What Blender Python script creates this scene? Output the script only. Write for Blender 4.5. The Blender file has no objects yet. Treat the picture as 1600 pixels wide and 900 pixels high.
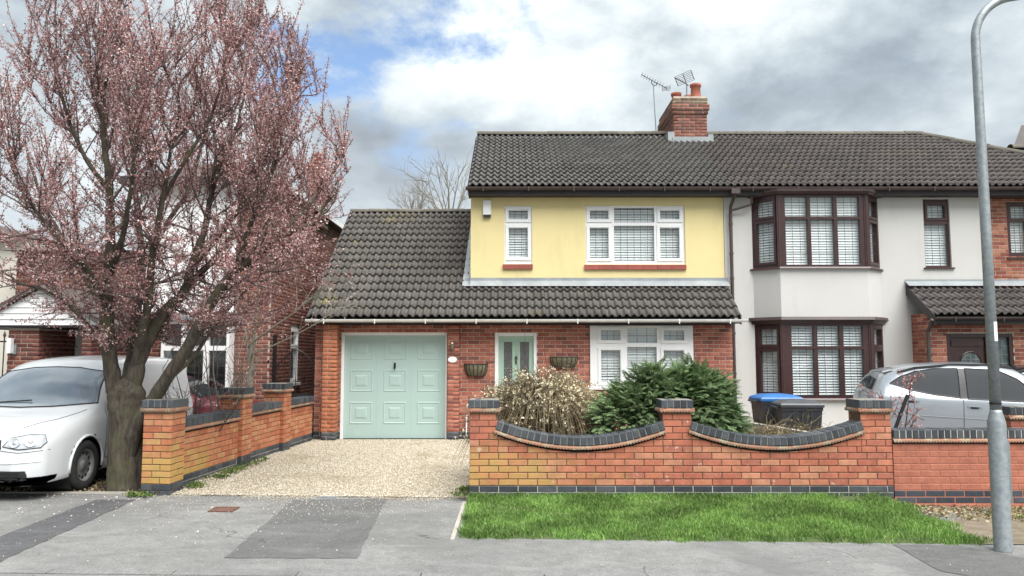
import bpy, bmesh, math, random
import numpy as np
from mathutils import Matrix, Vector
from mathutils.bvhtree import BVHTree
R = math.radians
random.seed(7)
rng = np.random.default_rng(7)
scene = bpy.context.scene
col = scene.collection

# ------------------------------------------------------------------ camera
FPX, CAM_H, TILT = 1200.0, 1.58, math.atan(106 / 1200)
cam_d = bpy.data.cameras.new('camera')
cam_d.sensor_fit = 'HORIZONTAL'
cam_d.sensor_width = 36.0
cam_d.lens = 36.0 * FPX / 1600.0
cam_d.clip_start, cam_d.clip_end = 0.05, 3000
cam = bpy.data.objects.new('camera', cam_d)
cam.location = (0, 0, CAM_H)
cam.rotation_euler = (R(90) + TILT, 0, 0)
col.objects.link(cam)
scene.camera = cam
# ------------------------------------------------------------------ sun, sky, exposure
SUN_EL, SUN_AZ = 60.0, 146.0          # azimuth clockwise from +Y: behind the camera, to the right
sd = bpy.data.lights.new('sun', 'SUN')
sd.energy, sd.angle, sd.color = 1.5, R(58), (1.0, 0.985, 0.955)
sun = bpy.data.objects.new('sun', sd)
el, az = R(SUN_EL), R(SUN_AZ)
sdir = Vector((math.sin(az) * math.cos(el), math.cos(az) * math.cos(el), math.sin(el)))
sun.rotation_euler = (-sdir).to_track_quat('-Z', 'Y').to_euler()
col.objects.link(sun)
scene.view_settings.view_transform = 'Standard'
scene.view_settings.look = 'None'
scene.view_settings.gamma = 1.0
scene.view_settings.use_curve_mapping = False
scene.view_settings.exposure = 2.40
try:
    scene.cycles.max_bounces = 8
    scene.cycles.transparent_max_bounces = 16
    scene.cycles.use_denoising = True
except Exception:
    pass

class NT:
    """small node-tree writer"""
    def __init__(s, tree):
        s.t = tree; s.n = tree.nodes; s.l = tree.links
    def add(s, typ, **kw):
        nd = s.n.new(typ)
        for k, v in kw.items(): setattr(nd, k, v)
        return nd
    def put(s, sock, v):
        if hasattr(v, 'links') or isinstance(v, bpy.types.NodeSocket): s.l.new(v, sock)
        elif v is not None:
            if sock.type == 'RGBA' and len(v) == 3: v = (*v, 1)
            sock.default_value = v
    def math(s, op, a, b=None, c=None, clamp=False):
        nd = s.add('ShaderNodeMath', operation=op, use_clamp=clamp)
        for i, v in enumerate((a, b, c)):
            if v is not None: s.put(nd.inputs[i], v)
        return nd.outputs[0]
    def vmath(s, op, a, b=None, scale=None):
        nd = s.add('ShaderNodeVectorMath', operation=op)
        s.put(nd.inputs[0], a)
        if b is not None: s.put(nd.inputs[1], b)
        if scale is not None: s.put(nd.inputs['Scale'], scale)
        return nd.outputs['Value'] if op in ('DOT_PRODUCT', 'LENGTH', 'DISTANCE') else nd.outputs[0]
    def noise(s, vec, scale, detail=4, rough=0.55, dist=0.0):
        nd = s.add('ShaderNodeTexNoise')
        if vec is not None: s.l.new(vec, nd.inputs['Vector'])
        nd.inputs['Scale'].default_value = scale
        nd.inputs['Detail'].default_value = detail
        nd.inputs['Roughness'].default_value = rough
        nd.inputs['Distortion'].default_value = dist
        return nd.outputs[0]
    def step(s, v, a, b, lo=0.0, hi=1.0):
        nd = s.add('ShaderNodeMapRange', interpolation_type='SMOOTHSTEP')
        s.put(nd.inputs[0], v)
        for i, x in enumerate((a, b, lo, hi)): nd.inputs[i + 1].default_value = x
        return nd.outputs[0]
    def mix(s, f, a, b, mode='MIX'):
        nd = s.add('ShaderNodeMix', data_type='RGBA', blend_type=mode)
        s.put(nd.inputs[0], f); s.put(nd.inputs[6], a); s.put(nd.inputs[7], b)
        return nd.outputs[2]
    def sep(s, v):
        nd = s.add('ShaderNodeSeparateXYZ'); s.l.new(v, nd.inputs[0]); return nd.outputs
    def comb(s, x, y, z):
        nd = s.add('ShaderNodeCombineXYZ')
        for i, v in enumerate((x, y, z)): s.put(nd.inputs[i], v)
        return nd.outputs[0]

world = bpy.data.worlds.new('World'); scene.world = world; world.use_nodes = True
w = NT(world.node_tree)
for nd in list(w.n): w.n.remove(nd)
wout = w.add('ShaderNodeOutputWorld'); bg = w.add('ShaderNodeBackground')
w.l.new(bg.outputs[0], wout.inputs[0])
sky = w.add('ShaderNodeTexSky', sky_type='NISHITA')
sky.sun_disc = False; sky.sun_elevation = el; sky.sun_rotation = az
sky.air_density, sky.dust_density, sky.ozone_density = 1.0, 0.6, 1.5
tc = w.add('ShaderNodeTexCoord').outputs['Generated']
dx, dy, dz = w.sep(tc)
den = w.math('ADD', w.math('MAXIMUM', dz, 0.0), 0.48)
pl = w.comb(w.math('DIVIDE', dx, den), w.math('DIVIDE', dy, den), w.math('MULTIPLY', dz, 0.6))
SKY_A, SKY_B, SKY_C = (14.39, 0.61, 0.0), (-15.46, -15.18, 2.0), (-7.64, 15.02, 0.0)
pl2 = w.vmath('ADD', pl, SKY_A)
nb = w.noise(pl2, 2.1, 10, 0.54, 0.15)
nb2 = w.noise(w.vmath('ADD', pl, SKY_B), 5.5, 8, 0.60, 0.2)
nf = w.math('ADD', w.math('MULTIPLY', nb, 0.74), w.math('MULTIPLY', nb2, 0.26))
rp = w.add('ShaderNodeValToRGB'); w.l.new(nf, rp.inputs[0])
e = rp.color_ramp.elements
e[0].position, e[0].color = 0.37, (0.075, 0.092, 0.115, 1)
e[1].position, e[1].color = 0.62, (0.41, 0.435, 0.44, 1)
k = e.new(0.44); k.color = (0.130, 0.155, 0.182, 1)
k = e.new(0.52); k.color = (0.235, 0.265, 0.282, 1)
# gaps in the cloud where the clear sky shows
gap = w.noise(w.vmath('ADD', pl, SKY_C), 2.6, 7, 0.6, 0.2)
d0 = Vector((-0.115, 0.96, 0.435)).normalized()
near0 = w.step(w.vmath('DOT_PRODUCT', tc, tuple(d0)), 0.962, 1.0)
gapm = w.step(w.math('ADD', gap, w.math('MULTIPLY', near0, 0.135)), 0.59, 0.72)
gapm = w.math('MULTIPLY', gapm, w.step(dz, 0.16, 0.34))
skyc = w.vmath('SCALE', sky.outputs[0], scale=0.075)
hazy = w.mix(w.step(dz, 0.46, 0.10, 0.0, 0.5), rp.outputs[0], (0.31, 0.335, 0.345))
mixc = w.mix(gapm, hazy, skyc)
w.l.new(mixc, bg.inputs[0])
bg.inputs[1].default_value = 0.56

# ------------------------------------------------------------------ layout helpers (photo pixel + distance -> metres)
cT, sT = math.cos(TILT), math.sin(TILT)
def ray(px, py):
    u = (px - 800) / FPX; v = (450 - py) / FPX
    return Vector((u, cT - v * sT, sT + v * cT))
def at(px, py, Y):
    d = ray(px, py); t = Y / d.y
    return Vector((d.x * t, Y, CAM_H + d.z * t))
def gnd(px, py, z=0.0):
    d = ray(px, py); t = (z - CAM_H) / d.z
    return Vector((d.x * t, d.y * t, z))
def rect(p, Y):
    a = at(p[0], (p[1] + p[3]) / 2, Y); b = at(p[2], (p[1] + p[3]) / 2, Y)
    mx = (p[0] + p[2]) / 2
    return (a.x, b.x, at(mx, p[3], Y).z, at(mx, p[1], Y).z)

# ------------------------------------------------------------------ object helpers
I4 = Matrix.Identity(4)
WM = {}
def link(name, data, mat=None, parent=None, M=None, kind=None, label=None):
    o = bpy.data.objects.new(name, data)
    M = I4 if M is None else M
    o.matrix_basis = M
    WM[o] = M
    if parent is not None:
        o.parent = parent
        o.matrix_parent_inverse = WM[parent].inverted()
    if mat is not None and data is not None and not data.materials: data.materials.append(mat)
    if kind: o['kind'] = kind
    if label: o['label'] = label
    col.objects.link(o)
    return o
def thing(name, label, cat, loc=(0, 0, 0), group=None):
    o = link(name, None, M=Matrix.Translation(Vector(loc)))
    o.empty_display_size = 0.2
    o['label'] = label; o['category'] = cat
    if group: o['group'] = group
    return o
def tag(o, label, cat, group=None):
    o['label'] = label; o['category'] = cat
    if group: o['group'] = group
    return o

class MB:
    def __init__(s): s.v = []; s.f = []; s.sm = False
    def add(s, vs, fs, M=None):
        b = len(s.v)
        s.v += [tuple(M @ Vector(p)) if M is not None else tuple(p) for p in vs]
        s.f += [tuple(i + b for i in f) for f in fs]
        return s
    def box(s, x0, x1, y0, y1, z0, z1, M=None):
        return s.add([(x0, y0, z0), (x1, y0, z0), (x1, y1, z0), (x0, y1, z0), (x0, y0, z1), (x1, y0, z1), (x1, y1, z1), (x0, y1, z1)],
                     [(0, 3, 2, 1), (4, 5, 6, 7), (0, 1, 5, 4), (1, 2, 6, 5), (2, 3, 7, 6), (3, 0, 4, 7)], M)
    def prism(s, poly, y0, y1, M=None):
        """poly in (x,z), counter-clockwise seen from -y; extruded along y"""
        n = len(poly)
        return s.add([(x, y0, z) for x, z in poly] + [(x, y1, z) for x, z in poly],
                     [tuple(range(n)), tuple(range(2 * n - 1, n - 1, -1))] + [(i, i + n, (i + 1) % n + n, (i + 1) % n)[::-1][::-1] for i in range(n)], M)
    def tube(s, pts, rad, n=8, cap=True, M=None):
        pts = [Vector(p) for p in pts]
        if not hasattr(rad, '__len__'): rad = [rad] * len(pts)
        vs, fs = [], []
        prev = None
        for i, p in enumerate(pts):
            d = (pts[min(i + 1, len(pts) - 1)] - pts[max(i - 1, 0)])
            if d.length < 1e-9: d = Vector((0, 0, 1))
            d.normalize()
            if prev is None:
                a = Vector((0, 0, 1)) if abs(d.z) < 0.9 else Vector((1, 0, 0))
                x = d.cross(a).normalized()
            else:
                x = (prev - d * prev.dot(d))
                x = x.normalized() if x.length > 1e-6 else d.orthogonal().normalized()
            prev = x; y = d.cross(x)
            for k in range(n):
                t = 2 * math.pi * k / n
                vs.append(p + (x * math.cos(t) + y * math.sin(t)) * rad[i])
        for i in range(len(pts) - 1):
            for k in range(n):
                k2 = (k + 1) % n
                fs.append((i * n + k, i * n + k2, (i + 1) * n + k2, (i + 1) * n + k))
        if cap and n > 2:
            fs.append(tuple(range(n))[::-1]); fs.append(tuple(range((len(pts) - 1) * n, len(pts) * n)))
        return s.add(vs, fs, M)
    def lathe(s, prof, n=16, M=None, cap=True):
        """prof list of (r,z)"""
        vs, fs = [], []
        for r, z in prof:
            for k in range(n):
                t = 2 * math.pi * k / n
                vs.append((r * math.cos(t), r * math.sin(t), z))
        for i in range(len(prof) - 1):
            for k in range(n):
                k2 = (k + 1) % n
                fs.append((i * n + k, i * n + k2, (i + 1) * n + k2, (i + 1) * n + k))
        if cap:
            fs.append(tuple(range(n))[::-1]); fs.append(tuple(range((len(prof) - 1) * n, len(prof) * n)))
        return s.add(vs, fs, M)
    def mesh(s, name='mesh', smooth=False):
        me = bpy.data.meshes.new(name)
        me.from_pydata(s.v, [], s.f); me.update()
        if smooth: me.polygons.foreach_set('use_smooth', [True] * len(me.polygons))
        return me
    def build(s, name, mat, parent=None, kind=None, smooth=False, M=None, label=None):
        return link(name, s.mesh(name, smooth), mat, parent, M, kind, label)

def np_mesh(name, verts, faces, k, smooth=False):
    """verts (n,3) array, faces (m,k) array"""
    me = bpy.data.meshes.new(name)
    nv, nf = len(verts), len(faces)
    me.vertices.add(nv); me.vertices.foreach_set('co', np.ascontiguousarray(verts, dtype=np.float32).ravel())
    me.loops.add(nf * k); me.loops.foreach_set('vertex_index', np.ascontiguousarray(faces, dtype=np.int32).ravel())
    me.polygons.add(nf)
    me.polygons.foreach_set('loop_start', np.arange(0, nf * k, k, dtype=np.int32))
    try: me.polygons.foreach_set('loop_total', np.full(nf, k, dtype=np.int32))
    except Exception: pass
    if smooth: me.polygons.foreach_set('use_smooth', np.ones(nf, dtype=bool))
    me.update(calc_edges=True); me.validate()
    return me

# ------------------------------------------------------------------ materials
def new_mat(name):
    m = bpy.data.materials.new(name); m.use_nodes = True
    t = NT(m.node_tree)
    return m, t, t.n['Principled BSDF']
def pos(t): return t.add('ShaderNodeNewGeometry').outputs['Position']
def rand(t):
    g = t.add('ShaderNodeNewGeometry').outputs['Random Per Island']
    o = t.add('ShaderNodeObjectInfo').outputs['Random']
    return t.math('FRACT', t.math('ADD', g, o))
def pm(name, c1, c2=None, scale=6.0, rough=0.7, bump=0.0, bscale=60.0, rnd=0.0, metal=0.0, spec=0.5, coat=0.0, dirt=None, detail=5):
    m, t, b = new_mat(name)
    c2 = c2 or tuple(x * 0.8 for x in c1)
    p = pos(t)
    f = t.step(t.noise(p, scale, detail), 0.3, 0.7)
    c = t.mix(f, c1, c2)
    if dirt:   # (colour, scale, threshold, amount[, vertical stretch])
        dn = t.step(t.noise(t.vmath('MULTIPLY', p, (1, 1, dirt[4] if len(dirt) > 4 else 1.0)), dirt[1], 6, 0.65), dirt[2], dirt[2] + 0.12)
        c = t.mix(t.math('MULTIPLY', dn, dirt[3] if len(dirt) > 3 else 0.7), c, dirt[0])
    if rnd:
        v = t.math('ADD', 1 - rnd, t.math('MULTIPLY', rand(t), 2 * rnd))
        c = t.vmath('SCALE', c, scale=v)
    t.put(b.inputs['Base Color'], c)
    b.inputs['Roughness'].default_value = rough
    b.inputs['Metallic'].default_value = metal
    b.inputs['Specular IOR Level'].default_value = spec
    b.inputs['Coat Weight'].default_value = coat
    b.inputs['Coat Roughness'].default_value = 0.05
    if bump:
        bn = t.add('ShaderNodeBump'); bn.inputs['Strength'].default_value = bump; bn.inputs['Distance'].default_value = 0.01
        t.l.new(t.noise(p, bscale, 6, 0.6), bn.inputs['Height'])
        t.l.new(bn.outputs[0], b.inputs['Normal'])
    return m

def brick_mat(name, cols, algae=0.0, ax=0.0, ay=None, white=0.0, rough=0.85):
    """cols: list of brick colours picked at random per brick; algae: ochre-green growth, strongest low down and near x=ax"""
    m, t, b = new_mat(name)
    p = pos(t); r = rand(t)
    rp = t.add('ShaderNodeValToRGB'); t.l.new(r, rp.inputs[0])
    rp.color_ramp.interpolation = 'CONSTANT'
    e = rp.color_ramp.elements
    for i, cc in enumerate(cols):
        x = e[i] if i < 2 else e.new(i / len(cols))
        x.position = i / len(cols); x.color = (*cc, 1)
    n = t.noise(p, 9, 6, 0.65)
    c = t.mix(t.step(n, 0.3, 0.75), rp.outputs[0], t.vmath('SCALE', rp.outputs[0], scale=0.68))
    fine = t.noise(p, 130, 4, 0.7)
    c = t.vmath('SCALE', c, scale=t.step(fine, 0.2, 0.8, 0.86, 1.14))
    if algae:
        x, y, z = t.sep(p)
        lo = t.step(z, 0.85, 0.1)
        side = t.step(x, ax + 2.6, ax - 0.4) if ay is None else t.step(y, ay + 2.4, ay)
        am = t.math('MULTIPLY', lo, side)
        am = t.math('ADD', am, t.math('MULTIPLY', t.math('SUBTRACT', t.noise(p, 2.2, 5, 0.6), 0.5), 1.5))
        am = t.math('ADD', am, t.math('MULTIPLY', t.math('SUBTRACT', r, 0.5), 0.42))
        am = t.math('MULTIPLY', t.step(am, 0.30, 0.95), algae)
        ac = t.mix(t.step(n, 0.4, 0.6), (0.50, 0.29, 0.10), (0.42, 0.31, 0.09))
        c = t.mix(am, c, ac)
    if white:
        wn = t.step(t.math('ADD', t.noise(p, 14, 5, 0.7), t.math('MULTIPLY', r, 0.16)), 0.74, 0.82)
        c = t.mix(t.math('MULTIPLY', wn, white), c, (0.62, 0.5, 0.44))
    t.put(b.inputs['Base Color'], c)
    b.inputs['Roughness'].default_value = rough
    b.inputs['Specular IOR Level'].default_value = 0.25
    bn = t.add('ShaderNodeBump'); bn.inputs['Strength'].default_value = 0.5; bn.inputs['Distance'].default_value = 0.004
    t.l.new(t.noise(p, 90, 6, 0.7), bn.inputs['Height']); t.l.new(bn.outputs[0], b.inputs['Normal'])
    return m

def tile_mat(name, c1, c2, spots=0.6, moss=0.0):
    m, t, b = new_mat(name)
    p = pos(t); r = rand(t)
    c = t.mix(t.step(t.noise(p, 5, 6, 0.65), 0.3, 0.7), c1, c2)
    c = t.vmath('SCALE', c, scale=t.math('ADD', 0.86, t.math('MULTIPLY', r, 0.28)))
    c = t.vmath('SCALE', c, scale=t.step(t.noise(p, 75, 4, 0.7), 0.25, 0.75, 0.82, 1.2))
    ln = t.step(t.noise(p, 30, 3, 0.5), 0.66, 0.74)
    ln = t.math('MULTIPLY', ln, t.step(t.noise(p, 1.7, 3, 0.5), 0.42, 0.62))
    c = t.mix(t.math('MULTIPLY', ln, spots), c, (0.42, 0.40, 0.36))
    if moss:
        mn = t.math('MULTIPLY', t.step(t.noise(p, 0.9, 4, 0.6), 0.60, 0.72), t.step(t.noise(p, 11, 4, 0.6), 0.42, 0.6))
        c = t.mix(t.math('MULTIPLY', mn, moss), c, (0.20, 0.17, 0.05))
    t.put(b.inputs['Base Color'], c)
    b.inputs['Roughness'].default_value = 0.75
    b.inputs['Specular IOR Level'].default_value = 0.3
    bn = t.add('ShaderNodeBump'); bn.inputs['Strength'].default_value = 0.45; bn.inputs['Distance'].default_value = 0.006
    t.l.new(t.noise(p, 55, 5, 0.7), bn.inputs['Height']); t.l.new(bn.outputs[0], b.inputs['Normal'])
    return m

def glass_mat(name, tint=(0.93, 0.96, 0.96), refl=1.0, rough=0.015):
    m, t, b = new_mat(name)
    t.n.remove(b)
    out = t.n['Material Output']
    tr = t.add('ShaderNodeBsdfTransparent'); t.put(tr.inputs[0], tint)
    gl = t.add('ShaderNodeBsdfGlossy'); gl.inputs['Roughness'].default_value = rough
    lw = t.add('ShaderNodeLayerWeight'); lw.inputs[0].default_value = 0.5      # Facing = 1-|cos|, the same from both sides
    f = t.math('MULTIPLY_ADD', t.math('POWER', lw.outputs['Facing'], 4.0), 0.90 * refl, 0.085 * refl, clamp=True)
    mx = t.add('ShaderNodeMixShader'); t.l.new(f, mx.inputs[0]); t.l.new(tr.outputs[0], mx.inputs[1]); t.l.new(gl.outputs[0], mx.inputs[2])
    bn = t.add('ShaderNodeBump'); bn.inputs['Strength'].default_value = 0.05; bn.inputs['Distance'].default_value = 0.05
    t.l.new(t.noise(pos(t), 2.5, 2), bn.inputs['Height']); t.l.new(bn.outputs[0], gl.inputs['Normal'])
    t.l.new(mx.outputs[0], out.inputs[0])
    return m

def leaf_mat(name, cols, trans=0.25, rough=0.6, rndv=0.35):
    m, t, b = new_mat(name)
    g = t.add('ShaderNodeNewGeometry').outputs['Random Per Island']
    rp = t.add('ShaderNodeValToRGB'); t.l.new(g, rp.inputs[0])
    e = rp.color_ramp.elements
    for i, cc in enumerate(cols):
        x = e[i] if i < 2 else e.new(0.5)
        x.position = i / max(1, len(cols) - 1); x.color = (*cc, 1)
    c = t.vmath('SCALE', rp.outputs[0], scale=t.step(t.noise(pos(t), 1.6, 4), 0.3, 0.7, 1 - rndv, 1 + rndv))
    t.put(b.inputs['Base Color'], c)
    b.inputs['Roughness'].default_value = rough
    b.inputs['Specular IOR Level'].default_value = 0.3
    if trans:
        tl = t.add('ShaderNodeBsdfTranslucent'); t.l.new(c, tl.inputs[0])
        mx = t.add('ShaderNodeMixShader'); mx.inputs[0].default_value = trans
        t.l.new(b.outputs[0], mx.inputs[1]); t.l.new(tl.outputs[0], mx.inputs[2])
        t.l.new(mx.outputs[0], t.n['Material Output'].inputs[0])
    return m

M = {}
M['brick_house'] = brick_mat('house brick', [(0.35, 0.12, 0.085), (0.41, 0.155, 0.105), (0.29, 0.10, 0.075), (0.45, 0.18, 0.125), (0.37, 0.13, 0.09), (0.24, 0.095, 0.075)])
M['brick_pale'] = brick_mat('pale red brick', [(0.40, 0.16, 0.10), (0.33, 0.11, 0.075), (0.46, 0.20, 0.13), (0.27, 0.085, 0.06)])
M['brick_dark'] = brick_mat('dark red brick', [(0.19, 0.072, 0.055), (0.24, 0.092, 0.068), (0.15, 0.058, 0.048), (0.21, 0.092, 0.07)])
M['brick_chim'] = brick_mat('chimney brick', [(0.27, 0.115, 0.085), (0.31, 0.14, 0.105), (0.22, 0.09, 0.07), (0.19, 0.10, 0.085)])
M['brick_garden'] = brick_mat('garden wall brick', [(0.49, 0.175, 0.105), (0.53, 0.205, 0.125), (0.45, 0.15, 0.095), (0.54, 0.245, 0.15), (0.47, 0.165, 0.105), (0.42, 0.15, 0.10)], algae=0.72, ax=-0.1, white=0.7)
M['brick_drive'] = brick_mat('drive wall brick', [(0.50, 0.185, 0.095), (0.53, 0.22, 0.115), (0.44, 0.15, 0.08), (0.52, 0.25, 0.13)], algae=0.8, ay=9.3, white=0.4)
M['brick_pier'] = brick_mat('orange pier brick', [(0.42, 0.15, 0.08), (0.46, 0.17, 0.085), (0.38, 0.13, 0.07)])
M['brick_paint'] = brick_mat('painted red brick', [(0.43, 0.16, 0.105), (0.44, 0.165, 0.108), (0.415, 0.152, 0.10)], rough=0.6)
M['brick_blue'] = brick_mat('blue engineering brick', [(0.058, 0.066, 0.078), (0.075, 0.084, 0.097), (0.05, 0.056, 0.067), (0.09, 0.098, 0.108)], rough=0.5)
M['creasing'] = pm('clay creasing tile', (0.30, 0.14, 0.085), (0.20, 0.13, 0.09), 14, 0.9, 0.6, 70, rnd=0.2, dirt=((0.30, 0.27, 0.19), 7, 0.5, 0.8))
M['mortar'] = pm('mortar', (0.54, 0.47, 0.40), (0.42, 0.35, 0.29), 12, 0.95, 0.4, 150)
M['mortar_dk'] = pm('weathered garden mortar', (0.17, 0.10, 0.065), (0.11, 0.07, 0.045), 10, 0.95, 0.5, 120)
M['mortar_paint'] = pm('painted mortar', (0.41, 0.15, 0.098), (0.39, 0.14, 0.092), 10, 0.7, 0.3, 120)
M['mortar_grey'] = pm('grey coping mortar', (0.24, 0.225, 0.195), (0.16, 0.15, 0.13), 10, 0.95, 0.5, 120)
M['mortar_pale'] = pm('pale mortar', (0.52, 0.48, 0.40), (0.40, 0.37, 0.31), 10, 0.95, 0.5, 120)
M['yellow'] = pm('yellow render', (0.73, 0.615, 0.315), (0.70, 0.59, 0.30), 1.6, 0.85, 0.35, 260, dirt=((0.64, 0.545, 0.275), 3.4, 0.54, 0.5, 0.28))
M['white_render'] = pm('off white render', (0.545, 0.53, 0.51), (0.52, 0.505, 0.485), 1.4, 0.88, 0.35, 240, dirt=((0.49, 0.475, 0.445), 3.0, 0.54, 0.55, 0.25))
M['cream'] = pm('cream render', (0.68, 0.64, 0.56), (0.62, 0.58, 0.51), 2, 0.88, 0.3, 220)
M['upvc'] = pm('white plastic', (0.80, 0.80, 0.79), (0.76, 0.76, 0.755), 3, 0.32, dirt=((0.62, 0.62, 0.59), 5, 0.62, 0.4))
M['gutter_white'] = pm('white gutter plastic', (0.78, 0.78, 0.76), (0.66, 0.66, 0.63), 4, 0.35, dirt=((0.45, 0.44, 0.40), 6, 0.60, 0.6))
M['brown'] = pm('brown plastic', (0.060, 0.026, 0.024), (0.045, 0.021, 0.020), 5, 0.36)
M['brown_gutter'] = pm('weathered brown gutter', (0.075, 0.052, 0.048), (0.052, 0.036, 0.034), 5, 0.5)
M['fascia'] = pm('dark fascia', (0.035, 0.027, 0.030), (0.026, 0.02, 0.024), 5, 0.55)
M['rosewood'] = pm('rosewood plastic', (0.050, 0.022, 0.021), (0.038, 0.017, 0.017), 9, 0.33)
M['lead'] = pm('lead flashing', (0.24, 0.26, 0.275), (0.32, 0.34, 0.35), 4, 0.55, 0.3, 30, metal=0.2, dirt=((0.50, 0.49, 0.46), 7, 0.62, 0.7))
M['lead_strip'] = pm('lead came', (0.075, 0.08, 0.085), None, 9, 0.6)
M['tile'] = tile_mat('grey brown roof tile', (0.098, 0.088, 0.080), (0.072, 0.065, 0.059), 0.55, 0.8)
M['tile_main'] = tile_mat('grey roof tile', (0.100, 0.095, 0.089), (0.074, 0.070, 0.066), 0.35, 0.4)
M['tile_brown'] = tile_mat('brown roof tile', (0.100, 0.086, 0.080), (0.070, 0.060, 0.057), 0.75, 0.25)
M['ridge'] = tile_mat('mossy ridge tile', (0.115, 0.10, 0.08), (0.085, 0.08, 0.065), 0.6, 1.0)
M['felt'] = pm('roof underlay', (0.03, 0.03, 0.03), None, 5, 0.9)
M['sage'] = pm('sage green paint', (0.375, 0.50, 0.47), (0.36, 0.48, 0.455), 1.2, 0.38, dirt=((0.44, 0.56, 0.49), 2.6, 0.60, 0.35))
M['sage_door'] = pm('sage door', (0.36, 0.50, 0.41), (0.34, 0.48, 0.39), 2, 0.35)
M['black'] = pm('black paint', (0.012, 0.012, 0.013), None, 5, 0.4)
M['iron'] = pm('black iron', (0.015, 0.015, 0.016), (0.03, 0.022, 0.018), 20, 0.5)
M['terracotta'] = pm('terracotta', (0.34, 0.105, 0.065), (0.26, 0.08, 0.055), 8, 0.8, 0.3, 60)
M['red_sill'] = pm('red sill tile', (0.32, 0.075, 0.055), (0.26, 0.06, 0.045), 6, 0.6, rnd=0.12)
M['glass'] = glass_mat('window glass')
M['blind'] = pm('white blind', (0.87, 0.88, 0.87), (0.84, 0.85, 0.85), 3, 0.5)
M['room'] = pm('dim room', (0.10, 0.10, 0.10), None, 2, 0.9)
M['galv'] = pm('galvanised steel', (0.235, 0.26, 0.275), (0.32, 0.345, 0.355), 26, 0.55, 0.12, 50, metal=0.55, dirt=((0.40, 0.40, 0.38), 3, 0.58, 0.5))
# ------------------------------------------------------------------ brickwork
BL, BH, BD, JT = 0.215, 0.065, 0.1025, 0.010
def brick_mesh(name, L, Hh, D, mat, ch=0.004):
    """local x along the wall, y into the wall, z up; centred in x and z, face at y=0"""
    a, c = L / 2, Hh / 2
    vs = [(-a + ch, 0, -c + ch), (a - ch, 0, -c + ch), (a - ch, 0, c - ch), (-a + ch, 0, c - ch),
          (-a, ch, -c), (a, ch, -c), (a, ch, c), (-a, ch, c), (-a, D, -c), (a, D, -c), (a, D, c), (-a, D, c)]
    fs = [(0, 1, 2, 3), (4, 5, 1, 0), (5, 6, 2, 1), (6, 7, 3, 2), (7, 4, 0, 3), (8, 9, 5, 4), (9, 10, 6, 5), (10, 11, 7, 6), (11, 8, 4, 7), (11, 10, 9, 8)]
    me = bpy.data.meshes.new(name); me.from_pydata(vs, [], fs); me.materials.append(mat); me.update()
    return me
_bm = {}
def bmesh_for(mat, L=BL, Hh=BH, D=BD):
    key = (mat.name, round(L, 3), round(Hh, 3), round(D, 3))
    if key not in _bm: _bm[key] = brick_mesh('brick', L, Hh, D, mat)
    return _bm[key]
def frame(O, U, N):
    """matrix with x along U, y into the wall (-N), z up"""
    U = Vector(U).normalized(); Nn = Vector(N).normalized()
    m = Matrix.Identity(4)
    m.col[0][:3] = U; m.col[1][:3] = -Nn; m.col[2][:3] = (0, 0, 1); m.col[3][:3] = O
    return m
def cells(u0, u1, z0, z1, holes):
    us = sorted({u0, u1, *[min(max(h[0], u0), u1) for h in holes], *[min(max(h[1], u0), u1) for h in holes]})
    zs = sorted({z0, z1, *[min(max(h[2], z0), z1) for h in holes], *[min(max(h[3], z0), z1) for h in holes]})
    out = []
    for a, b in zip(us, us[1:]):
        for c, d in zip(zs, zs[1:]):
            mu, mz = (a + b) / 2, (c + d) / 2
            if b - a > 1e-4 and d - c > 1e-4 and not any(h[0] < mu < h[1] and h[2] < mz < h[3] for h in holes): out.append((a, b, c, d))
    return out
def course_bricks(L, z0, n, holes=(), start=0.0, bond=True, module=0.225, ch=0.075):
    """list of (u0,u1,za,zb)"""
    out = []
    for r in range(n):
        za = z0 + r * ch + JT / 2; zb = z0 + (r + 1) * ch - JT / 2
        off = start - (module / 2 if (bond and r % 2) else 0.0)
        k = math.floor(-off / module) - 1
        while off + k * module < L:
            a, b = max(0, off + k * module + JT / 2), min(L, off + (k + 1) * module - JT / 2)
            k += 1
            segs = [(a, b)] if b - a > 0.02 else []
            zm = (za + zb) / 2
            for h in holes:
                if h[2] < zm < h[3]:
                    ns = []
                    for s0, s1 in segs:
                        if h[1] <= s0 or h[0] >= s1: ns.append((s0, s1)); continue
                        if h[0] - s0 > 0.02: ns.append((s0, h[0] - 0.004))
                        if s1 - h[1] > 0.02: ns.append((h[1] + 0.004, s1))
                    segs = ns
            out += [(s0, s1, za, zb) for s0, s1 in segs]
    return out
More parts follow.
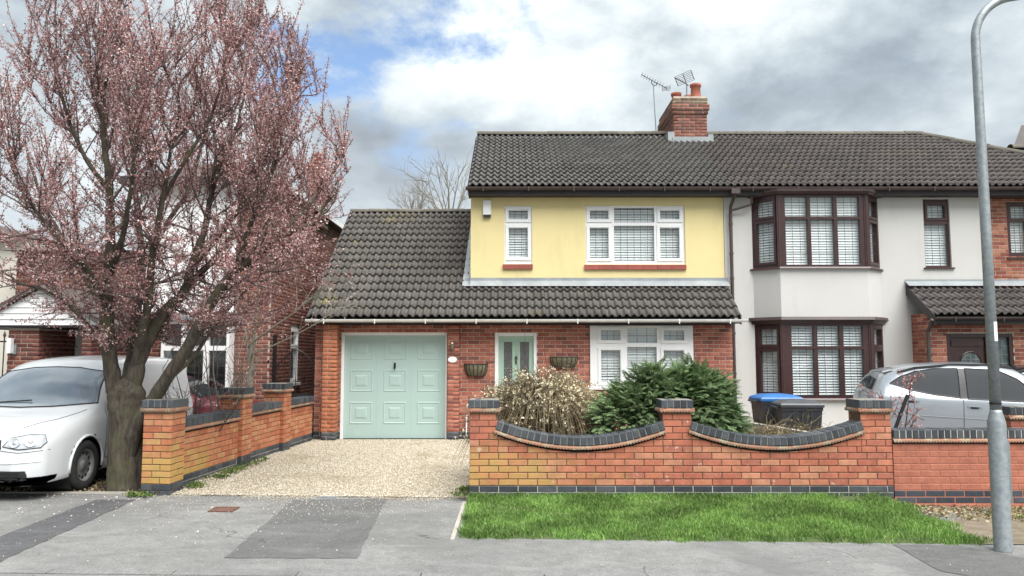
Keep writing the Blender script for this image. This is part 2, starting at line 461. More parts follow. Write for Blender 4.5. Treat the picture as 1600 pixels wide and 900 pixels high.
def lay(parent, F, bricks, mat, single=True, name='brick', depth=BD, jig=0.0015):
    """bricks laid on frame F: single objects, or one joined mesh"""
    if single:
        for a, b, c, d in bricks:
            me = bmesh_for(mat, BL, BH, depth)
            m = F @ Matrix.Translation(((a + b) / 2, random.uniform(-jig, jig), (c + d) / 2)) @ Matrix.Rotation(random.uniform(-.004, .004), 4, 'Y') @ Matrix.Diagonal(((b - a) / BL, 1, (d - c) / BH, 1))
            link(name, me, None, parent, m)
    elif bricks:
        ch = 0.003
        A = np.array(bricks); n = len(A)
        a, b, c, d = A.T; o = rng.uniform(-jig, jig, n)
        z = np.zeros(n)
        P = [(a + ch, o, c + ch), (b - ch, o, c + ch), (b - ch, o, d - ch), (a + ch, o, d - ch), (a, o + ch, c), (b, o + ch, c), (b, o + ch, d), (a, o + ch, d),
             (a, z + depth, c), (b, z + depth, c), (b, z + depth, d), (a, z + depth, d)]
        V = np.stack([np.stack(q, 1) for q in P], 1).reshape(-1, 3)
        Q = np.array([(0, 1, 2, 3), (4, 5, 1, 0), (5, 6, 2, 1), (6, 7, 3, 2), (7, 4, 0, 3), (8, 9, 5, 4), (9, 10, 6, 5), (10, 11, 7, 6), (11, 8, 4, 7)])
        FF = (Q[None] + (np.arange(n) * 12)[:, None, None]).reshape(-1, 4)
        link(name + 'work', np_mesh('brickwork', V, FF, 4), mat, parent, F, kind='stuff')
def brick_face(parent, O, U, N, L, z0, n, mat, mortar, holes=(), single=False, start=0.0, limit=None, vis=None, thick=0.03, mortar_name='mortar_bed', bond=True):
    """a brick-faced wall: recessed mortar bed plus bricks. vis(u,z)->bool picks the ones laid as single objects"""
    F = frame(O, U, N)
    mb = MB()
    zt = z0 + n * 0.075
    for a, b, c, d in cells(0, L, z0, zt, [(h[0] - .004, h[1] + .004, h[2], h[3]) for h in holes]): mb.box(a, b, 0.007, 0.007 + 0.11, c, d)
    bed = mb.build(mortar_name, mortar, parent, M=F)
    bl = course_bricks(L, z0, n, holes, start, bond)
    if single: lay(bed if parent is None else parent, F, bl, mat)
    elif limit:
        s = [b for b in bl if vis((b[0] + b[1]) / 2, (b[2] + b[3]) / 2)]
        random.shuffle(s)
        keep = set(s[:limit]) if len(s) > limit else set(s)
        lay(bed, F, [b for b in bl if b in keep], mat)
        lay(bed, F, [b for b in bl if b not in keep], mat, False)
    else: lay(bed, F, bl, mat, False)
    return bed

# ------------------------------------------------------------------ roof tiles: two rolls per tile
TW, TG = 0.28, 0.31
def tile_profile():
    xs, zs = [], []
    for r in range(2):
        x0 = r * TW / 2
        for x, z in ((0.0, 0.004), (0.018, 0.0), (0.040, 0.002), (0.054, 0.016), (0.072, 0.036), (0.090, 0.044), (0.108, 0.036), (0.126, 0.016)):
            xs.append(x0 + x); zs.append(z)
    xs.append(TW); zs.append(0.004)
    return xs, zs
def tile_arrays():
    xs, zs = tile_profile(); n = len(xs); th = 0.02; Lh = TG + 0.06
    V = []
    # local: x across, y up the slope, z normal. Lower edge stands proud on the course below
    for x, z in zip(xs, zs): V.append((x, 0, z * 1.2 + 0.046))
    for x, z in zip(xs, zs): V.append((x, Lh, z * 1.2 + 0.002))
    for x, z in zip(xs, zs): V.append((x, 0, z * 1.2 + 0.046 - th))
    Q = []
    for i in range(n - 1):
        Q.append((i, i + 1, n + i + 1, n + i))
        Q.append((2 * n + i, 2 * n + i + 1, i + 1, i))
    return np.array(V, dtype=float), np.array(Q)
TILE_V, TILE_Q = tile_arrays()
_tm = {}
def tile_mesh(mat):
    if mat.name not in _tm:
        me = np_mesh('roof_tile', TILE_V, TILE_Q, 4)
        sm = np.ones(len(TILE_Q), dtype=bool); sm[1::2] = False
        me.polygons.foreach_set('use_smooth', sm); me.materials.append(mat); me.update()
        _tm[mat.name] = me
    return _tm[mat.name]
def slope_frame(O, X, S):
    X = Vector(X).normalized(); S = Vector(S).normalized(); n = X.cross(S)
    m = Matrix.Identity(4)
    m.col[0][:3] = X; m.col[1][:3] = S; m.col[2][:3] = n; m.col[3][:3] = O
    return m
def tile_slope(parent, F, W, Ls, mat, single=lambda c, r: True, clip=None, gauge=TG, scalex=None):
    """tiles over width W and slope length Ls; clip(x0,x1,y)->(x0,x1) or None trims a tile to the roof's outline"""
    nr = max(1, round(Ls / gauge)); g = Ls / nr
    nc = max(1, round(W / TW)); cw = W / nc
    me = tile_mesh(mat); jv, jf, k = [], [], 0
    for r in range(nr):
        for c in range(nc):
            x0, x1 = c * cw, (c + 1) * cw
            y = r * g
            sl = 0.0
            if clip:
                q = clip(x0, x1, y, y + g)
                if q is None: continue
                x0, x1 = q
                if x1 - x0 < 0.03: continue
            sy = g / TG * (0.86 if r == nr - 1 else 1.0)
            m = F @ Matrix.Translation((x0 + random.uniform(-.002, .002), y + random.uniform(-.005, .005), random.uniform(0, .004))) @ Matrix.Rotation(random.uniform(-.006, .006), 4, 'Z') @ Matrix.Diagonal(((x1 - x0) / TW, sy, 1, 1))
            if single(c, r): link('roof_tile', me, None, parent, m)
            else:
                A = np.array(m); V = TILE_V @ A[:3, :3].T + A[:3, 3]
                jv.append(V); jf.append(TILE_Q + k); k += len(V)
    if jv:
        m2 = np_mesh('tile_courses', np.concatenate(jv), np.concatenate(jf), 4)
        link('tile_courses', m2, mat, parent, kind='stuff')
def ridge_run(parent, A, B, mat, r=0.12, step=0.42):
    A, B = Vector(A), Vector(B); L = (B - A).length; n = max(1, round(L / step)); st = L / n
    d = (B - A).normalized(); side = d.cross(Vector((0, 0, 1))).normalized(); up = side.cross(d)
    mb = MB(); ns = 8; vs = []; fs = []
    for j, (yy, rr) in enumerate(((0, r), (st + 0.03, r * 0.94))):
        for k in range(ns + 1):
            t = math.pi * k / ns
            vs.append((rr * math.cos(t), yy, rr * 0.85 * math.sin(t)))
    for k in range(ns): fs.append((k, k + ns + 1, k + ns + 2, k + 1))
    vs += [(x * .86, 0, z * .86) for x, _, z in vs[:ns + 1]]
    b = 2 * (ns + 1)
    for k in range(ns): fs.append((k, k + 1, b + k + 1, b + k))
    me = bpy.data.meshes.new('ridge_tile'); me.from_pydata(vs, [], fs); me.materials.append(mat); me.update()
    for i in range(n):
        m = Matrix.Identity(4)
        m.col[0][:3] = side; m.col[1][:3] = d; m.col[2][:3] = up; m.col[3][:3] = A + d * (i * st)
        link('ridge_tile', me, None, parent, m @ Matrix.Translation((0, 0, random.uniform(-.006, .006))) @ Matrix.Rotation(random.uniform(-.01, .01), 4, 'Z'))

# ------------------------------------------------------------------ windows
def bars(mb, a, b, c, d, nu, nz, wd=0.007, y=-0.002):
    for i in range(1, nu):
        u = a + (b - a) * i / nu; mb.box(u - wd / 2, u + wd / 2, y - 0.004, y, c, d)
    for i in range(1, nz):
        z = c + (d - c) * i / nz; mb.box(a, b, y - 0.0045, y - 0.0005, z - wd / 2, z + wd / 2)
def window(parent, F, W, Hh, panes, fmat, name='window', depth=0.07, lead=None, blind=None, sash=(), sill=None, sillmat=None, blind_z0=0.0, sash_w=0.045, label=None, gaps=()):
    """F: frame at the lower-left outer corner, x right, y inwards, z up. panes: (u0,u1,z0,z1) list"""
    fr = MB()
    for a, b, c, d in cells(0, W, 0, Hh, panes): fr.box(a, b, 0, depth, c, d)
    win = fr.build(name, fmat, parent, M=F, label=label)
    for i in sash:      # opening lights: a proud sash ring
        a, b, c, d = panes[i]; s = sash_w
        m = MB()
        for q in cells(a - s, b + s, c - s, d + s, [(a, b, c, d)]): m.box(q[0], q[1], -0.018, 0.002, q[2], q[3])
        e = 0.012
        for q in cells(a - 0.001, b + 0.001, c - 0.001, d + 0.001, [(a + e, b - e, c + e, d - e)]): m.box(q[0], q[1], -0.008, 0.03, q[2], q[3])
        m.build('sash', fmat, win, M=F)
    for i, (a, b, c, d) in enumerate(panes):
        MB().add([(a, 0.03, c), (b, 0.03, c), (b, 0.03, d), (a, 0.03, d)], [(0, 1, 2, 3)]).build('pane', M['glass'], win, M=F)
    if lead:
        m = MB()
        for (a, b, c, d), (nu, nz) in zip(panes, lead):
            if nu: bars(m, a, b, c, d, nu, nz, y=0.029)
        m.build('lead_strips', M['lead_strip'], win, M=F)
    if blind:
        m = MB(); z = blind_z0 + 0.03
        zt = Hh - 0.03; tiltb = blind
        segs = [(0.02, W - 0.02)]
        for g0, g1 in gaps:
            segs = [q for s0, s1 in segs for q in ((s0, g0), (g1, s1)) if q[1] - q[0] > 0.02]
        pitch = 0.052
        while z < zt:
            for s0, s1 in segs:
                dy, dz = 0.026 * math.cos(tiltb), 0.026 * math.sin(tiltb)
                jz = random.uniform(-.002, .002)
                m.add([(s0, 0.115 - dy, z - dz + jz), (s1, 0.115 - dy, z - dz + jz), (s1, 0.115 + dy, z + dz + jz), (s0, 0.115 + dy, z + dz + jz)], [(0, 1, 2, 3)])
            z += pitch
        for s0, s1 in segs:
            m.box(s0, s1, 0.095, 0.14, zt, zt + 0.03)
            nn = max(2, round((s1 - s0) / 0.5))
            for q in range(nn):
                u = s0 + (s1 - s0) * (q + 0.5) / nn
                m.box(u - 0.003, u + 0.003, 0.082, 0.085, blind_z0 + .02, zt)
        m.build('blind', M['blind'], win, M=F)
    if sill:
        m = MB(); ov, hgt, out = sill
        m.box(-ov, W + ov, -out, depth, -hgt, -0.002)
        m.build('sill', sillmat or fmat, win, M=F)
    return win
def wall_panel(name, F, L, z0, z1, holes, th, mat, parent):
    mb = MB()
    for a, b, c, d in cells(0, L, z0, z1, holes): mb.box(a, b, 0, th, c, d)
    return mb.build(name, mat, parent, M=F)
def gutter(name, A, B, mat, parent, r=0.056, brackets=True, joint=2.0):
    A, B = Vector(A), Vector(B); L = (B - A).length
    d = (B - A).normalized(); up = Vector((0, 0, 1)); s = up.cross(d)
    m = Matrix.Identity(4); m.col[0][:3] = d; m.col[1][:3] = s; m.col[2][:3] = up; m.col[3][:3] = A
    mb = MB(); n = 8; vs = []; fs = []
    for x in (0, L):
        for rr in (r, r * 0.9):
            for k in range(n + 1):
                t = math.pi + math.pi * k / n
                vs.append((x, rr * math.cos(t), rr * math.sin(t)))
    q = n + 1
    for k in range(n):
        fs += [(k, k + 1, 2 * q + k + 1, 2 * q + k), (q + k, 3 * q + k, 3 * q + k + 1, q + k + 1)]
    fs += [(0, 2 * q, 3 * q, q), (n, q + n, 3 * q + n, 2 * q + n)]
    fs += [tuple(range(q))[::-1], tuple(range(2 * q, 3 * q))]
    mb.add(vs, fs)
    g = mb.build(name, mat, parent, M=m)
    if brackets:
        for i in range(int(L / joint) + 1):
            x = 0.35 + i * joint
            if x > L - 0.1: break
            b = MB(); vv = []; ff = []
            for xx in (x - 0.02, x + 0.02):
                for k in range(n + 1):
                    t = math.pi + math.pi * k / n; rr = r * 1.12
                    vv.append((xx, rr * math.cos(t), rr * math.sin(t)))
            for k in range(n): ff.append((k, k + 1, q + k + 1, q + k))
            b.add(vv, ff); b.box(x - 0.008, x + 0.008, -r * 1.15, -r * .9, -r * 1.5, 0.005)
            b.build('bracket', mat, g, M=m)
    return g
# ================================================================== SETTING: ground
def zp(x): return -0.06 - 0.011 * (x + 4.0)          # the pavement falls gently to the right
WALLY = 9.05
def sheet(name, pts, mat, kind='structure', dz=0.0, parent=None):
    mb = MB(); mb.add([(x, y, z + dz) for x, y, z in pts], [tuple(range(len(pts)))])
    return mb.build(name, mat, parent, kind=kind)
def tarmac(name, c1, c2, specks=0.25, rough=0.9, stain=0.5):
    m, t, b = new_mat(name)
    p = pos(t)
    c = t.mix(t.step(t.noise(p, 1.1, 6, 0.6), 0.3, 0.7), c1, c2)
    c = t.vmath('SCALE', c, scale=t.step(t.noise(p, 160, 3, 0.8), 0.2, 0.8, 0.62, 1.38))
    c = t.vmath('SCALE', c, scale=t.step(t.noise(p, 48, 4, 0.75), 0.28, 0.72, 0.78, 1.22))
    c = t.vmath('SCALE', c, scale=t.step(t.noise(p, 7, 6, 0.7), 0.25, 0.75, 0.86, 1.14))
    st = t.step(t.noise(t.vmath('ADD', p, (5, 2, 0)), 0.8, 5, 0.6, 0.6), 0.48, 0.64)
    c = t.mix(t.math('MULTIPLY', st, stain), c, tuple(x * 0.62 for x in c1))
    cv = t.add('ShaderNodeTexVoronoi', feature='DISTANCE_TO_EDGE'); cv.inputs['Scale'].default_value = 0.62
    wob = t.add('ShaderNodeTexNoise'); wob.inputs['Scale'].default_value = 2.5; wob.inputs['Detail'].default_value = 6; t.l.new(p, wob.inputs['Vector'])
    t.l.new(t.vmath('ADD', p, t.vmath('SCALE', wob.outputs['Color'], scale=0.55)), cv.inputs['Vector'])
    crk = t.math('MULTIPLY', t.step(cv.outputs['Distance'], 0.0075, 0.002), t.step(t.noise(p, 0.9, 3), 0.50, 0.60))
    c = t.mix(t.math('MULTIPLY', crk, 0.7), c, (0.055, 0.053, 0.05))
    c = t.mix(t.math('MULTIPLY', t.step(t.noise(t.vmath('MULTIPLY', p, (0.5, 1.7, 1.0)), 2.3, 6, 0.65), 0.52, 0.70), 0.35), c, tuple(min(1, x * 1.5) for x in c1))
    vo = t.add('ShaderNodeTexVoronoi'); vo.inputs['Scale'].default_value = 85; t.l.new(p, vo.inputs['Vector'])
    sp = t.math('LESS_THAN', vo.outputs['Distance'], 0.27)
    sp = t.math('MULTIPLY', sp, t.step(t.noise(p, 3, 3), 0.4, 0.7))
    c = t.mix(t.math('MULTIPLY', sp, specks), c, (0.42, 0.39, 0.34))
    t.put(b.inputs['Base Color'], c); b.inputs['Roughness'].default_value = rough; b.inputs['Specular IOR Level'].default_value = 0.25
    bn = t.add('ShaderNodeBump'); bn.inputs['Strength'].default_value = 0.6; bn.inputs['Distance'].default_value = 0.006
    t.l.new(t.noise(p, 140, 5, 0.8), bn.inputs['Height']); t.l.new(bn.outputs[0], b.inputs['Normal'])
    return m
M['tarmac'] = tarmac('worn grey tarmac', (0.196, 0.195, 0.189), (0.164, 0.164, 0.159))
M['tarmac_dk'] = tarmac('darker tarmac patch', (0.122, 0.122, 0.12), (0.104, 0.104, 0.102), 0.2, stain=0.2)
M['tarmac_new'] = tarmac('dark tarmac strip', (0.092, 0.092, 0.096), (0.078, 0.078, 0.082), 0.15, stain=0.2)
M['road'] = tarmac('road tarmac', (0.195, 0.197, 0.192), (0.172, 0.174, 0.17), 0.2)
M['soil'] = pm('soil', (0.085, 0.060, 0.040), (0.055, 0.040, 0.028), 9, 0.95, 0.9, 40, dirt=((0.16, 0.13, 0.09), 20, 0.58, 0.6))
M['dirt'] = pm('trodden dirt', (0.20, 0.165, 0.12), (0.13, 0.105, 0.07), 6, 0.95, 0.9, 50, dirt=((0.09, 0.10, 0.04), 5, 0.55, 0.5))
M['concrete'] = pm('old concrete', (0.40, 0.37, 0.32), (0.32, 0.30, 0.26), 4, 0.9, 0.4, 60, dirt=((0.2, 0.19, 0.15), 6, 0.58, 0.5))
M['gravel_bed'] = pm('gravel bed', (0.43, 0.37, 0.28), (0.34, 0.29, 0.21), 26, 0.95, 0.9, 70, dirt=((0.22, 0.18, 0.10), 1.2, 0.60, 0.5))
M['land'] = pm('rough grass land', (0.06, 0.09, 0.03), (0.08, 0.08, 0.04), 0.4, 0.95)
# one ground sheet to the horizon
sheet('ground', [(-900, -900, -0.34), (900, -900, -0.34), (900, 1500, -0.34), (-900, 1500, -0.34)], M['land'])
# pavement: a sloping slab from the road to the plots
def slab(name, x0, x1, y0, y1, mat, dz=0.0):
    return sheet(name, [(x0, y0, zp(x0) + dz), (x1, y0, zp(x1) + dz), (x1, y1, zp(x1) + dz), (x0, y1, zp(x0) + dz)], mat)
slab('pavement', -14, 14, 6.12, 9.3, M['tarmac'])
slab('road', -60, 60, -7.5, 6.02, M['road'], -0.012)
slab('far_pavement', -60, 60, -10.5, -7.5, M['tarmac'], 0.05)
kb = MB()
for i in range(30):
    x0 = -14 + i * 0.95
    kb.add([(x0 + .004, 6.02, zp(x0) - .05), (x0 + .946, 6.02, zp(x0 + .95) - .05), (x0 + .946, 6.12, zp(x0 + .95) - .05), (x0 + .004, 6.12, zp(x0) - .05),
            (x0 + .004, 6.02, zp(x0) - .004), (x0 + .946, 6.02, zp(x0 + .95) - .004), (x0 + .946, 6.12, zp(x0 + .95) + .001), (x0 + .004, 6.12, zp(x0) + .001)],
           [(0, 3, 2, 1), (4, 5, 6, 7), (0, 1, 5, 4), (1, 2, 6, 5), (2, 3, 7, 6), (3, 0, 4, 7)])
kb.build('dropped_kerb', M['tarmac'], kind='structure')
def patch(name, pix, mat, dz):
    pts = []
    for px, py in pix:
        g = gnd(px, py, -0.1)
        for _ in range(4): g = gnd(px, py, zp(g.x))
        pts.append((g.x, g.y, g.z))
    # ragged edge
    out = []
    n = len(pts)
    for i in range(n):
        a, b = Vector(pts[i]), Vector(pts[(i + 1) % n]); k = max(2, int((b - a).length / 0.12))
        for j in range(k):
            q = a.lerp(b, j / k); jit = 0.012 if j else 0
            out.append((q.x + random.uniform(-jit, jit), q.y + random.uniform(-jit, jit), q.z + dz))
    return sheet(name, out[::-1] if False else out, mat)
patch('tarmac_patch', [(350, 872), (558, 873), (604, 779), (458, 782)], M['tarmac_dk'], 0.004)
patch('tarmac_strip', [(-60, 905), (-60, 862), (150, 781), (212, 781)], M['tarmac_new'], 0.004)
patch('tarmac_patch', [(1395, 851), (1470, 893), (1640, 925), (1640, 880), (1500, 853)], M['tarmac_dk'], 0.004)
# left neighbour's drive, soil under the tree, the rest of the plots
sheet('neighbour_drive', [(-30, 9.3, -0.055), (-4.3, 9.3, -0.055), (-4.05, 14.95, 0.0), (-30, 14.95, 0.0)], M['soil'])
ed = MB(); ed.box(-14, -4.4, 9.27, 9.33, -0.12, -0.03); ed.build('drive_edging', M['concrete'], kind='structure')
sheet('front_garden', [(-0.5, 9.08, 0.0), (14, 9.08, 0.0), (14, 15.5, 0.0), (-0.5, 15.5, 0.0)], M['soil'], dz=0.004)
sheet('neighbour_driveway', [(3.9, 9.3, 0.02), (14, 9.3, 0.0), (14, 15.5, 0.02), (3.9, 15.5, 0.02)], M['concrete'])
sheet('dirt_strip', [(4.3, 7.25, zp(4.3)), (14, 7.25, zp(14)), (14, 9.06, -0.20), (4.3, 9.06, -0.17)], M['dirt'], dz=0.008)
# gravel drive with loose stones
gx = [(-4.35, 9.28), (-0.4, 9.28), (-0.4, 11.0), (-0.4, 14.82), (-3.95, 14.82), (-4.15, 11.0)]
def gz(x, y): return max(zp(x) + 0.012, min(0.0, zp(x) + 0.012 + (y - 9.28) * 0.05))
sheet('gravel_drive', [(x, y, gz(x, y)) for x, y in gx], M['gravel_bed'])
sheet('gravel_path', [(-0.4, 11.6, -0.0), (1.2, 11.6, 0.0), (1.2, 14.82, 0.0), (-0.4, 14.82, 0.0)], M['gravel_bed'], dz=0.01)
def stones(name, P, size, mat, kind='stuff', parent=None):
    n = len(P)
    base = np.array([(1, 0, 0), (-.5, .8, 0), (-.5, -.8, 0), (.1, .1, .75), (.2, -.1, -.5)])
    F5 = np.array([(0, 1, 3), (1, 2, 3), (2, 0, 3), (1, 0, 4), (2, 1, 4), (0, 2, 4)])
    s = rng.uniform(0.55, 1.25, (n, 1, 1)) * size
    V = base[None] * s * rng.uniform(0.7, 1.3, (n, 5, 1))
    a = rng.uniform(0, 6.28, n); ca, sa = np.cos(a), np.sin(a)
    x = V[..., 0] * ca[:, None] - V[..., 1] * sa[:, None]; y = V[..., 0] * sa[:, None] + V[..., 1] * ca[:, None]
    V = np.stack([x, y, V[..., 2]], -1) + P[:, None, :]
    FF = (F5[None] + (np.arange(n) * 5)[:, None, None]).reshape(-1, 3)
    return link(name, np_mesh(name, V.reshape(-1, 3), FF, 3), mat, parent, kind=kind)
m, t, b = new_mat('gravel stone')
rp = t.add('ShaderNodeValToRGB'); t.l.new(t.add('ShaderNodeNewGeometry').outputs['Random Per Island'], rp.inputs[0])
for i, cc in enumerate([(0.26, 0.21, 0.15), (0.41, 0.355, 0.27), (0.515, 0.45, 0.36), (0.65, 0.60, 0.51)]):
    x = rp.color_ramp.elements[i] if i < 2 else rp.color_ramp.elements.new(0.5)
    x.position = i / 3; x.color = (*cc, 1)
p = pos(t); gcol = t.mix(t.math('MULTIPLY', t.step(t.noise(p, 1.1, 5, 0.6), 0.53, 0.70), 0.6), rp.outputs[0], (0.24, 0.19, 0.10))
t.put(b.inputs['Base Color'], gcol); b.inputs['Roughness'].default_value = 0.85
M['stone'] = m
n = 36000
xx = rng.uniform(-4.25, -0.42, n); yy = 9.22 + 5.55 * rng.uniform(0, 1, n) ** 1.25
keep = (xx > -4.28 + (yy - 9.2) * 0.063) & (yy < 14.78)
xx, yy = xx[keep], yy[keep]
stones('gravel', np.stack([xx, yy, np.array([gz(a, c) for a, c in zip(xx, yy)]) + 0.004], 1), 0.0112, M['stone'])
# stones and fallen petals scattered over the pavement
n = 1300
xx = np.concatenate([rng.normal(-2.2, 1.3, n), rng.uniform(-8, 5.5, 450)]); yy = np.concatenate([9.25 - np.abs(rng.normal(0, 0.75, n)), rng.uniform(6.3, 9.2, 450)])
keep = (yy > 6.2) & ~((xx > -0.5) & (xx < 4.5) & (yy > 7.2)) & (xx > -9)
xx, yy = xx[keep], yy[keep]
xx = np.concatenate([xx, rng.uniform(-4.1, -.5, 2600)]); yy = np.concatenate([yy, 9.30 - np.abs(rng.normal(0, .085, 2600)) * (1 + .8 * np.sin(xx[-2600:] * 4.1))])
stones('scattered_gravel', np.stack([xx, yy, zp(xx) + 0.005], 1), 0.0075, M['stone'])
M['petal'] = leaf_mat('petal', [(0.55, 0.42, 0.38), (0.74, 0.64, 0.60)], 0.2)
# stop-cock cover with rust, set in the pavement
g = gnd(350, 797, zp(-3))
sc = thing('stopcock_cover', 'small rusty iron cover set in the tarmac by the gravel drive', 'drain cover', (g.x, g.y, zp(g.x)))
mm, t, b = new_mat('rust'); M['rust'] = pm('rusty iron', (0.16, 0.075, 0.05), (0.09, 0.05, 0.038), 30, 0.9, 0.6, 90)
z0 = zp(g.x)
MB().box(g.x - .10, g.x + .10, g.y - .09, g.y + .09, z0 - .02, z0 + .010).build('lid', M['rust'], sc)
f = MB()
for q in cells(g.x - .13, g.x + .13, g.y - .12, g.y + .12, [(g.x - .105, g.x + .105, g.y - .095, g.y + .095)]): f.box(q[0], q[1], q[2], q[3], z0 - .02, z0 + .013)
f.build('rim', M['rust'], sc)
g = gnd(512, 775, -0.06)
tag(MB().box(g.x - .11, g.x + .11, g.y - .05, g.y + .05, -0.12, zp(g.x) + 0.014).build('metal_plate', M['galv']), 'flat grey metal plate at the edge of the gravel drive', 'plate')

# ================================================================== YELLOW HOUSE
house = thing('semi_detached_house', 'yellow rendered semi-detached house with sage green garage door and brick ground floor', 'house', (1.7, 14.8, 0))
GY, YY = 14.8, 15.39
FX = (1, 0, 0); FN = (0, -1, 0)
def on(Y, x=0.0, z=0.0): return frame((x, Y, z), FX, FN)
# roof plane of garage and lean-to
EX, EY, EZ, SL = -3.855, 14.45, 2.288, 0.7313
RIDGE_Y = 18.13
# openings in the ground floor (x0,x1,z0,z1)
g_hole = rect((532, 519, 698, 690), GY); g_hole = (g_hole[0], g_hole[1], -0.1, g_hole[3])
d_hole = rect((773, 520, 839, 680), GY); d_hole = (d_hole[0], d_hole[1], 0.0, d_hole[3])
w_hole = rect((922, 509, 1083, 606), GY)
X0, X1 = -3.78, 4.24
rows = 29
rel = lambda h: (h[0] - X0, h[1] - X0, h[2], h[3])
holes = [rel(g_hole), rel(d_hole), rel(w_hole)]
def vis(u, z):
    x = u + X0
    if x < -3.0 or -1.25 < x < 0.55: return z > 0.3 or x < 0
    return z > 1.15
# lower two courses are blue engineering brick
gb = MB()
F = on(GY, X0)
for q in cells(0, X1 - X0, 0, rows * .075, [(h[0] - .004, h[1] + .004, h[2], h[3]) for h in holes]): gb.box(q[0], q[1], .007, .22, q[2], q[3])
bw = gb.build('brick_wall', M['mortar'], house, M=F)
bl = course_bricks(X1 - X0, 0, rows, holes)
blue = [b_ for b_ in bl if b_[3] < 0.16]; red = [b_ for b_ in bl if b_[3] >= 0.16]
cand = [b_ for b_ in red if vis((b_[0] + b_[1]) / 2, b_[2])]
random.shuffle(cand); keep = set(cand[:250])
lay(bw, F, [b_ for b_ in red if b_ in keep], M['brick_house'])
lay(bw, F, [b_ for b_ in red if b_ not in keep], M['brick_house'], False)
lay(bw, F, blue, M['brick_blue'], False)
# piers either side of the garage door
def house_pier(px0, px1, Yf, mat, name='brick_pier'):
    a, b = at(px0, 600, Yf).x, at(px1, 600, Yf).x; W = b - a; D = GY - Yf
    core = MB().box(a + .007, b - .007, Yf + .007, GY + .004, 0, 2.17).build(name, M['mortar'], house)
    for O, U, N, L in (((a, Yf, 0), FX, FN, W), ((b, Yf, 0), (0, 1, 0), (1, 0, 0), D)):
        Fp = frame(O, U, N); n_ = 0
        for r in range(29):
            za, zb = r * .075 + .005, (r + 1) * .075 - .005
            cut = [0, L] if (L < 0.26) else ([0, L * .62, L] if r % 2 else [0, L * .38, L])
            lay(core, Fp, [(p_ + (.005 if i else 0), q_ - (.005 if q_ < L else 0), za, zb) for i, (p_, q_) in enumerate(zip(cut, cut[1:]))], M['brick_blue'] if r < 2 else mat, False)
    return core
house_pier(503, 525, 14.56, M['brick_pier'])
house_pier(699, 717, 14.68, M['brick_house'])
# garage door with 3x3 raised panels
gd = rect((538, 524, 696, 687), GY + .07)
gx0, gx1, gz0, gz1 = gd[0], gd[1], 0.0, gd[3]
door = MB().box(gx0, gx1, GY + .075, GY + .11, 0.012, gz1).build('garage_door', M['sage'], house)
fr = MB()
for q in cells(g_hole[0], g_hole[1], 0, g_hole[3] - .002, [(gx0, gx1, -1, gz1)]): fr.box(q[0] + .002, q[1] - .002, GY + .02, GY + .12, q[2], q[3])
fr.build('door_frame', M['upvc'], door)
W3 = (gx1 - gx0) / 3
for j in (1, 2): MB().box(gx0 + j * W3 - .012, gx0 + j * W3 + .012, GY + .070, GY + .0755, .03, gz1 - .03).build('joint_strip', M['sage'], door)
def bolection(x0, x1, z0, z1, y, mat, parent, name='panel'):
    """a raised-and-fielded panel: moulded rim, sunk margin, raised centre"""
    rings = [(0, 0.0), (.010, -.007), (.022, -.007), (.032, 0.0005), (.100, 0.0005), (.128, -.008), (.136, -.009)]
    vs, fs = [], []
    for i_, d_ in rings:
        vs += [(x0 + i_, y + d_, z0 + i_), (x1 - i_, y + d_, z0 + i_), (x1 - i_, y + d_, z1 - i_), (x0 + i_, y + d_, z1 - i_)]
    for k_ in range(len(rings) - 1):
        for c_ in range(4):
            d2 = (c_ + 1) % 4
            fs.append((k_ * 4 + c_, k_ * 4 + d2, k_ * 4 + 4 + d2, k_ * 4 + 4 + c_))
    e_ = (len(rings) - 1) * 4; fs.append((e_, e_ + 1, e_ + 2, e_ + 3))
    return MB().add(vs, fs).build(name, mat, parent)
for cc in range(3):
    for rr in range(3):
        bolection(gx0 + cc * W3 + .105, gx0 + (cc + 1) * W3 - .105, .28 + rr * .615, .28 + rr * .615 + .42, GY + .0748, M['sage'], door)
hx = at(616, 573, GY); hd = MB()
hd.lathe([(0.018, 0), (0.018, .02), (.009, .022), (.009, .05)], 12, Matrix.Translation((hx.x, GY + .075, hx.z + .04)) @ Matrix.Rotation(R(90), 4, 'X'))
hd.box(hx.x - .012, hx.x + .012, GY + .018, GY + .034, hx.z - .055, hx.z + .06); hd.box(hx.x - .02, hx.x + .02, GY + .066, GY + .0765, hx.z - .02, hx.z + .075)
hd.build('handle', M['black'], door)
# front door
fd = rect((779, 525, 834, 680), GY)
do = MB().box(fd[0], fd[1], GY + .075, GY + .115, .08, fd[3])
fdo = do.build('front_door', M['sage_door'], house)
fr = MB()
for q in cells(d_hole[0], d_hole[1], .0, d_hole[3] - .002, [(fd[0], fd[1], .08, fd[3])]): fr.box(q[0] + .002, q[1] - .002, GY + .015, GY + .12, q[2], q[3])
fr.build('door_frame', M['upvc'], fdo)
M['door_glass'] = pm('obscure door glass', (0.07, 0.075, 0.075), (0.15, 0.155, 0.15), 30, 0.12, 0.6, 60, detail=2)
for px0, px1 in ((787, 800.5), (812.5, 827)):
    q = rect((px0, 534, px1, 606), GY)
    fr = MB()
    for c_ in cells(q[0] - .03, q[1] + .03, q[2] - .03, q[3] + .03, [q]): fr.box(c_[0], c_[1], GY + .060, GY + .0755, c_[2], c_[3])
    fr.build('moulding', M['sage_door'], fdo)
    MB().box(q[0], q[1], GY + .069, GY + .0765, q[2], q[3]).build('pane', M['door_glass'], fdo)
    lm = MB(); bars(lm, q[0], q[1], q[2], q[3], 2, 5, .006, GY + .068); lm.build('lead_strips', M['lead_strip'], fdo)
kx = at(806.5, 562, GY)
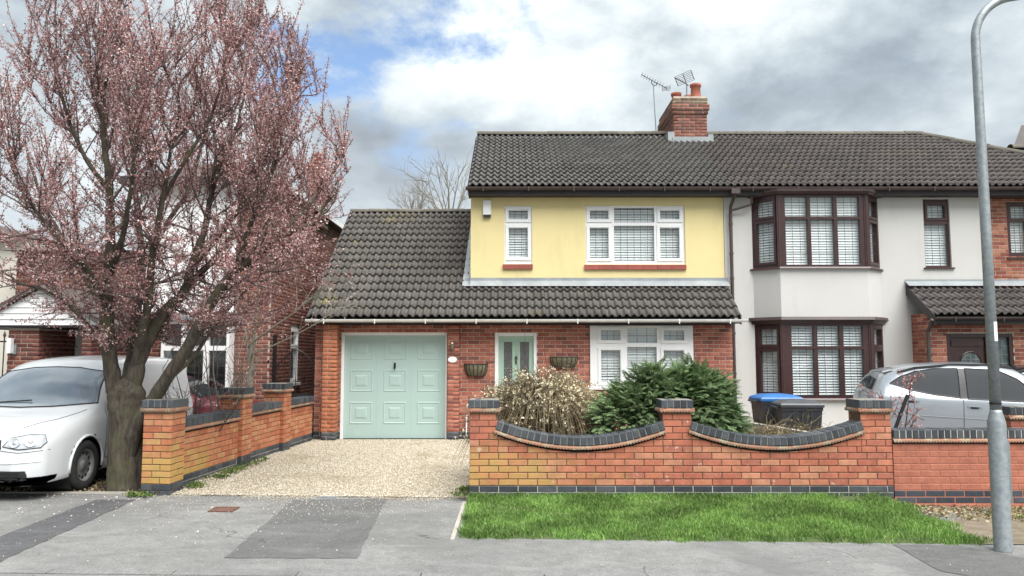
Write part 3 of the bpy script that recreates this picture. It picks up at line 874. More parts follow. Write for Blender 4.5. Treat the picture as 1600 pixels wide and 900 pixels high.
kn = MB().lathe([(.006, -.09), (.02, -.05), (.012, 0), (.03, .03), (.008, .075)], 10, Matrix.Translation((kx.x, GY + .062, kx.z)))
kn.build('knocker', M['iron'], fdo)
# windows on a wall plane, from photo rectangles
def win_at(parent, Y, outer, panes, fmat, inset=0.04, **kw):
    o = rect(outer, Y)
    pr = []
    for p_ in panes:
        q = rect(p_, Y); pr.append((q[0] - o[0], q[1] - o[0], q[2] - o[2], q[3] - o[2]))
    return window(parent, on(Y + inset, o[0], o[2]), o[1] - o[0], o[3] - o[2], pr, fmat, **kw), o
P3 = [(938, 515, 970, 532.5), (980, 512.5, 1026, 536), (1036, 515.5, 1069, 532.8), (938, 546.5, 970, 598), (980, 542, 1026, 601), (1036, 547, 1069, 598)]
win_at(house, GY, (922, 509, 1083, 606), P3, M['upvc'], inset=-0.03, lead=[(3, 2)] * 3 + [(3, 5)] * 3, blind=1.12, sash=(0, 2, 3, 5), sill=(.04, .03, .07),
       label='white casement window with blinds behind the evergreen')
# soffit, fascia, gutter of the lean-to
MB().box(-3.84, 4.26, 14.50, 14.80, 2.19, 2.205).build('soffit', M['fascia'], house)
MB().box(X0 + .01, X1 - .01, 14.83, 14.99, 2.176, 2.50).build('wall_plate', M['fascia'], house)
MB().box(-3.84, 4.30, 14.475, 14.50, 2.185, 2.275).build('fascia', M['fascia'], house)
gutter('gutter', (-3.87, 14.405, 2.262), (4.42, 14.405, 2.262), M['gutter_white'], house, joint=0.95)
# lean-to and garage roof: one slope
SN = math.sqrt(1 + SL * SL); S = Vector((0, 1, SL))
roof = MB().add([(EX, EY + .05, EZ + .05 * SL - .03), (4.30, EY + .05, EZ + .05 * SL - .03), (4.30, YY + .05, EZ + (YY + .05 - EY) * SL - .03), (-.80, YY + .05, EZ + (YY + .05 - EY) * SL - .03),
                 (-.80, RIDGE_Y, EZ + (RIDGE_Y - EY) * SL - .03), (EX, RIDGE_Y, EZ + (RIDGE_Y - EY) * SL - .03)], [(0, 1, 2, 3, 4, 5)])
zr = EZ + (RIDGE_Y - EY) * SL
roof.add([(EX, RIDGE_Y, zr - .03), (-.80, RIDGE_Y, zr - .03), (-.80, 21.8, 2.3), (EX, 21.8, 2.3)], [(0, 1, 2, 3)])
roof = roof.build('garage_roof', M['felt'], house)
LS = (RIDGE_Y - EY) * SN; xl = -0.86 - EX
def clip_lean(x0, x1, y0, y1):
    if y0 > 1.05:
        if x0 >= xl - .01: return None
        return (x0, min(x1, xl))
    return (x0, x1)
tile_slope(roof, slope_frame((EX, EY, EZ), (1, 0, 0), S), 4.32 - EX, LS, M['tile'], clip=clip_lean, single=lambda c, r: r <= 11)
ridge_run(roof, (EX, RIDGE_Y, zr + .02), (-.80, RIDGE_Y, zr + .02), M['ridge'], 0.10)
# verge mortar and bargeboard at the left and right ends
for x_, y1 in ((EX - .012, RIDGE_Y), (4.315, YY)):
    z1 = EZ + (y1 - EY) * SL
    MB().add([(x_ - .012, EY + .02, EZ - .12), (x_ + .012, EY + .02, EZ - .12), (x_ + .012, y1, z1 - .12), (x_ - .012, y1, z1 - .12),
              (x_ - .012, EY + .02, EZ + .03), (x_ + .012, EY + .02, EZ + .03), (x_ + .012, y1, z1 + .03), (x_ - .012, y1, z1 + .03)],
             [(0, 3, 2, 1), (4, 5, 6, 7), (0, 1, 5, 4), (1, 2, 6, 5), (2, 3, 7, 6), (3, 0, 4, 7)]).build('verge_board', M['fascia'], house)
# upper storey
wz0, wz1 = 2.7, at(930, 302, YY).z
UX0, UX1 = -0.835, 4.285
sw = (788, 321, 831.5, 412.5); lw = (915, 321, 1070.5, 413)
uh = [rect(sw, YY), rect(lw, YY)]
wall_panel('wall', on(YY, UX0), UX1 - UX0, wz0, wz1, [(h[0] - UX0, h[1] - UX0, h[2], h[3]) for h in uh], .25, M['yellow'], house)
for nm, bx in (('side_wall', (UX0, UX0 + .22, YY + .251, 22.4, 2.0, wz1)), ('party_wall', (UX1 - .2, UX1 - .004, YY + .251, 22.4, 0, wz1)), ('rear_wall', (UX0, UX1, 22.4, 22.6, 0, wz1)),
               ('garage_side_wall', (X0, X0 + .2, GY + .24, 21.6, 0, 2.2)), ('garage_rear_wall', (X0, UX0, 21.6, 21.8, 0, 2.25)), ('inner_floor', (UX0, UX1, 15.66, 22.4, 2.6, 2.7)), ('floor_slab', (X0, UX1, 15.1, 22.4, -.05, .0))):
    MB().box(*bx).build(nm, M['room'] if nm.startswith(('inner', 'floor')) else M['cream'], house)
g1 = MB().add([(UX0 + .02, 15.4, wz1 - .1), (UX0 + .02, 22.5, wz1 - .1), (UX0 + .02, 18.8, 7.0)], [(0, 2, 1)]); g1.build('gable', M['cream'], house)
win_at(house, YY, sw, [(794, 327.5, 825.5, 343), (794, 355, 825.5, 402.5)], M['upvc'], lead=[(3, 2), (3, 4)], blind=1.12, sash=(0, 1), sash_w=.05,
       label='narrow white upstairs window beside the alarm box')
win_at(house, YY, lw, [(921, 327.5, 952, 343), (960, 324, 1023, 347), (1031, 327.5, 1063, 343), (921, 355, 952, 404), (960, 352, 1023, 408), (1031, 355, 1063, 404)], M['upvc'],
       lead=[(3, 2), (6, 2), (3, 2), (3, 4), (6, 4), (3, 4)], blind=1.12, sash=(0, 2, 3, 5), sash_w=.05, label='wide white upstairs window with leaded panes')
for p_ in ((785.5, 413.3, 832.5, 420.5), (913, 414, 1072, 421.3)):
    q = rect(p_, YY); nt = max(2, round((q[1] - q[0]) / .30)); tw = (q[1] - q[0]) / nt
    for i in range(nt): MB().box(q[0] + i * tw + .002, q[0] + (i + 1) * tw - .002, YY - .045, YY + .02, q[2], q[3]).build('sill_tile', M['red_sill'], house)
# lead flashing at the foot of the yellow wall and up the garage roof
ff = MB()
zf = EZ + (YY - EY) * SL
ff.add([(UX0 - .12, YY - .012, zf + .17), (UX1 + .06, YY - .012, zf + .17), (UX1 + .06, YY - .012, zf + .11), (UX0 - .12, YY - .012, zf + .11),
        (UX1 + .06, YY - .17, zf - .17 * SL + .115), (UX0 - .12, YY - .17, zf - .17 * SL + .115)], [(0, 3, 2, 1), (3, 5, 4, 2)])
n_ = Vector((0, -SL, 1)).normalized() * .09
a_, b_ = Vector((0, YY - .1, zf - .1 * SL)) + n_, Vector((0, RIDGE_Y, zr)) + n_
ff.add([(UX0 - .16, *a_[1:]), (UX0 + .01, *a_[1:]), (UX0 + .01, *b_[1:]), (UX0 - .10, *b_[1:])], [(0, 1, 2, 3)])
ff.add([(UX0 - .006, a_.y, a_.z - .05), (UX0 - .006, a_.y, a_.z + .13), (UX0 - .006, b_.y, b_.z + .13), (UX0 - .006, b_.y, b_.z - .05)], [(0, 1, 2, 3)])
ff.build('lead_flashing', M['lead'], house)
# main roof (shared plane with the house next door)
ME, MZ, MRY = 15.1, 4.93, 18.8
MS = (at(800, 207, MRY).z - .10 - MZ) / (MRY - ME); MRZ = MZ + MS * (MRY - ME)
BX = 4.42
SNm = math.sqrt(1 + MS * MS); MLS = (MRY - ME) * SNm
VX = -0.872
mroof = MB().add([(VX, ME + .05, MZ + .05 * MS - .03), (BX, ME + .05, MZ + .05 * MS - .03), (BX, MRY, MRZ - .03), (VX, MRY, MRZ - .03)], [(0, 1, 2, 3)])
mroof.add([(VX, MRY, MRZ - .03), (BX, MRY, MRZ - .03), (BX, 22.7, MZ - .1), (VX, 22.7, MZ - .1)], [(0, 1, 2, 3)])
mroof = mroof.build('main_roof', M['felt'], house)
cx0, cx1, cy0, cy1 = 3.94, 4.75, 18.28, 20.0
def clip_ch(x0, x1, y0, y1):
    yy_ = ME + y0 / SNm
    if yy_ > cy0 - .05 and x0 + VX > cx0 - .05: return None
    return (x0, x1)
tile_slope(mroof, slope_frame((VX, ME, MZ), (1, 0, 0), (0, 1, MS)), BX - VX, MLS, M['tile_main'], clip=clip_ch, single=lambda c, r: r <= 4, gauge=.312)
ridge_run(mroof, (VX, MRY, MRZ + .03), (cx0, MRY, MRZ + .03), M['ridge'])
MB().add([(VX - .02, ME + .02, MZ - .14), (VX - .02, ME + .02, MZ + .03), (VX - .02, MRY, MRZ + .04), (VX - .02, MRY, MRZ - .14)], [(0, 1, 2, 3)]).build('verge_board', M['fascia'], house)
zfa = at(930, 305, 15.13).z
MB().box(VX - .005, BX - .004, 15.12, 15.15, zfa, MZ - .02).build('fascia', M['fascia'], house)
MB().box(VX - .005, BX - .004, 15.15, YY + .1, zfa + .006, zfa + .02).build('soffit', M['fascia'], house)
gutter('gutter', (VX - .05, 15.055, MZ - .005), (BX - .01, 15.055, MZ - .005), M['brown_gutter'], house, r=.062, joint=0.9)
# chimney
ch = MB().box(cx0 + .01, cx1 - .01, cy0 + .01, cy1 - .01, 6.2, 7.9).build('chimney', M['mortar'], house)
czt = at(1080, 152, cy0).z
for O, U, N, L in (((cx0, cy0, 0), (1, 0, 0), (0, -1, 0), cx1 - cx0), ((cx0, cy1, 0), (0, -1, 0), (-1, 0, 0), cy1 - cy0), ((cx1, cy0, 0), (0, 1, 0), (1, 0, 0), cy1 - cy0)):
    lay(ch, frame(O, U, N), course_bricks(L, 6.30, 16, start=.05), M['brick_chim'], False)
def ring(o, z0, n, mat):
    for O, U, N, L in (((cx0 - o, cy0 - o, 0), (1, 0, 0), (0, -1, 0), cx1 - cx0 + 2 * o), ((cx0 - o, cy1 + o, 0), (0, -1, 0), (-1, 0, 0), cy1 - cy0 + 2 * o), ((cx1 + o, cy0 - o, 0), (0, 1, 0), (1, 0, 0), cy1 - cy0 + 2 * o)):
        lay(ch, frame(O, U, N), course_bricks(L, z0, n, start=.07), mat, False)
    MB().box(cx0 - o + .006, cx1 + o - .006, cy0 - o + .006, cy1 + o - .006, z0 + .004, z0 + n * .075 - .003).build('corbel', M['mortar'], ch)
ring(.03, czt - .42, 1, M['brick_chim']); ring(.055, czt - .33, 2, M['brick_chim'])
M['brick_soot'] = brick_mat('sooty brick', [(0.17, 0.115, 0.085), (0.22, 0.14, 0.10), (0.14, 0.10, 0.08), (0.24, 0.19, 0.13)])
ring(.02, czt - .165, 2, M['brick_soot'])
MB().box(cx0 + .03, cx1 - .03, cy0 + .03, cy1 - .03, czt - .03, czt + .02).build('flaunching', M['concrete'], ch)
def pot(x, y, r, h):
    MB().lathe([(r * 1.12, 0), (r * 1.08, .06), (r, .09), (r * .93, h - .08), (r * 1.12, h - .06), (r * 1.14, h), (r * .92, h), (r * .85, h - .2)], 16, Matrix.Translation((x, y, czt + .015)), cap=False).build('chimney_pot', M['terracotta'], ch, smooth=True)
pot(at(1086, 140, 18.6).x, 18.55, .125, .40); pot(at(1052, 150, 19.55).x, 19.2, .12, .40); pot(at(1075, 150, 19.5).x, 19.45, .115, .42); pot(4.35, 19.75, .11, .35)
fl = MB(); hz = MZ + MS * (cy0 - ME)
fl.box(cx0 - .05, cx1 + .05, cy0 - .10, cy0 - .006, hz - .05, hz + .11); fl.box(cx0 - .16, cx0 - .006, cy0 - .08, 18.75, hz - .05, hz + .24); fl.box(cx1 + .006, cx1 + .13, cy0 - .08, 18.75, hz - .05, hz + .18)
fl.build('flashing', M['lead'], ch)
# things fixed to the front
q = rect((755, 314, 767.5, 340), YY)
ab = thing('alarm_box', 'white burglar alarm box high on the yellow wall', 'alarm box', ((q[0] + q[1]) / 2, YY, q[2]))
MB().prism([(q[0], q[2] + .05), (q[1], q[2] + .05), (q[1], q[3] - .02), (q[1] - .02, q[3]), (q[0] + .02, q[3]), (q[0], q[3] - .02)], YY - .075, YY - .001).build('cover', M['upvc'], ab)
MB().box(q[0] + .008, q[1] - .008, YY - .068, YY - .002, q[2], q[2] + .05).build('strobe', M['fascia'], ab)
def hay_basket(px0, px1, py0, py1, label):
    q = rect((px0, py0, px1, py1), GY - .1)
    th = thing('wall_basket', label, 'planter', ((q[0] + q[1]) / 2, GY, q[2]), 'hay rack baskets on the brick wall')
    W, H_ = q[1] - q[0], q[3] - q[2]; cx = (q[0] + q[1]) / 2
    vs, fs = [], []; nu, nv = 16, 6
    def P_(i, j, o=0.0):
        t_ = math.pi * i / nu; s_ = j / nv
        wv = (W / 2 + o) * (1 - .26 * s_ ** 2); dv = (.16 + o) * (1 - .55 * s_ ** 2)
        return (cx - wv * math.cos(t_), GY - .004 - dv * math.sin(t_), q[3] - s_ * (H_ + o))
    for j in range(nv + 1):
        for i in range(nu + 1):
            p_ = P_(i, j); vs.append(p_)
    for j in range(nv):
        for i in range(nu):
            a = j * (nu + 1) + i; fs.append((a, a + 1, a + nu + 2, a + nu + 1))
    fs.append(tuple(nv * (nu + 1) + i for i in range(nu + 1))); fs.append(tuple(range(nu + 1)))
    MB().add(vs, fs).build('liner', M['coir'], th)
    ir = MB()
    for j in (0, nv): ir.tube([P_(i, j, .008) for i in range(nu + 1)], .006, 5)
    for i in range(1, nu, 2): ir.tube([P_(i, j, .008) for j in range(nv + 1)], .006, 5)
    ir.build('iron_rack', M['iron'], th)
M['coir'] = pm('mossy coir', (0.20, 0.19, 0.13), (0.13, 0.12, 0.075), 22, 0.95, 0.9, 80)
hay_basket(725.5, 761.5, 569, 586.5, 'half-round wall basket left of the front door')
hay_basket(860, 903, 557.5, 573, 'half-round wall basket between front door and window')
a = at(707, 540, 14.66)
lp = thing('wall_lamp', 'small brass coach lamp on the brick pier beside the garage door', 'lamp', (a.x, 14.66, a.z))
M['brass'] = pm('aged brass', (0.30, 0.26, 0.18), (0.16, 0.14, 0.10), 30, 0.4, metal=0.7)
MB().lathe([(.012, -.09), (.03, -.06), (.035, .02), (.045, .03), (.03, .06), (.008, .085)], 10, Matrix.Translation((a.x, 14.60, a.z))).build('lantern', M['brass'], lp)
MB().box(a.x - .03, a.x + .03, 14.665, 14.678, a.z - .08, a.z + .06).build('back_plate', M['brass'], lp)
MB().tube([(a.x, 14.67, a.z + .03), (a.x + .03, 14.63, a.z + .09), (a.x, 14.60, a.z + .08)], .008, 6).build('bracket', M['brass'], lp)
a = at(707, 562, 14.67)
pq = MB().lathe([(.087, 0), (.087, .008), (.078, .014), (.0, .014)], 24, Matrix.Translation((a.x, 14.675, a.z)) @ Matrix.Diagonal((1, 1, .66, 1)) @ Matrix.Rotation(R(90), 4, 'X'))
tag(pq.build('house_plaque', M['upvc']), 'white oval house plaque below the brass coach lamp', 'plaque')
a = at(728.5, 660, 14.7)
pp = MB().tube([(a.x, 14.76, .06), (a.x, 14.76, .42), (a.x + .02, 14.76, .47)], .014, 8)
pp.box(a.x - .03, a.x + .03, 14.74, 14.795, .38, .40)
tag(pp.build('waste_pipe', M['upvc']), 'thin white pipe at the foot of the brick wall beside the garage', 'pipe')
# ================================================================== WHITE HOUSE NEXT DOOR
wh = thing('semi_detached_house', 'off-white rendered semi-detached house with dark rosewood bay windows', 'house', (8.0, 15.39, 0))
WX0, WX1 = 4.296, at(1533, 380, YY).x
rwp = (1444, 311, 1485, 418); rwr = rect(rwp, YY)
b_l0, b_l1, b_r1, b_r0, b_Y = 4.86, 5.27, 7.00, 7.42, 15.0
uz0, uz1 = at(1284, 417, b_Y).z, at(1284, 304, b_Y).z
lz0, lz1 = at(1290, 622, b_Y).z, at(1290, 506, b_Y).z
wall_panel('wall', on(YY, WX0), WX1 - WX0, -.05, wz1, [(rwr[0] - WX0, rwr[1] - WX0, rwr[2], rwr[3]), (b_l0 + .08 - WX0, b_r0 - .08 - WX0, uz0, uz1), (b_l0 + .08 - WX0, b_r0 - .08 - WX0, lz0, lz1)], .25, M['white_render'], wh)
for nm, bx in (('rear_wall', (WX0, 13.4, 22.4, 22.6, 0, wz1)), ('inner_floor', (WX0, 13, 15.66, 22.4, 2.5, 2.6)), ('inner_wall', (9.0, 9.1, 15.66, 22.4, 0, wz1)), ('floor_slab', (WX0, 13.2, 15.1, 22.4, -.05, .0))):
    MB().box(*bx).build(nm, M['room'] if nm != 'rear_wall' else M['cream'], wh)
win_at(wh, YY, rwp, [(1449.8, 319.6, 1478, 341), (1447.3, 350, 1483.4, 414.5)], M['brown'], inset=.05, lead=[(3, 2), (3, 4)], blind=1.15, sash=(0,), sash_w=.04, sill=(.04, .03, .09), label='narrow brown upstairs window in the white wall')
# bays
def plan(o=0.0):
    """bay outline (x,y) from wall to wall, grown outwards by o"""
    k = o * .42
    return [(b_l0 - o * 1.1, YY), (b_l1 - k, b_Y - o), (b_r1 + k, b_Y - o), (b_r0 + o * 1.1, YY)]
def bay_prism(z0, z1, o0, o1, mat, name, parent):
    a, b = plan(o0), plan(o1); n = 4
    vs = [(x, y, z0) for x, y in a] + [(x, y, z1) for x, y in b]
    fs = [(0, 1, 5, 4), (1, 2, 6, 5), (2, 3, 7, 6), (3, 2, 1, 0), (4, 5, 6, 7), (0, 4, 7, 3)]
    return MB().add(vs, fs).build(name, mat, parent)
bay_prism(lz1 + .14, uz0 - .035, 0, 0, M['white_render'], 'bay_wall', wh)
bay_prism(-.05, lz0 - .035, 0, 0, M['white_render'], 'bay_wall', wh)
def bay_window(z0, z1, tz0, name_label, fx, upper):
    H_ = z1 - z0
    Wf = b_r1 - b_l1
    pf = [(a_ * Wf, c_ * Wf) for a_, c_ in fx]
    tl = tz0 - z0
    panes = [(a_, c_, tl + .035, H_ - .045) for a_, c_ in pf] + [(a_, c_, .045, tl - .02) for a_, c_ in pf]
    bayw = window(wh, frame((b_l1, b_Y, z0), FX, FN), Wf, H_, panes, M['rosewood'], 'bay_window', lead=[(3, 2)] * 3 + [(3, 4)] * 3, blind=0.85 if not upper else 1.15, depth=.09, label=name_label)
    for P0, P1 in (((b_l0, YY), (b_l1, b_Y)), ((b_r1, b_Y), (b_r0, YY))):
        U = Vector((P1[0] - P0[0], P1[1] - P0[1], 0)); L = U.length; U.normalize(); N = Vector((U.y, -U.x, 0))
        pn = [(.10, L - .10, tl + .05, H_ - .09), (.10, L - .10, .10, tl - .06)]
        window(wh, frame((P0[0], P0[1], z0), U, N), L, H_, pn, M['rosewood'], 'side_window', lead=[(3, 2), (3, 4)], blind=1.0, sash=(0, 1), sash_w=.04, depth=.09)
    for xx in (b_l1, b_r1):      # corner posts with fluting
        MB().box(xx - .045, xx + .045, b_Y - .012, b_Y + .05, z0, z1, ).build('corner_post', M['rosewood'], bayw)
        MB().box(xx - .012, xx + .012, b_Y - .022, b_Y - .010, z0 + .02, z1 - .02).build('corner_post', M['brown'], bayw)
    bay_prism(z0 - .034, z0 - .001, .07, .05, M['brown'], 'sill', bayw)
    return bayw
ub = bay_window(uz0, uz1, at(1284, 341, b_Y).z, 'rosewood upstairs bay window with blinds', [(.075, .33), (.365, .63), (.67, .925)], True)
lb = bay_window(lz0, lz1, at(1290, 543.5, b_Y).z, 'rosewood ground floor bay window with open slatted blinds', [(.105, .355), (.395, .645), (.69, .91)], False)
bay_prism(uz1 + .002, uz1 + .045, .06, .10, M['brown'], 'bay_fascia', wh)
bay_prism(uz1 + .046, uz1 + .095, .12, .13, M['brown_gutter'], 'bay_roof', wh)
bay_prism(lz1 + .002, lz1 + .075, .05, .07, M['rosewood'], 'bay_fascia', wh)
bay_prism(lz1 + .076, lz1 + .135, .12, .10, M['brown_gutter'], 'bay_roof', wh)
# brick side extension, set back a little
sy = YY + .12
ex_win = rect((1574.5, 315, 1640, 402), sy)
exL, exR = WX1 + .002, 13.3
brick_face(wh, (exL, sy, 0), FX, FN, exR - exL, 2.4, 32, M['brick_pale'], M['mortar_pale'], holes=[(ex_win[0] - exL, ex_win[1] - exL, ex_win[2], ex_win[3])], limit=160,
           vis=lambda u, z: z > 3.2 and u < 1.3, mortar_name='side_wall')
win_at(wh, sy, (1574.5, 315, 1640, 402), [(1581, 322, 1605, 341), (1611, 322, 1634, 341), (1581, 346, 1605, 394), (1611, 346, 1634, 394)], M['brown'], inset=.04, lead=[(3, 2)] * 2 + [(3, 3)] * 2, blind=1.1, sill=(.05, .04, .08))
# main roof with hip
def roof_hit(px, py):
    d = ray(px, py); t_ = (MZ + MS * (0 - ME) - CAM_H) / (d.z - MS * d.y)
    return Vector((d.x * t_, d.y * t_, CAM_H + d.z * t_))
HR = Vector((at(1438, 203, MRY).x, MRY, MRZ)); hp = roof_hit(1600, 245)
k_ = (ME - HR.y) / (hp.y - HR.y); HE = HR + (hp - HR) * k_
wr = MB().add([(BX, ME + .05, MZ + .05 * MS - .03), (HE.x, ME + .05, MZ + .05 * MS - .03), (HR.x, MRY, MRZ - .03), (BX, MRY, MRZ - .03)], [(0, 1, 2, 3)])
wr.add([(BX, MRY, MRZ - .03), (HR.x, MRY, MRZ - .03), (HE.x, 22.7, MZ - .1), (BX, 22.7, MZ - .1)], [(0, 1, 2, 3)])
wr.add([(HE.x, ME + .05, MZ - .03), (HE.x, 22.7, MZ - .1), (HR.x, MRY, MRZ - .03)], [(0, 1, 2)])
wr = wr.build('main_roof', M['felt'], wh)
hs = (HE.x - HR.x) / MLS
def clip_hip(x0, x1, y0, y1):
    yy_ = ME + y0 / SNm
    if yy_ > cy0 - .05 and x0 + BX < cx1 + .03: return None
    lim = HE.x - BX - hs * (y0 + y1) / 2
    if x0 >= lim: return None
    return (x0, min(x1, lim))
tile_slope(wr, slope_frame((BX, ME, MZ), (1, 0, 0), (0, 1, MS)), HE.x - BX, MLS, M['tile_brown'], clip=clip_hip, single=lambda c, r: r <= 10 and c < 24, gauge=.312)
ridge_run(wr, (cx1, MRY, MRZ + .03), HR + Vector((0, 0, .03)), M['ridge'])
ridge_run(wr, HE + Vector((0, 0, .05)), HR + Vector((0, 0, .04)), M['ridge'], .11)
MB().box(BX, HE.x, 15.12, 15.15, zfa, MZ - .02).build('fascia', M['fascia'], wh)
MB().box(BX, HE.x, 15.15, YY + .15, zfa + .006, zfa + .02).build('soffit', M['fascia'], wh)
gutter('gutter', (BX + .01, 15.055, MZ - .005), (HE.x, 15.055, MZ - .005), M['brown_gutter'], wh, r=.062, joint=0.9)
# downpipe between the houses, with the branch from the upper bay
dpx = at(1143, 400, 15.30).x
dp = MB().tube([(dpx + .04, 15.06, MZ - .06), (dpx + .04, 15.08, MZ - .14), (dpx - .01, 15.24, MZ - .36), (dpx, 15.30, MZ - .5), (dpx, 15.30, .05)], .034, 10)
for zz in (4.2, 3.6, 3.1, 2.0, 1.2): dp.tube([(dpx, 15.30, zz), (dpx, 15.30, zz + .05)], .042, 10)
dp.box(dpx - .05, dpx + .12, 15.00, 15.13, MZ - .14, MZ - .03)
dp = dp.build('downpipe', M['brown_gutter'], wh)
e1 = at(1172, 318, 15.3)
MB().tube([(e1.x, 15.2, uz1 + .03), (e1.x, 15.2, e1.z), (e1.x - .02, 15.22, e1.z - .04), (dpx, 15.30, e1.z - .15)], .024, 8).build('branch_pipe', M['brown_gutter'], dp)
# porch extension
pz_t = at(1480, 449, YY).z
PX0, PXR = at(1417, 452, YY).x, 13.3
pe = Vector((PX0, 14.38, at(1455, 494, 14.38).z)); PS = (pz_t - pe.z) / (YY - pe.y); PSN = math.sqrt(1 + PS * PS)
pr = MB().add([(PX0, pe.y + .03, pe.z - .02), (PXR, pe.y + .03, pe.z - .02), (PXR, YY, pz_t - .02), (PX0, YY, pz_t - .02)], [(0, 1, 2, 3)]).build('porch_roof', M['felt'], wh)
tile_slope(pr, slope_frame((PX0, pe.y, pe.z), (1, 0, 0), (0, 1, PS)), PXR - PX0, (YY - pe.y) * PSN, M['tile_brown'], single=lambda c, r: c < 10)
MB().add([(PX0 - .04, YY - .02, pz_t + .16), (PXR, YY - .02, pz_t + .16), (PXR, YY - .02, pz_t + .12), (PX0 - .04, YY - .02, pz_t + .12), (PXR, YY - .18, pz_t - .18 * PS + .13), (PX0 - .04, YY - .18, pz_t - .18 * PS + .13)], [(0, 3, 2, 1), (3, 5, 4, 2)]).build('lead_flashing', M['lead'], wh)
y0_, z0_, y1_, z1_ = pe.y + .02, pe.z, YY - .01, pz_t
MB().add([(PX0 - .03, y0_, z0_ - .15), (PX0, y0_, z0_ - .15), (PX0, y1_, z1_ - .15), (PX0 - .03, y1_, z1_ - .15), (PX0 - .03, y0_, z0_ + .045), (PX0, y0_, z0_ + .045), (PX0, y1_, z1_ + .045), (PX0 - .03, y1_, z1_ + .045)],
         [(0, 3, 2, 1), (4, 5, 6, 7), (0, 1, 5, 4), (1, 2, 6, 5), (2, 3, 7, 6), (3, 0, 4, 7)]).build('verge_board', M['fascia'], wh)
PY = 14.68; PXL = at(1456, 540, PY).x
MB().box(PX0, PXR, 14.43, 14.455, pe.z - .14, pe.z - .005).build('fascia', M['fascia'], wh)
MB().box(PX0, PXR, 14.455, PY, pe.z - .13, pe.z - .115).build('soffit', M['fascia'], wh)
gutter('gutter', (PX0 - .02, 14.37, pe.z - .015), (PXR, 14.37, pe.z - .015), M['brown_gutter'], wh, joint=.9)
pd = rect((1483, 521, 1587, 690), PY); pd = (pd[0], pd[1], 0.0, pd[3])
nrow = int((pe.z - .12) / .075)
brick_face(wh, (PXL, PY, 0), FX, FN, PXR - PXL, 0, nrow, M['brick_pale'], M['mortar_pale'], holes=[(pd[0] - PXL, pd[1] - PXL, 0, pd[3])], limit=120, vis=lambda u, z: z > 1.0 and (u < .4 or u > 1.5 or z > 2) and u < 2.2, mortar_name='porch_wall')
brick_face(wh, (PXL, YY + .01, 0), (0, -1, 0), (-1, 0, 0), YY - PY - .004, 0, nrow + 3, M['brick_pale'], M['mortar_pale'], mortar_name='porch_side_wall')
dpp = at(1451, 540, 14.60)
MB().tube([(dpp.x - .01, 14.40, pe.z - .06), (dpp.x, 14.60, pe.z - .28), (dpp.x, 14.60, .05)], .034, 10).build('downpipe', M['brown_gutter'], wh)
# porch door: panelled, arched light, and side light
px0, px1, _, pzt = pd
D_ = MB()
dsp = at(1544, 560, PY).x
for q in cells(px0, px1, 0, pzt - .002, [(px0 + .07, dsp - .03, .05, pzt - .07), (dsp + .05, px1 - .07, .6, pzt - .07)]): D_.box(q[0] + .002, q[1] - .002, PY + .01, PY + .10, q[2], q[3])
pdo = D_.build('porch_door', M['rosewood'], wh)
MB().box(px0 + .07, dsp - .03, PY + .05, PY + .09, .05, pzt - .07).build('door_leaf', M['rosewood'], pdo)
MB().box(px0 + .10, dsp - .06, PY + .03, PY + .052, pzt - .24, pzt - .13).build('moulding', M['rosewood'], pdo)
ac = at(1519, 566, PY); ar = at(1535, 566, PY).x - ac.x
arc = [(ac.x - ar, ac.z - .15), (ac.x + ar, ac.z - .15)] + [(ac.x + ar * math.cos(math.pi * i / 12), ac.z + ar * math.sin(math.pi * i / 12)) for i in range(13)]
M['dark_glass'] = pm('dark door glass', (0.05, 0.07, 0.07), (0.12, 0.15, 0.145), 8, 0.08)
MB().prism(arc, PY + .044, PY + .049).build('pane', M['dark_glass'], pdo)
am = MB().tube([(x_, PY + .045, z_) for x_, z_ in [arc[0]] + arc[:1:-1] + [arc[1], arc[0]]], .016, 6); am.build('moulding', M['rosewood'], pdo)
lm = MB(); bars(lm, ac.x - ar, ac.x + ar, ac.z - .15, ac.z + ar * .8, 4, 3, .006, PY + .042); bars(lm, dsp + .05, px1 - .07, .6, pzt - .07, 3, 8, .006, PY + .058); lm.build('lead_strips', M['lead'], pdo)
MB().box(dsp + .05, px1 - .07, PY + .06, PY + .07, .6, pzt - .07).build('pane', M['dark_glass'], pdo)

# far house roof peeping over the hip
fh = thing('far_house', 'mossy roof end of a house behind the lamp post, above the hip', 'house', (16.5, 24, 0))
a = at(1580, 228, 24); b2 = at(1592, 222, 24)
MB().add([(a.x, 24, a.z - .2), (a.x + 8, 24, a.z - .2), (a.x + 8, 27, a.z + 1.6), (a.x + 2.4, 27, a.z + 1.6)], [(0, 1, 2, 3)]).build('roof', M['tile_brown'], fh)
ridge_run(fh, (a.x - .05, 24, a.z - .1), (a.x + 6, 24, a.z - .02), M['ridge'], .18)
MB().box(a.x + .2, a.x + 8, 24.2, 30, 0, a.z - .2).build('wall', M['brick_dark'], fh)

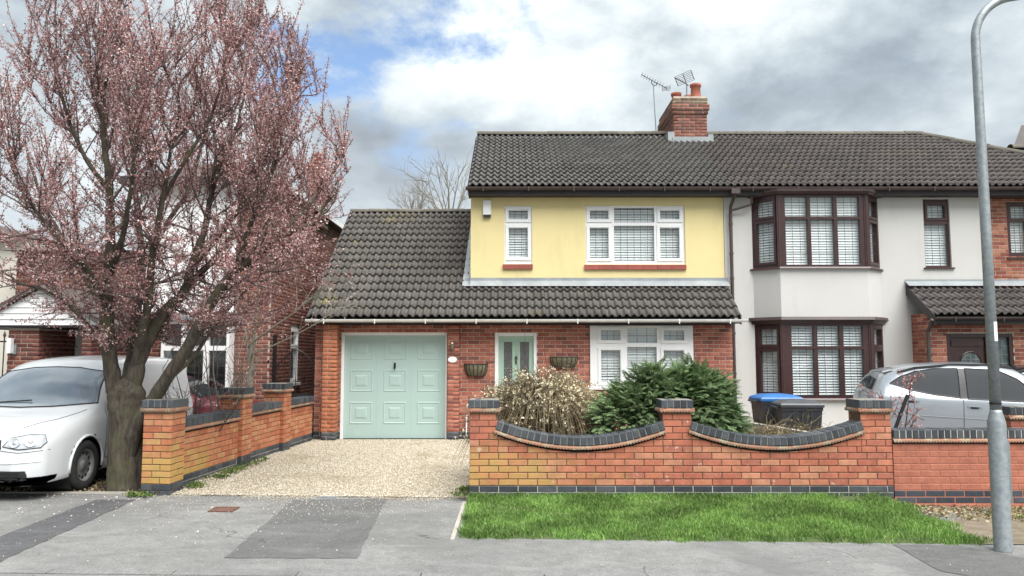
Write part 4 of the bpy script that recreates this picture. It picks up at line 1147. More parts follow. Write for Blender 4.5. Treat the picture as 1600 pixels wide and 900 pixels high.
# ================================================================== LEFT NEIGHBOUR
lh = thing('detached_house', 'dark red brick house with white gabled porch behind the blossom tree', 'house', (-7, 14.9, 0))
LX, LY0, LY1, LZ = -4.72, 14.9, 21.7, 5.02
fw = (16.42, 17.08, at(460, 598, 16.7).z, at(460, 508, 16.7).z)
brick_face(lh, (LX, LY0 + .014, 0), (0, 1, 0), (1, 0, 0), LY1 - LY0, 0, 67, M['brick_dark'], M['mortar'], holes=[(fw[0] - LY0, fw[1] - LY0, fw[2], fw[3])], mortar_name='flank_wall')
window(lh, frame((LX - .03, fw[0], fw[2]), (0, 1, 0), (1, 0, 0)), fw[1] - fw[0], fw[3] - fw[2], [(.08, .58, .82, 1.10), (.08, .58, .08, .74)], M['upvc'], lead=[(2, 2), (2, 3)], sill=(.06, .06, .09), sash=(0, 1))
LXL = LX - 4.95
by0, by1 = at(366, 540, LY0).x, at(262, 540, LY0).x      # bay edges
hol = [(by1 - LXL, by0 - LXL, .75, 2.25), (-8.75 - LXL, -7.6 - LXL, 0, 2.15)]
UXL = -7.30            # the two-storey block; left of it the house is lower
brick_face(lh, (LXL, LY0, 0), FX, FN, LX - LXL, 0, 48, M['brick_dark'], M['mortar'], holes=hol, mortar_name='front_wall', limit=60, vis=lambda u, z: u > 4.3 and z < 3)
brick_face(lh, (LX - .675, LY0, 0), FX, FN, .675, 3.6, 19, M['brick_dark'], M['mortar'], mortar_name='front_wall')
MB().box(UXL, LX - .68, LY0 - .02, LY0 + .1, 2.42, LZ - .02).build('rendered_panel', M['upvc'], lh)
MB().add([(LXL - .2, LY0 - .3, 3.6), (UXL - .002, LY0 - .3, 3.6), (UXL - .002, LY1, 4.1), (LXL - .2, LY1, 4.1)], [(0, 1, 2, 3)]).build('side_roof', M['tile_brown'], lh)
MB().box(UXL, UXL + .2, LY0 + .12, LY1, 3.5, LZ).build('far_side_wall', M['cream'], lh)
for nm, bx in (('rear_wall', (LXL, LX - .1, LY1, LY1 + .2, 0, 4.0)), ('rear_wall', (UXL, LX - .1, LY1, LY1 + .2, 4.002, LZ)), ('far_side_wall', (LXL, LXL + .2, LY0 + .12, LY1, 0, 3.6)), ('inner_floor', (LXL, LX - .13, LY0 + .15, LY1, 2.5, 2.6))):
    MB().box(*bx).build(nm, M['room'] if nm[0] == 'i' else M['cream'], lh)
for z0_, z1_ in ((.75, 2.25),):
    Fb = on(LY0 - .28, by1, z0_); W_ = by0 - by1; H_ = z1_ - z0_
    c3 = [(.05 + i * W_ / 3, -.05 + (i + 1) * W_ / 3) for i in range(3)]
    window(lh, Fb, W_, H_, [(a_, c_, H_ * .68, H_ - .06) for a_, c_ in c3] + [(a_, c_, .07, H_ * .62) for a_, c_ in c3], M['upvc'], 'bay_window', lead=[(2, 2)] * 3 + [(2, 3)] * 3, sill=(.04, .05, .06))
    for x_ in (by1 + .002, by0 - .042): MB().box(x_, x_ + .04, LY0 - .205, LY0 + .1, z0_, z1_).build('bay_cheek', M['upvc'], lh)
    MB().box(by1 - .08, by0 + .08, LY0 - .34, LY0 + .0, z1_ + .002, z1_ + .14).build('bay_roof', M['lead'], lh)
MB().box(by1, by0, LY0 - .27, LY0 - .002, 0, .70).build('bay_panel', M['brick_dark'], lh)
# hipped roof with white eaves
lr = MB(); xo0, xo1, yo0, yo1 = UXL - .3, LX + .28, LY0 - .3, LY1 + .3
mx_, zr_ = (xo0 + xo1) / 2, 5.75
lr.add([(xo0, yo0, LZ + .02), (xo1, yo0, LZ + .02), (xo1, yo1, LZ + .02), (xo0, yo1, LZ + .02), (mx_, yo0 + 1.6, zr_), (mx_, yo1 - 1.6, zr_)], [(0, 1, 4), (1, 2, 5, 4), (2, 3, 5), (3, 0, 4, 5)])
lr = lr.build('roof', M['tile_brown'], lh)
MB().box(xo1 - .03, xo1, yo0 + .05, yo1, LZ - .12, LZ + .015).build('fascia', M['upvc'], lh)
MB().box(xo0, xo1, yo0, yo0 + .03, LZ - .12, LZ + .015).build('fascia', M['fascia'], lh); MB().box(xo0, xo0 + .03, yo0 + .035, yo1, LZ - .12, LZ + .015).build('fascia', M['fascia'], lh)
sf = MB()
for q in cells(xo0 + .035, xo1 - .035, yo0 + .035, yo1 - .035, [(UXL, LX - .01, LY0 + .01, LY1)]): sf.box(q[0], q[1], q[2], q[3], LZ - .10, LZ - .08)
sf.build('soffit', M['fascia'], lh)
# chimney on the flank
c0, c1 = at(478, 300, 18.3), at(503, 300, 18.3); ctop = at(490, 252, 18.3).z
lc = MB().box(c0.x + .006, c1.x - .006, 18.306, 19.0, LZ - .3, ctop).build('chimney', M['mortar'], lh)
for O, U, N, L in (((c0.x, 18.3, 0), FX, FN, c1.x - c0.x), ((c1.x, 18.3, 0), (0, 1, 0), (1, 0, 0), .7)):
    n_ = int((ctop - LZ + .3) / .075)
    lay(lc, frame(O, U, N), course_bricks(L, ctop - n_ * .075, n_), M['brick_dark'], False)
MB().lathe([(.11, 0), (.1, .2), (.12, .22), (.12, .26), (.09, .26)], 14, Matrix.Translation(((c0.x + c1.x) / 2, 18.6, ctop))).build('chimney_pot', M['terracotta'], lc, smooth=True)
# gabled white porch
pY = 13.3
pA, pL, pR = at(60, 453, pY), at(-42, 508, pY), at(158, 508, pY)
gp = MB()
nbd = 6
for i in range(nbd):
    z0_ = pL.z + (pA.z - pL.z) * i / nbd; z1_ = pL.z + (pA.z - pL.z) * (i + 1) / nbd - .006
    fl_, fr_ = i / nbd, (i + .97) / nbd
    lo = (pL.x + (pA.x - pL.x) * fl_, pR.x + (pA.x - pR.x) * fl_); hi = (pL.x + (pA.x - pL.x) * fr_, pR.x + (pA.x - pR.x) * fr_)
    MB().add([(lo[0], pY, z0_), (lo[1], pY, z0_), (hi[1], pY + .012, z1_), (hi[0], pY + .012, z1_), (lo[0], pY + .05, z0_), (lo[1], pY + .05, z0_), (hi[1], pY + .05, z1_), (hi[0], pY + .05, z1_)],
             [(0, 1, 2, 3), (1, 5, 6, 2), (4, 0, 3, 7), (4, 5, 1, 0), (3, 2, 6, 7)]).build('porch_board', M['upvc'], lh)
prf = MB()
for s_ in (pL, pR):
    dirx = -1 if s_ is pL else 1
    prf.add([(s_.x + dirx * .1, pY - .08, s_.z - .05), (pA.x, pY - .08, pA.z + .02), (pA.x, LY0, pA.z + .02), (s_.x + dirx * .1, LY0, s_.z - .05),
             (s_.x + dirx * .1, pY - .08, s_.z + .03), (pA.x, pY - .08, pA.z + .10), (pA.x, LY0, pA.z + .10), (s_.x + dirx * .1, LY0, s_.z + .03)],
            [(0, 3, 2, 1), (4, 5, 6, 7), (0, 1, 5, 4), (1, 2, 6, 5), (2, 3, 7, 6), (3, 0, 4, 7)])
prf.build('porch_roof', M['tile'], lh)
MB().box(pL.x + .1, pR.x - .05, pY + .02, LY0 - .01, pL.z - .04, pL.z - .003).build('porch_ceiling', M['fascia'], lh)
for a_, b_ in ((at(11, 560, pY + .1).x, at(59, 560, pY + .1).x), (at(126, 560, pY + .1).x, at(141, 560, pY + .1).x)):
    pcore = MB().box(a_ + .006, b_ - .006, pY + .106, LY0 - .02, -.02, pL.z - .05).build('porch_pier', M['mortar'], lh)
    n_ = int((pL.z - .05) / .075)
    lay(pcore, frame((a_, pY + .1, 0), FX, FN), course_bricks(b_ - a_, 0, n_), M['brick_dark'], False)
    lay(pcore, frame((b_, pY + .1, 0), (0, 1, 0), (1, 0, 0)), course_bricks(1.4, 0, n_), M['brick_dark'], False)
dd = MB()
dx0, dx1 = -8.74, -7.62
for q in cells(dx0, dx1, 0, 2.14, [(dx0 + .12, dx1 - .12, .03, 2.03)]): dd.box(q[0], q[1], LY0 - .4, LY0 + .05, q[2], q[3])
pdoor = dd.build('porch_entrance', M['upvc'], lh)
MB().box(dx0 + .12, dx1 - .12, LY0 - .36, LY0 - .30, .03, 2.03).build('door_leaf', M['upvc'], pdoor)
bolection(dx0 + .22, dx1 - .22, 1.1, 1.92, LY0 - .361, M['upvc'], pdoor); bolection(dx0 + .22, dx1 - .22, .2, .9, LY0 - .361, M['upvc'], pdoor)
# wreath on that door
wc = at(96, 548, 14.5); wc.y = 14.48
M['wreath'] = leaf_mat('wreath leaves', [(0.10, 0.13, 0.06), (0.22, 0.20, 0.12), (0.45, 0.40, 0.28)], .1)
n = 900; th_ = rng.uniform(0, 6.28, n); rr_ = .17 + rng.normal(0, .035, n)
C_ = np.stack([wc.x + rr_ * np.cos(th_), np.full(n, 14.46) + rng.uniform(-.05, .04, n), wc.z + rr_ * np.sin(th_)], 1)
def quads(C, size, up=None, aspect=0.5, flat=0.0, dirs=None):
    """small leaf quads (diamonds) at points C; returns verts, faces"""
    n = len(C)
    d = dirs if dirs is not None else rng.normal(0, 1, (n, 3))
    d = d / (np.linalg.norm(d, axis=1, keepdims=True) + 1e-9)
    o = rng.normal(0, 1, (n, 3)); s = np.cross(d, o); s /= (np.linalg.norm(s, axis=1, keepdims=True) + 1e-9)
    sz = (size * rng.uniform(.6, 1.4, n))[:, None] if np.isscalar(size) else size[:, None]
    nn = np.cross(d, s)
    V = np.stack([C, C + d * sz * .5 + s * sz * aspect * .5 + nn * sz * .08, C + d * sz, C + d * sz * .5 - s * sz * aspect * .5 + nn * sz * .08], 1).reshape(-1, 3)
    return V, np.arange(n * 4).reshape(-1, 4)
V_, F_ = quads(C_, .06)
wre = thing('door_wreath', 'leafy wreath hanging on the white porch door', 'wreath', wc)
link('leaves', np_mesh('leaves', V_, F_, 4), M['wreath'], wre)
MB().tube([(wc.x + .17 * math.cos(i * .3926), 14.465, wc.z + .17 * math.sin(i * .3926)) for i in range(17)], .022, 6).build('ring', M['coir'], wre)
# porch wall light
a = at(18, 540, pY + .05)
pl_ = thing('porch_light', 'white box light on the dark brick porch pier', 'lamp', (a.x, pY + .1, a.z))
MB().box(a.x - .045, a.x + .03, pY - .02, pY + .06, a.z - .13, a.z + .13).build('diffuser', M['upvc'], pl_)
MB().box(a.x - .05, a.x + .075, pY + .06, pY + .099, a.z - .15, a.z + .02).build('bracket', M['galv'], pl_)
# iron railing at the porch
a = at(4, 530, 12.4)
rl = thing('iron_railing', 'black iron spear railing at the left edge, beside the white porch', 'railing', (a.x, 12.4, 0))
for i in range(4):
    x_ = a.x + .03 - i * .16
    MB().tube([(x_, 12.4, -.03), (x_, 12.4, a.z), (x_, 12.4, a.z + .03), (x_, 12.4, a.z + .06), (x_, 12.4, a.z + .14)], [.009, .009, .01, .024, .002], 6).build('spear', M['iron'], rl)
for z_ in (.25, a.z - .05): MB().box(a.x - .6, a.x + .06, 12.39, 12.41, z_, z_ + .025).build('rail', M['iron'], rl)
# cream wall beyond
cw = thing('cream_house', 'cream rendered house at the far left edge', 'house', (-12.2, 16, 0))
MB().box(-17, -9.95, 15.6, 22, 0, 4.0).build('wall', M['cream'], cw)
MB().add([(-17.3, 15.3, 4.0), (-9.9, 15.3, 4.0), (-9.9, 22.3, 4.0), (-17.3, 22.3, 4.0), (-13.5, 17.6, 5.0), (-13.5, 20, 5.0)], [(0, 1, 4), (1, 2, 5, 4), (2, 3, 5), (3, 0, 4, 5)]).build('roof', M['tile_brown'], cw)
# side gate in the passage
sg = thing('side_gate', 'black arched iron gate in the passage beside the garage', 'gate', (-4.25, 15.2, 0))
ga = at(425, 560, 14.95)
MB().box(-4.70, -4.645, 15.18, 15.235, 0, 2.0).build('gate_post', M['black'], sg)
MB().box(-3.86, -3.80, 15.18, 15.235, 0, 1.7).build('gate_post', M['black'], sg)
for i in range(7):
    x_ = -4.60 + i * .115
    MB().tube([(x_, 15.2, .08), (x_, 15.2, 1.35 + .32 * math.sin(math.pi * (i + .5) / 7))], .008, 5).build('bar', M['iron'], sg)
MB().tube([(-4.645 + .785 * i / 12, 15.2, 1.35 + .34 * math.sin(math.pi * i / 12)) for i in range(13)], .014, 6).build('arch', M['iron'], sg)
MB().box(-4.645, -3.86, 15.18, 15.215, .06, .12).build('rail', M['iron'], sg); MB().box(-4.645, -3.86, 15.18, 15.215, .80, .84).build('rail', M['iron'], sg)

# ================================================================== AERIALS
M['alu'] = pm('dull aluminium', (0.11, 0.115, 0.12), (0.08, 0.08, 0.085), 10, 0.45, metal=0.6)
def pa(px, py, Y=18.9): return at(px, py, Y)
ae = thing('tv_aerial', 'yagi television aerial on a slim mast left of the chimney', 'aerial', pa(1025, 205))
MB().tube([pa(1025.5, 212), pa(1023, 172), pa(1021, 133)], .014, 6).build('mast', M['galv'], ae)
MB().tube([pa(1002, 116.5), pa(1042, 138)], .012, 6).build('boom', M['alu'], ae)
for i in range(9):
    c_ = pa(1003 + i * 4.0, 117 + i * 2.15); MB().tube([c_ + Vector((0, -.13, .02)), c_ + Vector((0, .13, -.02))], .005, 4).build('element', M['alu'], ae)
rf = MB()
for i in range(5):
    a_, b_ = pa(1034.5, 138 + i * 1.4), pa(1048, 132.5 + i * 1.7); rf.tube([a_ + Vector((0, -.1, 0)), b_ + Vector((0, .1, 0))], .005, 4)
for x_ in (1035, 1041, 1047.5): rf.tube([pa(x_, 143.5 - (x_ - 1035) * .35), pa(x_, 137 - (x_ - 1035) * .35)], .005, 4)
rf.build('reflector', M['alu'], ae)
MB().tube([pa(1018, 126), pa(1018.5, 131), pa(1022, 134), pa(1025.5, 133), pa(1026, 129)], .012, 6).build('clamp', M['alu'], ae)
a2 = thing('tv_aerial', 'grid panel television aerial above the chimney pots', 'aerial', pa(1075, 150))
gr = MB()
for i in range(7):
    f_ = i / 6; gr.tube([pa(1054 + f_ * 5.5, 120.5 + f_ * 14), pa(1079.5 + f_ * 5.5, 109.5 + f_ * 15)], .006, 4)
for f_ in (0, .5, 1): gr.tube([pa(1054 + f_ * 25.5, 120.5 - f_ * 11), pa(1059.5 + f_ * 25.5, 134.5 - f_ * 10)], .010, 4)
gr.build('reflector_grid', M['alu'], a2)
MB().tube([pa(1055, 121.5), pa(1066, 127), pa(1076, 133.5)], .016, 6).build('boom', M['alu'], a2)
MB().tube([pa(1073, 160, 19.1), pa(1073, 131, 18.95)], .014, 6).build('mast', M['galv'], a2)
# ================================================================== GARDEN WALLS
def coping_run(parent, P, L, half, mat, mortar, w=0.066, joint=0.009, h=0.098, d0=-.03, d1=.25):
    """brick-on-edge coping. P(s)->(pos, tangent-angle matrix) gives a frame with x along the wall, y inwards, z up at distance s"""
    n = max(1, round(L / (w + joint))); st = L / n
    me = brick_mesh('coping_brick', st - joint, h, d1 - d0, mat, .005)
    strip = MB()
    for i in range(n):
        Fm = P((i + .5) * st)
        link('coping_brick', me, None, parent, Fm @ Matrix.Translation((0, d0 + random.uniform(-.003, .003), h / 2 + random.uniform(-.002, .002))) @ Matrix.Rotation(random.uniform(-.012, .012), 4, 'Y'))
        if i < n - 1: strip.box(st / 2 - .012, st / 2 + .012, d0 + .006, d1 - .006, 0.004, h - .007, Fm)
    return strip
def scallop_band(P, L, mb, z0=-.075, z1=0.0, out=.035, pitch=.034):
    """creasing-tile course with a scalloped lower lip and a mortar fillet over it"""
    n = max(4, round(L / pitch) * 4)
    prof = []
    rows_ = []
    for i in range(n + 1):
        Fm = P(L * i / n); low = z0 + .044 - .018 * abs(math.sin(math.pi * i / 4))
        rows_.append([Fm @ Vector(q) for q in ((0, .01, low), (0, -out, low), (0, -out + .002, z0 + .052), (0, -.012, z1 + .002), (0, .01, z1 + .002))])
    vs = [tuple(v) for r in rows_ for v in r]; fs = []
    for i in range(n):
        for k in range(4): fs.append((i * 5 + k, i * 5 + k + 1, i * 5 + 5 + k + 1, i * 5 + 5 + k)[::-1])
    fs += [(0, 1, 2, 3, 4), tuple(n * 5 + k for k in (4, 3, 2, 1, 0))]
    mb.add(vs, fs)
def straight(F, z): return lambda s: F @ Matrix.Translation((s, 0, z))
def pier_cap(parent, F, W, D, z, mat):
    """creasing and brick-on-edge cap over a pier whose front-left corner is at F's origin"""
    cr = MB()
    sides = [(F, W), (F @ Matrix.Translation((W, 0, 0)) @ Matrix.Rotation(R(90), 4, 'Z'), D), (F @ Matrix.Translation((0, D, 0)) @ Matrix.Rotation(R(-90), 4, 'Z'), D)]
    for Fs, L in sides:
        Fq = Fs
        scallop_band(lambda s, Fq=Fq, L=L: Fq @ Matrix.Translation((-.03 + s, 0, z + .065)), L + .06, cr)
    cr.box(0.0, W, 0.0, D, z, z + .066, F)
    cr.build('creasing', M['creasing'], parent)
    o = .022
    Fc = F @ Matrix.Translation((-o, 0, z + .066))
    st = coping_run(parent, lambda s: Fc @ Matrix.Translation((s, 0, 0)), W + 2 * o, 0, mat, None, d0=-o, d1=D + o, h=.092)
    st.box(-o + .012, W + o - .012, -o + .012, D + o - .012, z + .1, z + .066 + .0935, F)
    st.build('cap_mortar', M['mortar_grey'], parent)
gw = thing('garden_wall', 'orange brick front garden wall with two swept dips and three capped piers', 'wall', (2, WALLY, 0))
FW = frame((0, WALLY, 0), FX, FN)
GX0, GX1 = -.491, 4.416
PIERS = [(-.491, -.165), (1.754, 2.094), (4.062, 4.416)]
PANELS = [(-.165, 1.754), (2.094, 4.062)]
PIER_TOP = .908
def curve_z(x):      # top of coping
    for a, b in PANELS:
        if a <= x <= b:
            t_ = (x - (a + b) / 2) / ((b - a) / 2); return .640 + .185 * abs(t_) ** 2.0
    return None
def brick_top(x):
    c = curve_z(x); return PIER_TOP if c is None else c - .172
core = MB()
xs = sorted(set([GX0, GX1] + [p for q in PIERS for p in q] + list(np.linspace(GX0, GX1, 121))))
for a, b in zip(xs, xs[1:]):
    za, zb = brick_top((a + b) / 2 - (b - a) * .499), brick_top((a + b) / 2 + (b - a) * .499)
    dp_ = .32 if any(p <= (a + b) / 2 <= q for p, q in PIERS) else .21
    core.add([(a, .007, -.3), (b, .007, -.3), (b, dp_, -.3), (a, dp_, -.3), (a, .007, za), (b, .007, zb), (b, dp_, zb), (a, dp_, za)],
             [(0, 1, 5, 4), (2, 3, 7, 6), (4, 5, 6, 7), (1, 2, 6, 5), (3, 0, 4, 7)])
core.build('mortar_bed', M['mortar_dk'], gw, M=FW)
pl = MB().box(GX0 + .001, GX1 - .001, .0065, .1, -.2, .083 - .004, FW); pl.build('mortar_bed', M['mortar_pale'], gw)
lay(gw, frame((GX0, WALLY, 0), FX, FN), course_bricks(GX1 - GX0, -.067, 2, start=.0), M['brick_blue'], name='blue_brick')
red = course_bricks(GX1 - GX0, .083, 11, start=.11)
for a, b, za, zb in red:
    a += GX0; b += GX0
    segs = [(a, b)]
    if zb > .46:      # above the dip: cut at the pier edges
        for e_ in [p for q in PIERS for p in q]:
            segs = [s for u0, u1 in segs for s in (((u0, e_ - .004), (e_ + .004, u1)) if u0 + .01 < e_ < u1 - .01 else ((u0, u1),))]
    for u0, u1 in segs:
        if u1 - u0 < .015: continue
        ts = [brick_top(u0 + (u1 - u0) * k / 8) for k in range(9)]
        if min(ts) >= zb: lay(gw, FW, [(u0, u1, za, zb)], M['brick_garden'], name='brick'); continue
        ok = [k for k in range(9) if ts[k] > za + .008]
        if len(ok) < 2: continue
        u_ = lambda k: u0 + (u1 - u0) * k / 8
        poly = [(u_(ok[0]), za), (u_(ok[-1]), za)] + [(u_(k), min(zb, ts[k])) for k in reversed(ok)]
        me = MB().prism(poly, 0, BD).mesh('cut_brick')
        link('brick', me, M['brick_garden'], gw, FW)
for i in (0, 2):   # side faces of the end piers
    x_, U, N = ((PIERS[0][0], (0, -1, 0), (-1, 0, 0)), None, (PIERS[2][0], (0, -1, 0), (-1, 0, 0)))[i]
    lay(gw, frame((x_, WALLY + .32, 0), U, N), [b_ for b_ in course_bricks(.32, .083, 11, start=.06) if i == 0 or b_[2] > .6], M['brick_garden'])
for a, b in PANELS:
    N_ = 60
    pts = [(a + (b - a) * i / N_, curve_z(a + (b - a) * min(max(i, .001), N_ - .001) / N_)) for i in range(N_ + 1)]
    cum = [0.0]
    for p, q in zip(pts, pts[1:]): cum.append(cum[-1] + math.hypot(q[0] - p[0], q[1] - p[1]))
    def P(s, dz=-.098, pts=pts, cum=cum):
        s = min(max(s, 0), cum[-1]); i = min(max(int(np.searchsorted(cum, s)) - 1, 0), len(pts) - 2)
        f_ = (s - cum[i]) / (cum[i + 1] - cum[i]); x_ = pts[i][0] + (pts[i + 1][0] - pts[i][0]) * f_; z_ = pts[i][1] + (pts[i + 1][1] - pts[i][1]) * f_
        j0, j1 = max(i - 1, 0), min(i + 2, len(pts) - 1)
        an = math.atan2(pts[j1][1] - pts[j0][1], pts[j1][0] - pts[j0][0])
        return FW @ Matrix.Translation((x_, 0, z_)) @ Matrix.Rotation(-an, 4, 'Y') @ Matrix.Translation((0, 0, dz))
    st = coping_run(gw, P, cum[-1], 0, M['brick_blue'], None, d0=-.028, d1=.24)
    st.build('coping_mortar', M['mortar_grey'], gw)
    cb = MB(); scallop_band(lambda s: P(s), cum[-1], cb)
    cb.build('creasing', M['creasing'], gw)
for (a, b) in PIERS: pier_cap(gw, frame((a, WALLY, 0), FX, FN), b - a, .32, PIER_TOP, M['brick_blue'])

# painted wall of the house next door
pw = thing('garden_wall', 'red painted low brick wall behind the lamp post', 'wall', (6, WALLY, 0))
QX0, QX1 = 4.425, 8.0
FQ = frame((QX0, WALLY, 0), FX, FN)
MB().box(0, QX1 - QX0, .004, .21, -.3, .557, FQ).build('mortar_bed', M['mortar_paint'], pw)
lay(pw, FQ, course_bricks(QX1 - QX0, .032, 7, start=.08), M['brick_paint'], jig=.001)
lay(pw, FQ, course_bricks(QX1 - QX0, -.118, 2, start=.02), M['brick_blue'], name='blue_brick')
lay(pw, FQ, course_bricks(QX1 - QX0, -.193, 1, start=.1), M['brick_paint'])
MB().box(0, QX1 - QX0, .0065, .1, -.115, .028, FQ).build('mortar_bed', M['mortar_pale'], pw)
st = coping_run(pw, straight(FQ, .627), QX1 - QX0, 0, M['brick_blue'], None, d0=-.025, d1=.24); st.build('coping_mortar', M['mortar_pale'], pw)
cb = MB(); scallop_band(straight(FQ, .628), QX1 - QX0, cb); cb.build('creasing', M['creasing'], pw)
qx = at(1579, 650, 9.32).x
FP = frame((qx, 9.32, 0), FX, FN)
MB().box(.004, .35, .006, .33, -.1, .80, FP).build('pier_core', M['mortar_paint'], pw)
lay(pw, FP, course_bricks(.354, .132, 9, start=.1), M['brick_paint'])
pier_cap(pw, FP, .354, .33, .807, M['brick_blue'])

# wall down the left side of the drive
dw = thing('garden_wall', 'orange brick drive wall with three stepped piers beside the blossom tree', 'wall', (-4.0, 11.5, 0))
wd = Vector((.063, 1, 0)).normalized(); wn = Vector((wd.y, -wd.x, 0))
def wpt(s, o=0.0): return Vector((-4.03, 9.2, 0)) + wd * s + wn * o
def dz_(s): return -.075 + min(s, 2.2) / 2.2 * .06
DP = [(0.0, .34), (2.05, .34), (3.72, .34)]
DPAN = [(.34, 2.05), (2.39, 3.72), (4.06, 5.40)]
for i, (s0, L) in enumerate(DP):
    O = wpt(s0); bz = dz_(s0); Wp = .345
    Of = O - wn * Wp
    Fs = frame((O.x, O.y, 0), wd, wn); Ff = frame((Of.x, Of.y, 0), wn, -wd)
    top = bz + .15 + 11 * .075
    MB().box(.007, Wp - .007, .007, L - .007, -.3, top, Ff).build('mortar_bed', M['mortar_dk'], dw)
    for Fm, LL in ((Ff, Wp), (Fs, L)):
        for r in range(13):
            za, zb = bz + r * .075 + .005, bz + (r + 1) * .075 - .005
            alt = (r % 2) ^ (Fm is Fs)
            cut = [0, LL * .36, LL] if alt else [0, LL * .64, LL]
            bks = [(cut[0], cut[1] - .005, za, zb), (cut[1] + .005, cut[2], za, zb)]
            lay(dw, Fm, bks, M['brick_blue'] if r < 2 else M['brick_drive'], name='blue_brick' if r < 2 else 'brick', depth=.09)
    pier_cap(dw, Ff, Wp, L, top, M['brick_blue'])
for s0, s1 in DPAN:
    O = wpt(s0, -.06); L = s1 - s0; bz = dz_((s0 + s1) / 2) + .0
    Fm = frame((O.x, O.y, 0), wd, wn)
    nr_ = 7; top = bz + .15 + nr_ * .075
    MB().box(0, L, .007, .2, -.3, top, Fm).build('mortar_bed', M['mortar_dk'], dw)
    MB().box(0, L, .0065, .1, -.3, bz + .146, Fm).build('mortar_bed', M['mortar_pale'], dw)
    lay(dw, Fm, course_bricks(L, bz, 2), M['brick_blue'], name='blue_brick')
    lay(dw, Fm, course_bricks(L, bz + .15, nr_, start=.06), M['brick_drive'])
    st = coping_run(dw, straight(Fm, top + .07), L, 0, M['brick_blue'], None, d0=-.028, d1=.225); st.build('coping_mortar', M['mortar_grey'], dw)
    cb = MB(); scallop_band(straight(Fm, top + .071), L, cb); cb.build('creasing', M['creasing'], dw)

# ================================================================== LAMP POST
lg = gnd(1568, 862, -.155)
lpz = zp(lg.x); LXp, LYp = lg.x, lg.y
lpst = thing('lamp_post', 'tall galvanised street lamp post with swan-neck arm on the verge', 'lamp post', (LXp, LYp, lpz))
zs_ = at(1558, 662, LYp).z; zb_ = at(1523, 62, LYp).z
TL = Matrix.Translation((LXp, LYp, 0))
MB().lathe([(.078, lpz - .05), (.078, lpz + .02), (.075, lpz + .03), (.075, zs_), (.070, zs_ + .03), (.052, zs_ + .10), (.047, zs_ + .125)], 24, TL).build('base_column', M['galv'], lpst, smooth=True)
arm = [(LXp, LYp, zs_ + .12), (LXp, LYp, (zs_ + zb_) / 2), (LXp, LYp, zb_)]
for i in range(1, 13):
    an = R(78) * i / 12; arm.append((LXp + .42 * (1 - math.cos(an)), LYp, zb_ + .42 * math.sin(an)))
e_ = Vector(arm[-1]); arm.append((e_.x + .7, LYp, e_.z + .12))
MB().tube(arm, [.047, .044, .040] + [.038] * (len(arm) - 3), 20).build('shaft', M['galv'], lpst, smooth=True)
hx_ = arm[-1][0]; hz_ = arm[-1][2]
MB().add([(hx_ - .05, LYp - .06, hz_ - .05), (hx_ + .5, LYp - .12, hz_ - .02), (hx_ + .5, LYp + .12, hz_ - .02), (hx_ - .05, LYp + .06, hz_ - .05), (hx_ - .05, LYp - .05, hz_ + .05), (hx_ + .48, LYp - .09, hz_ + .10), (hx_ + .48, LYp + .09, hz_ + .10), (hx_ - .05, LYp + .05, hz_ + .05)],
         [(0, 3, 2, 1), (4, 5, 6, 7), (0, 1, 5, 4), (1, 2, 6, 5), (2, 3, 7, 6), (3, 0, 4, 7)]).build('lamp_head', M['galv'], lpst)
zd0, zd1 = at(1570, 785, LYp).z, at(1570, 690, LYp).z
MB().box(.062, .088, -.022, .022, zd0, zd1, TL @ Matrix.Rotation(R(-18), 4, 'Z')).build('access_door', M['galv'], lpst)
zb2 = at(1556, 632, LYp).z; MB().lathe([(.046, zb2), (.0495, zb2), (.0495, zb2 + .018), (.046, zb2 + .018)], 24, TL, cap=False).build('band', M['black'], lpst)
zt0, zt1 = at(1550, 533, LYp).z, at(1550, 503, LYp).z
stk = MB(); n_ = 8
vs = []
for z_ in (zt0, zt1):
    for i in range(n_ + 1):
        an = R(-95 + 70 * i / n_); vs.append((LXp + .0465 * math.cos(an), LYp + .0465 * math.sin(an), z_))
stk.add(vs, [(i, i + 1, n_ + 2 + i, n_ + 1 + i) for i in range(n_)]).build('number_sticker', M['upvc'], lpst)

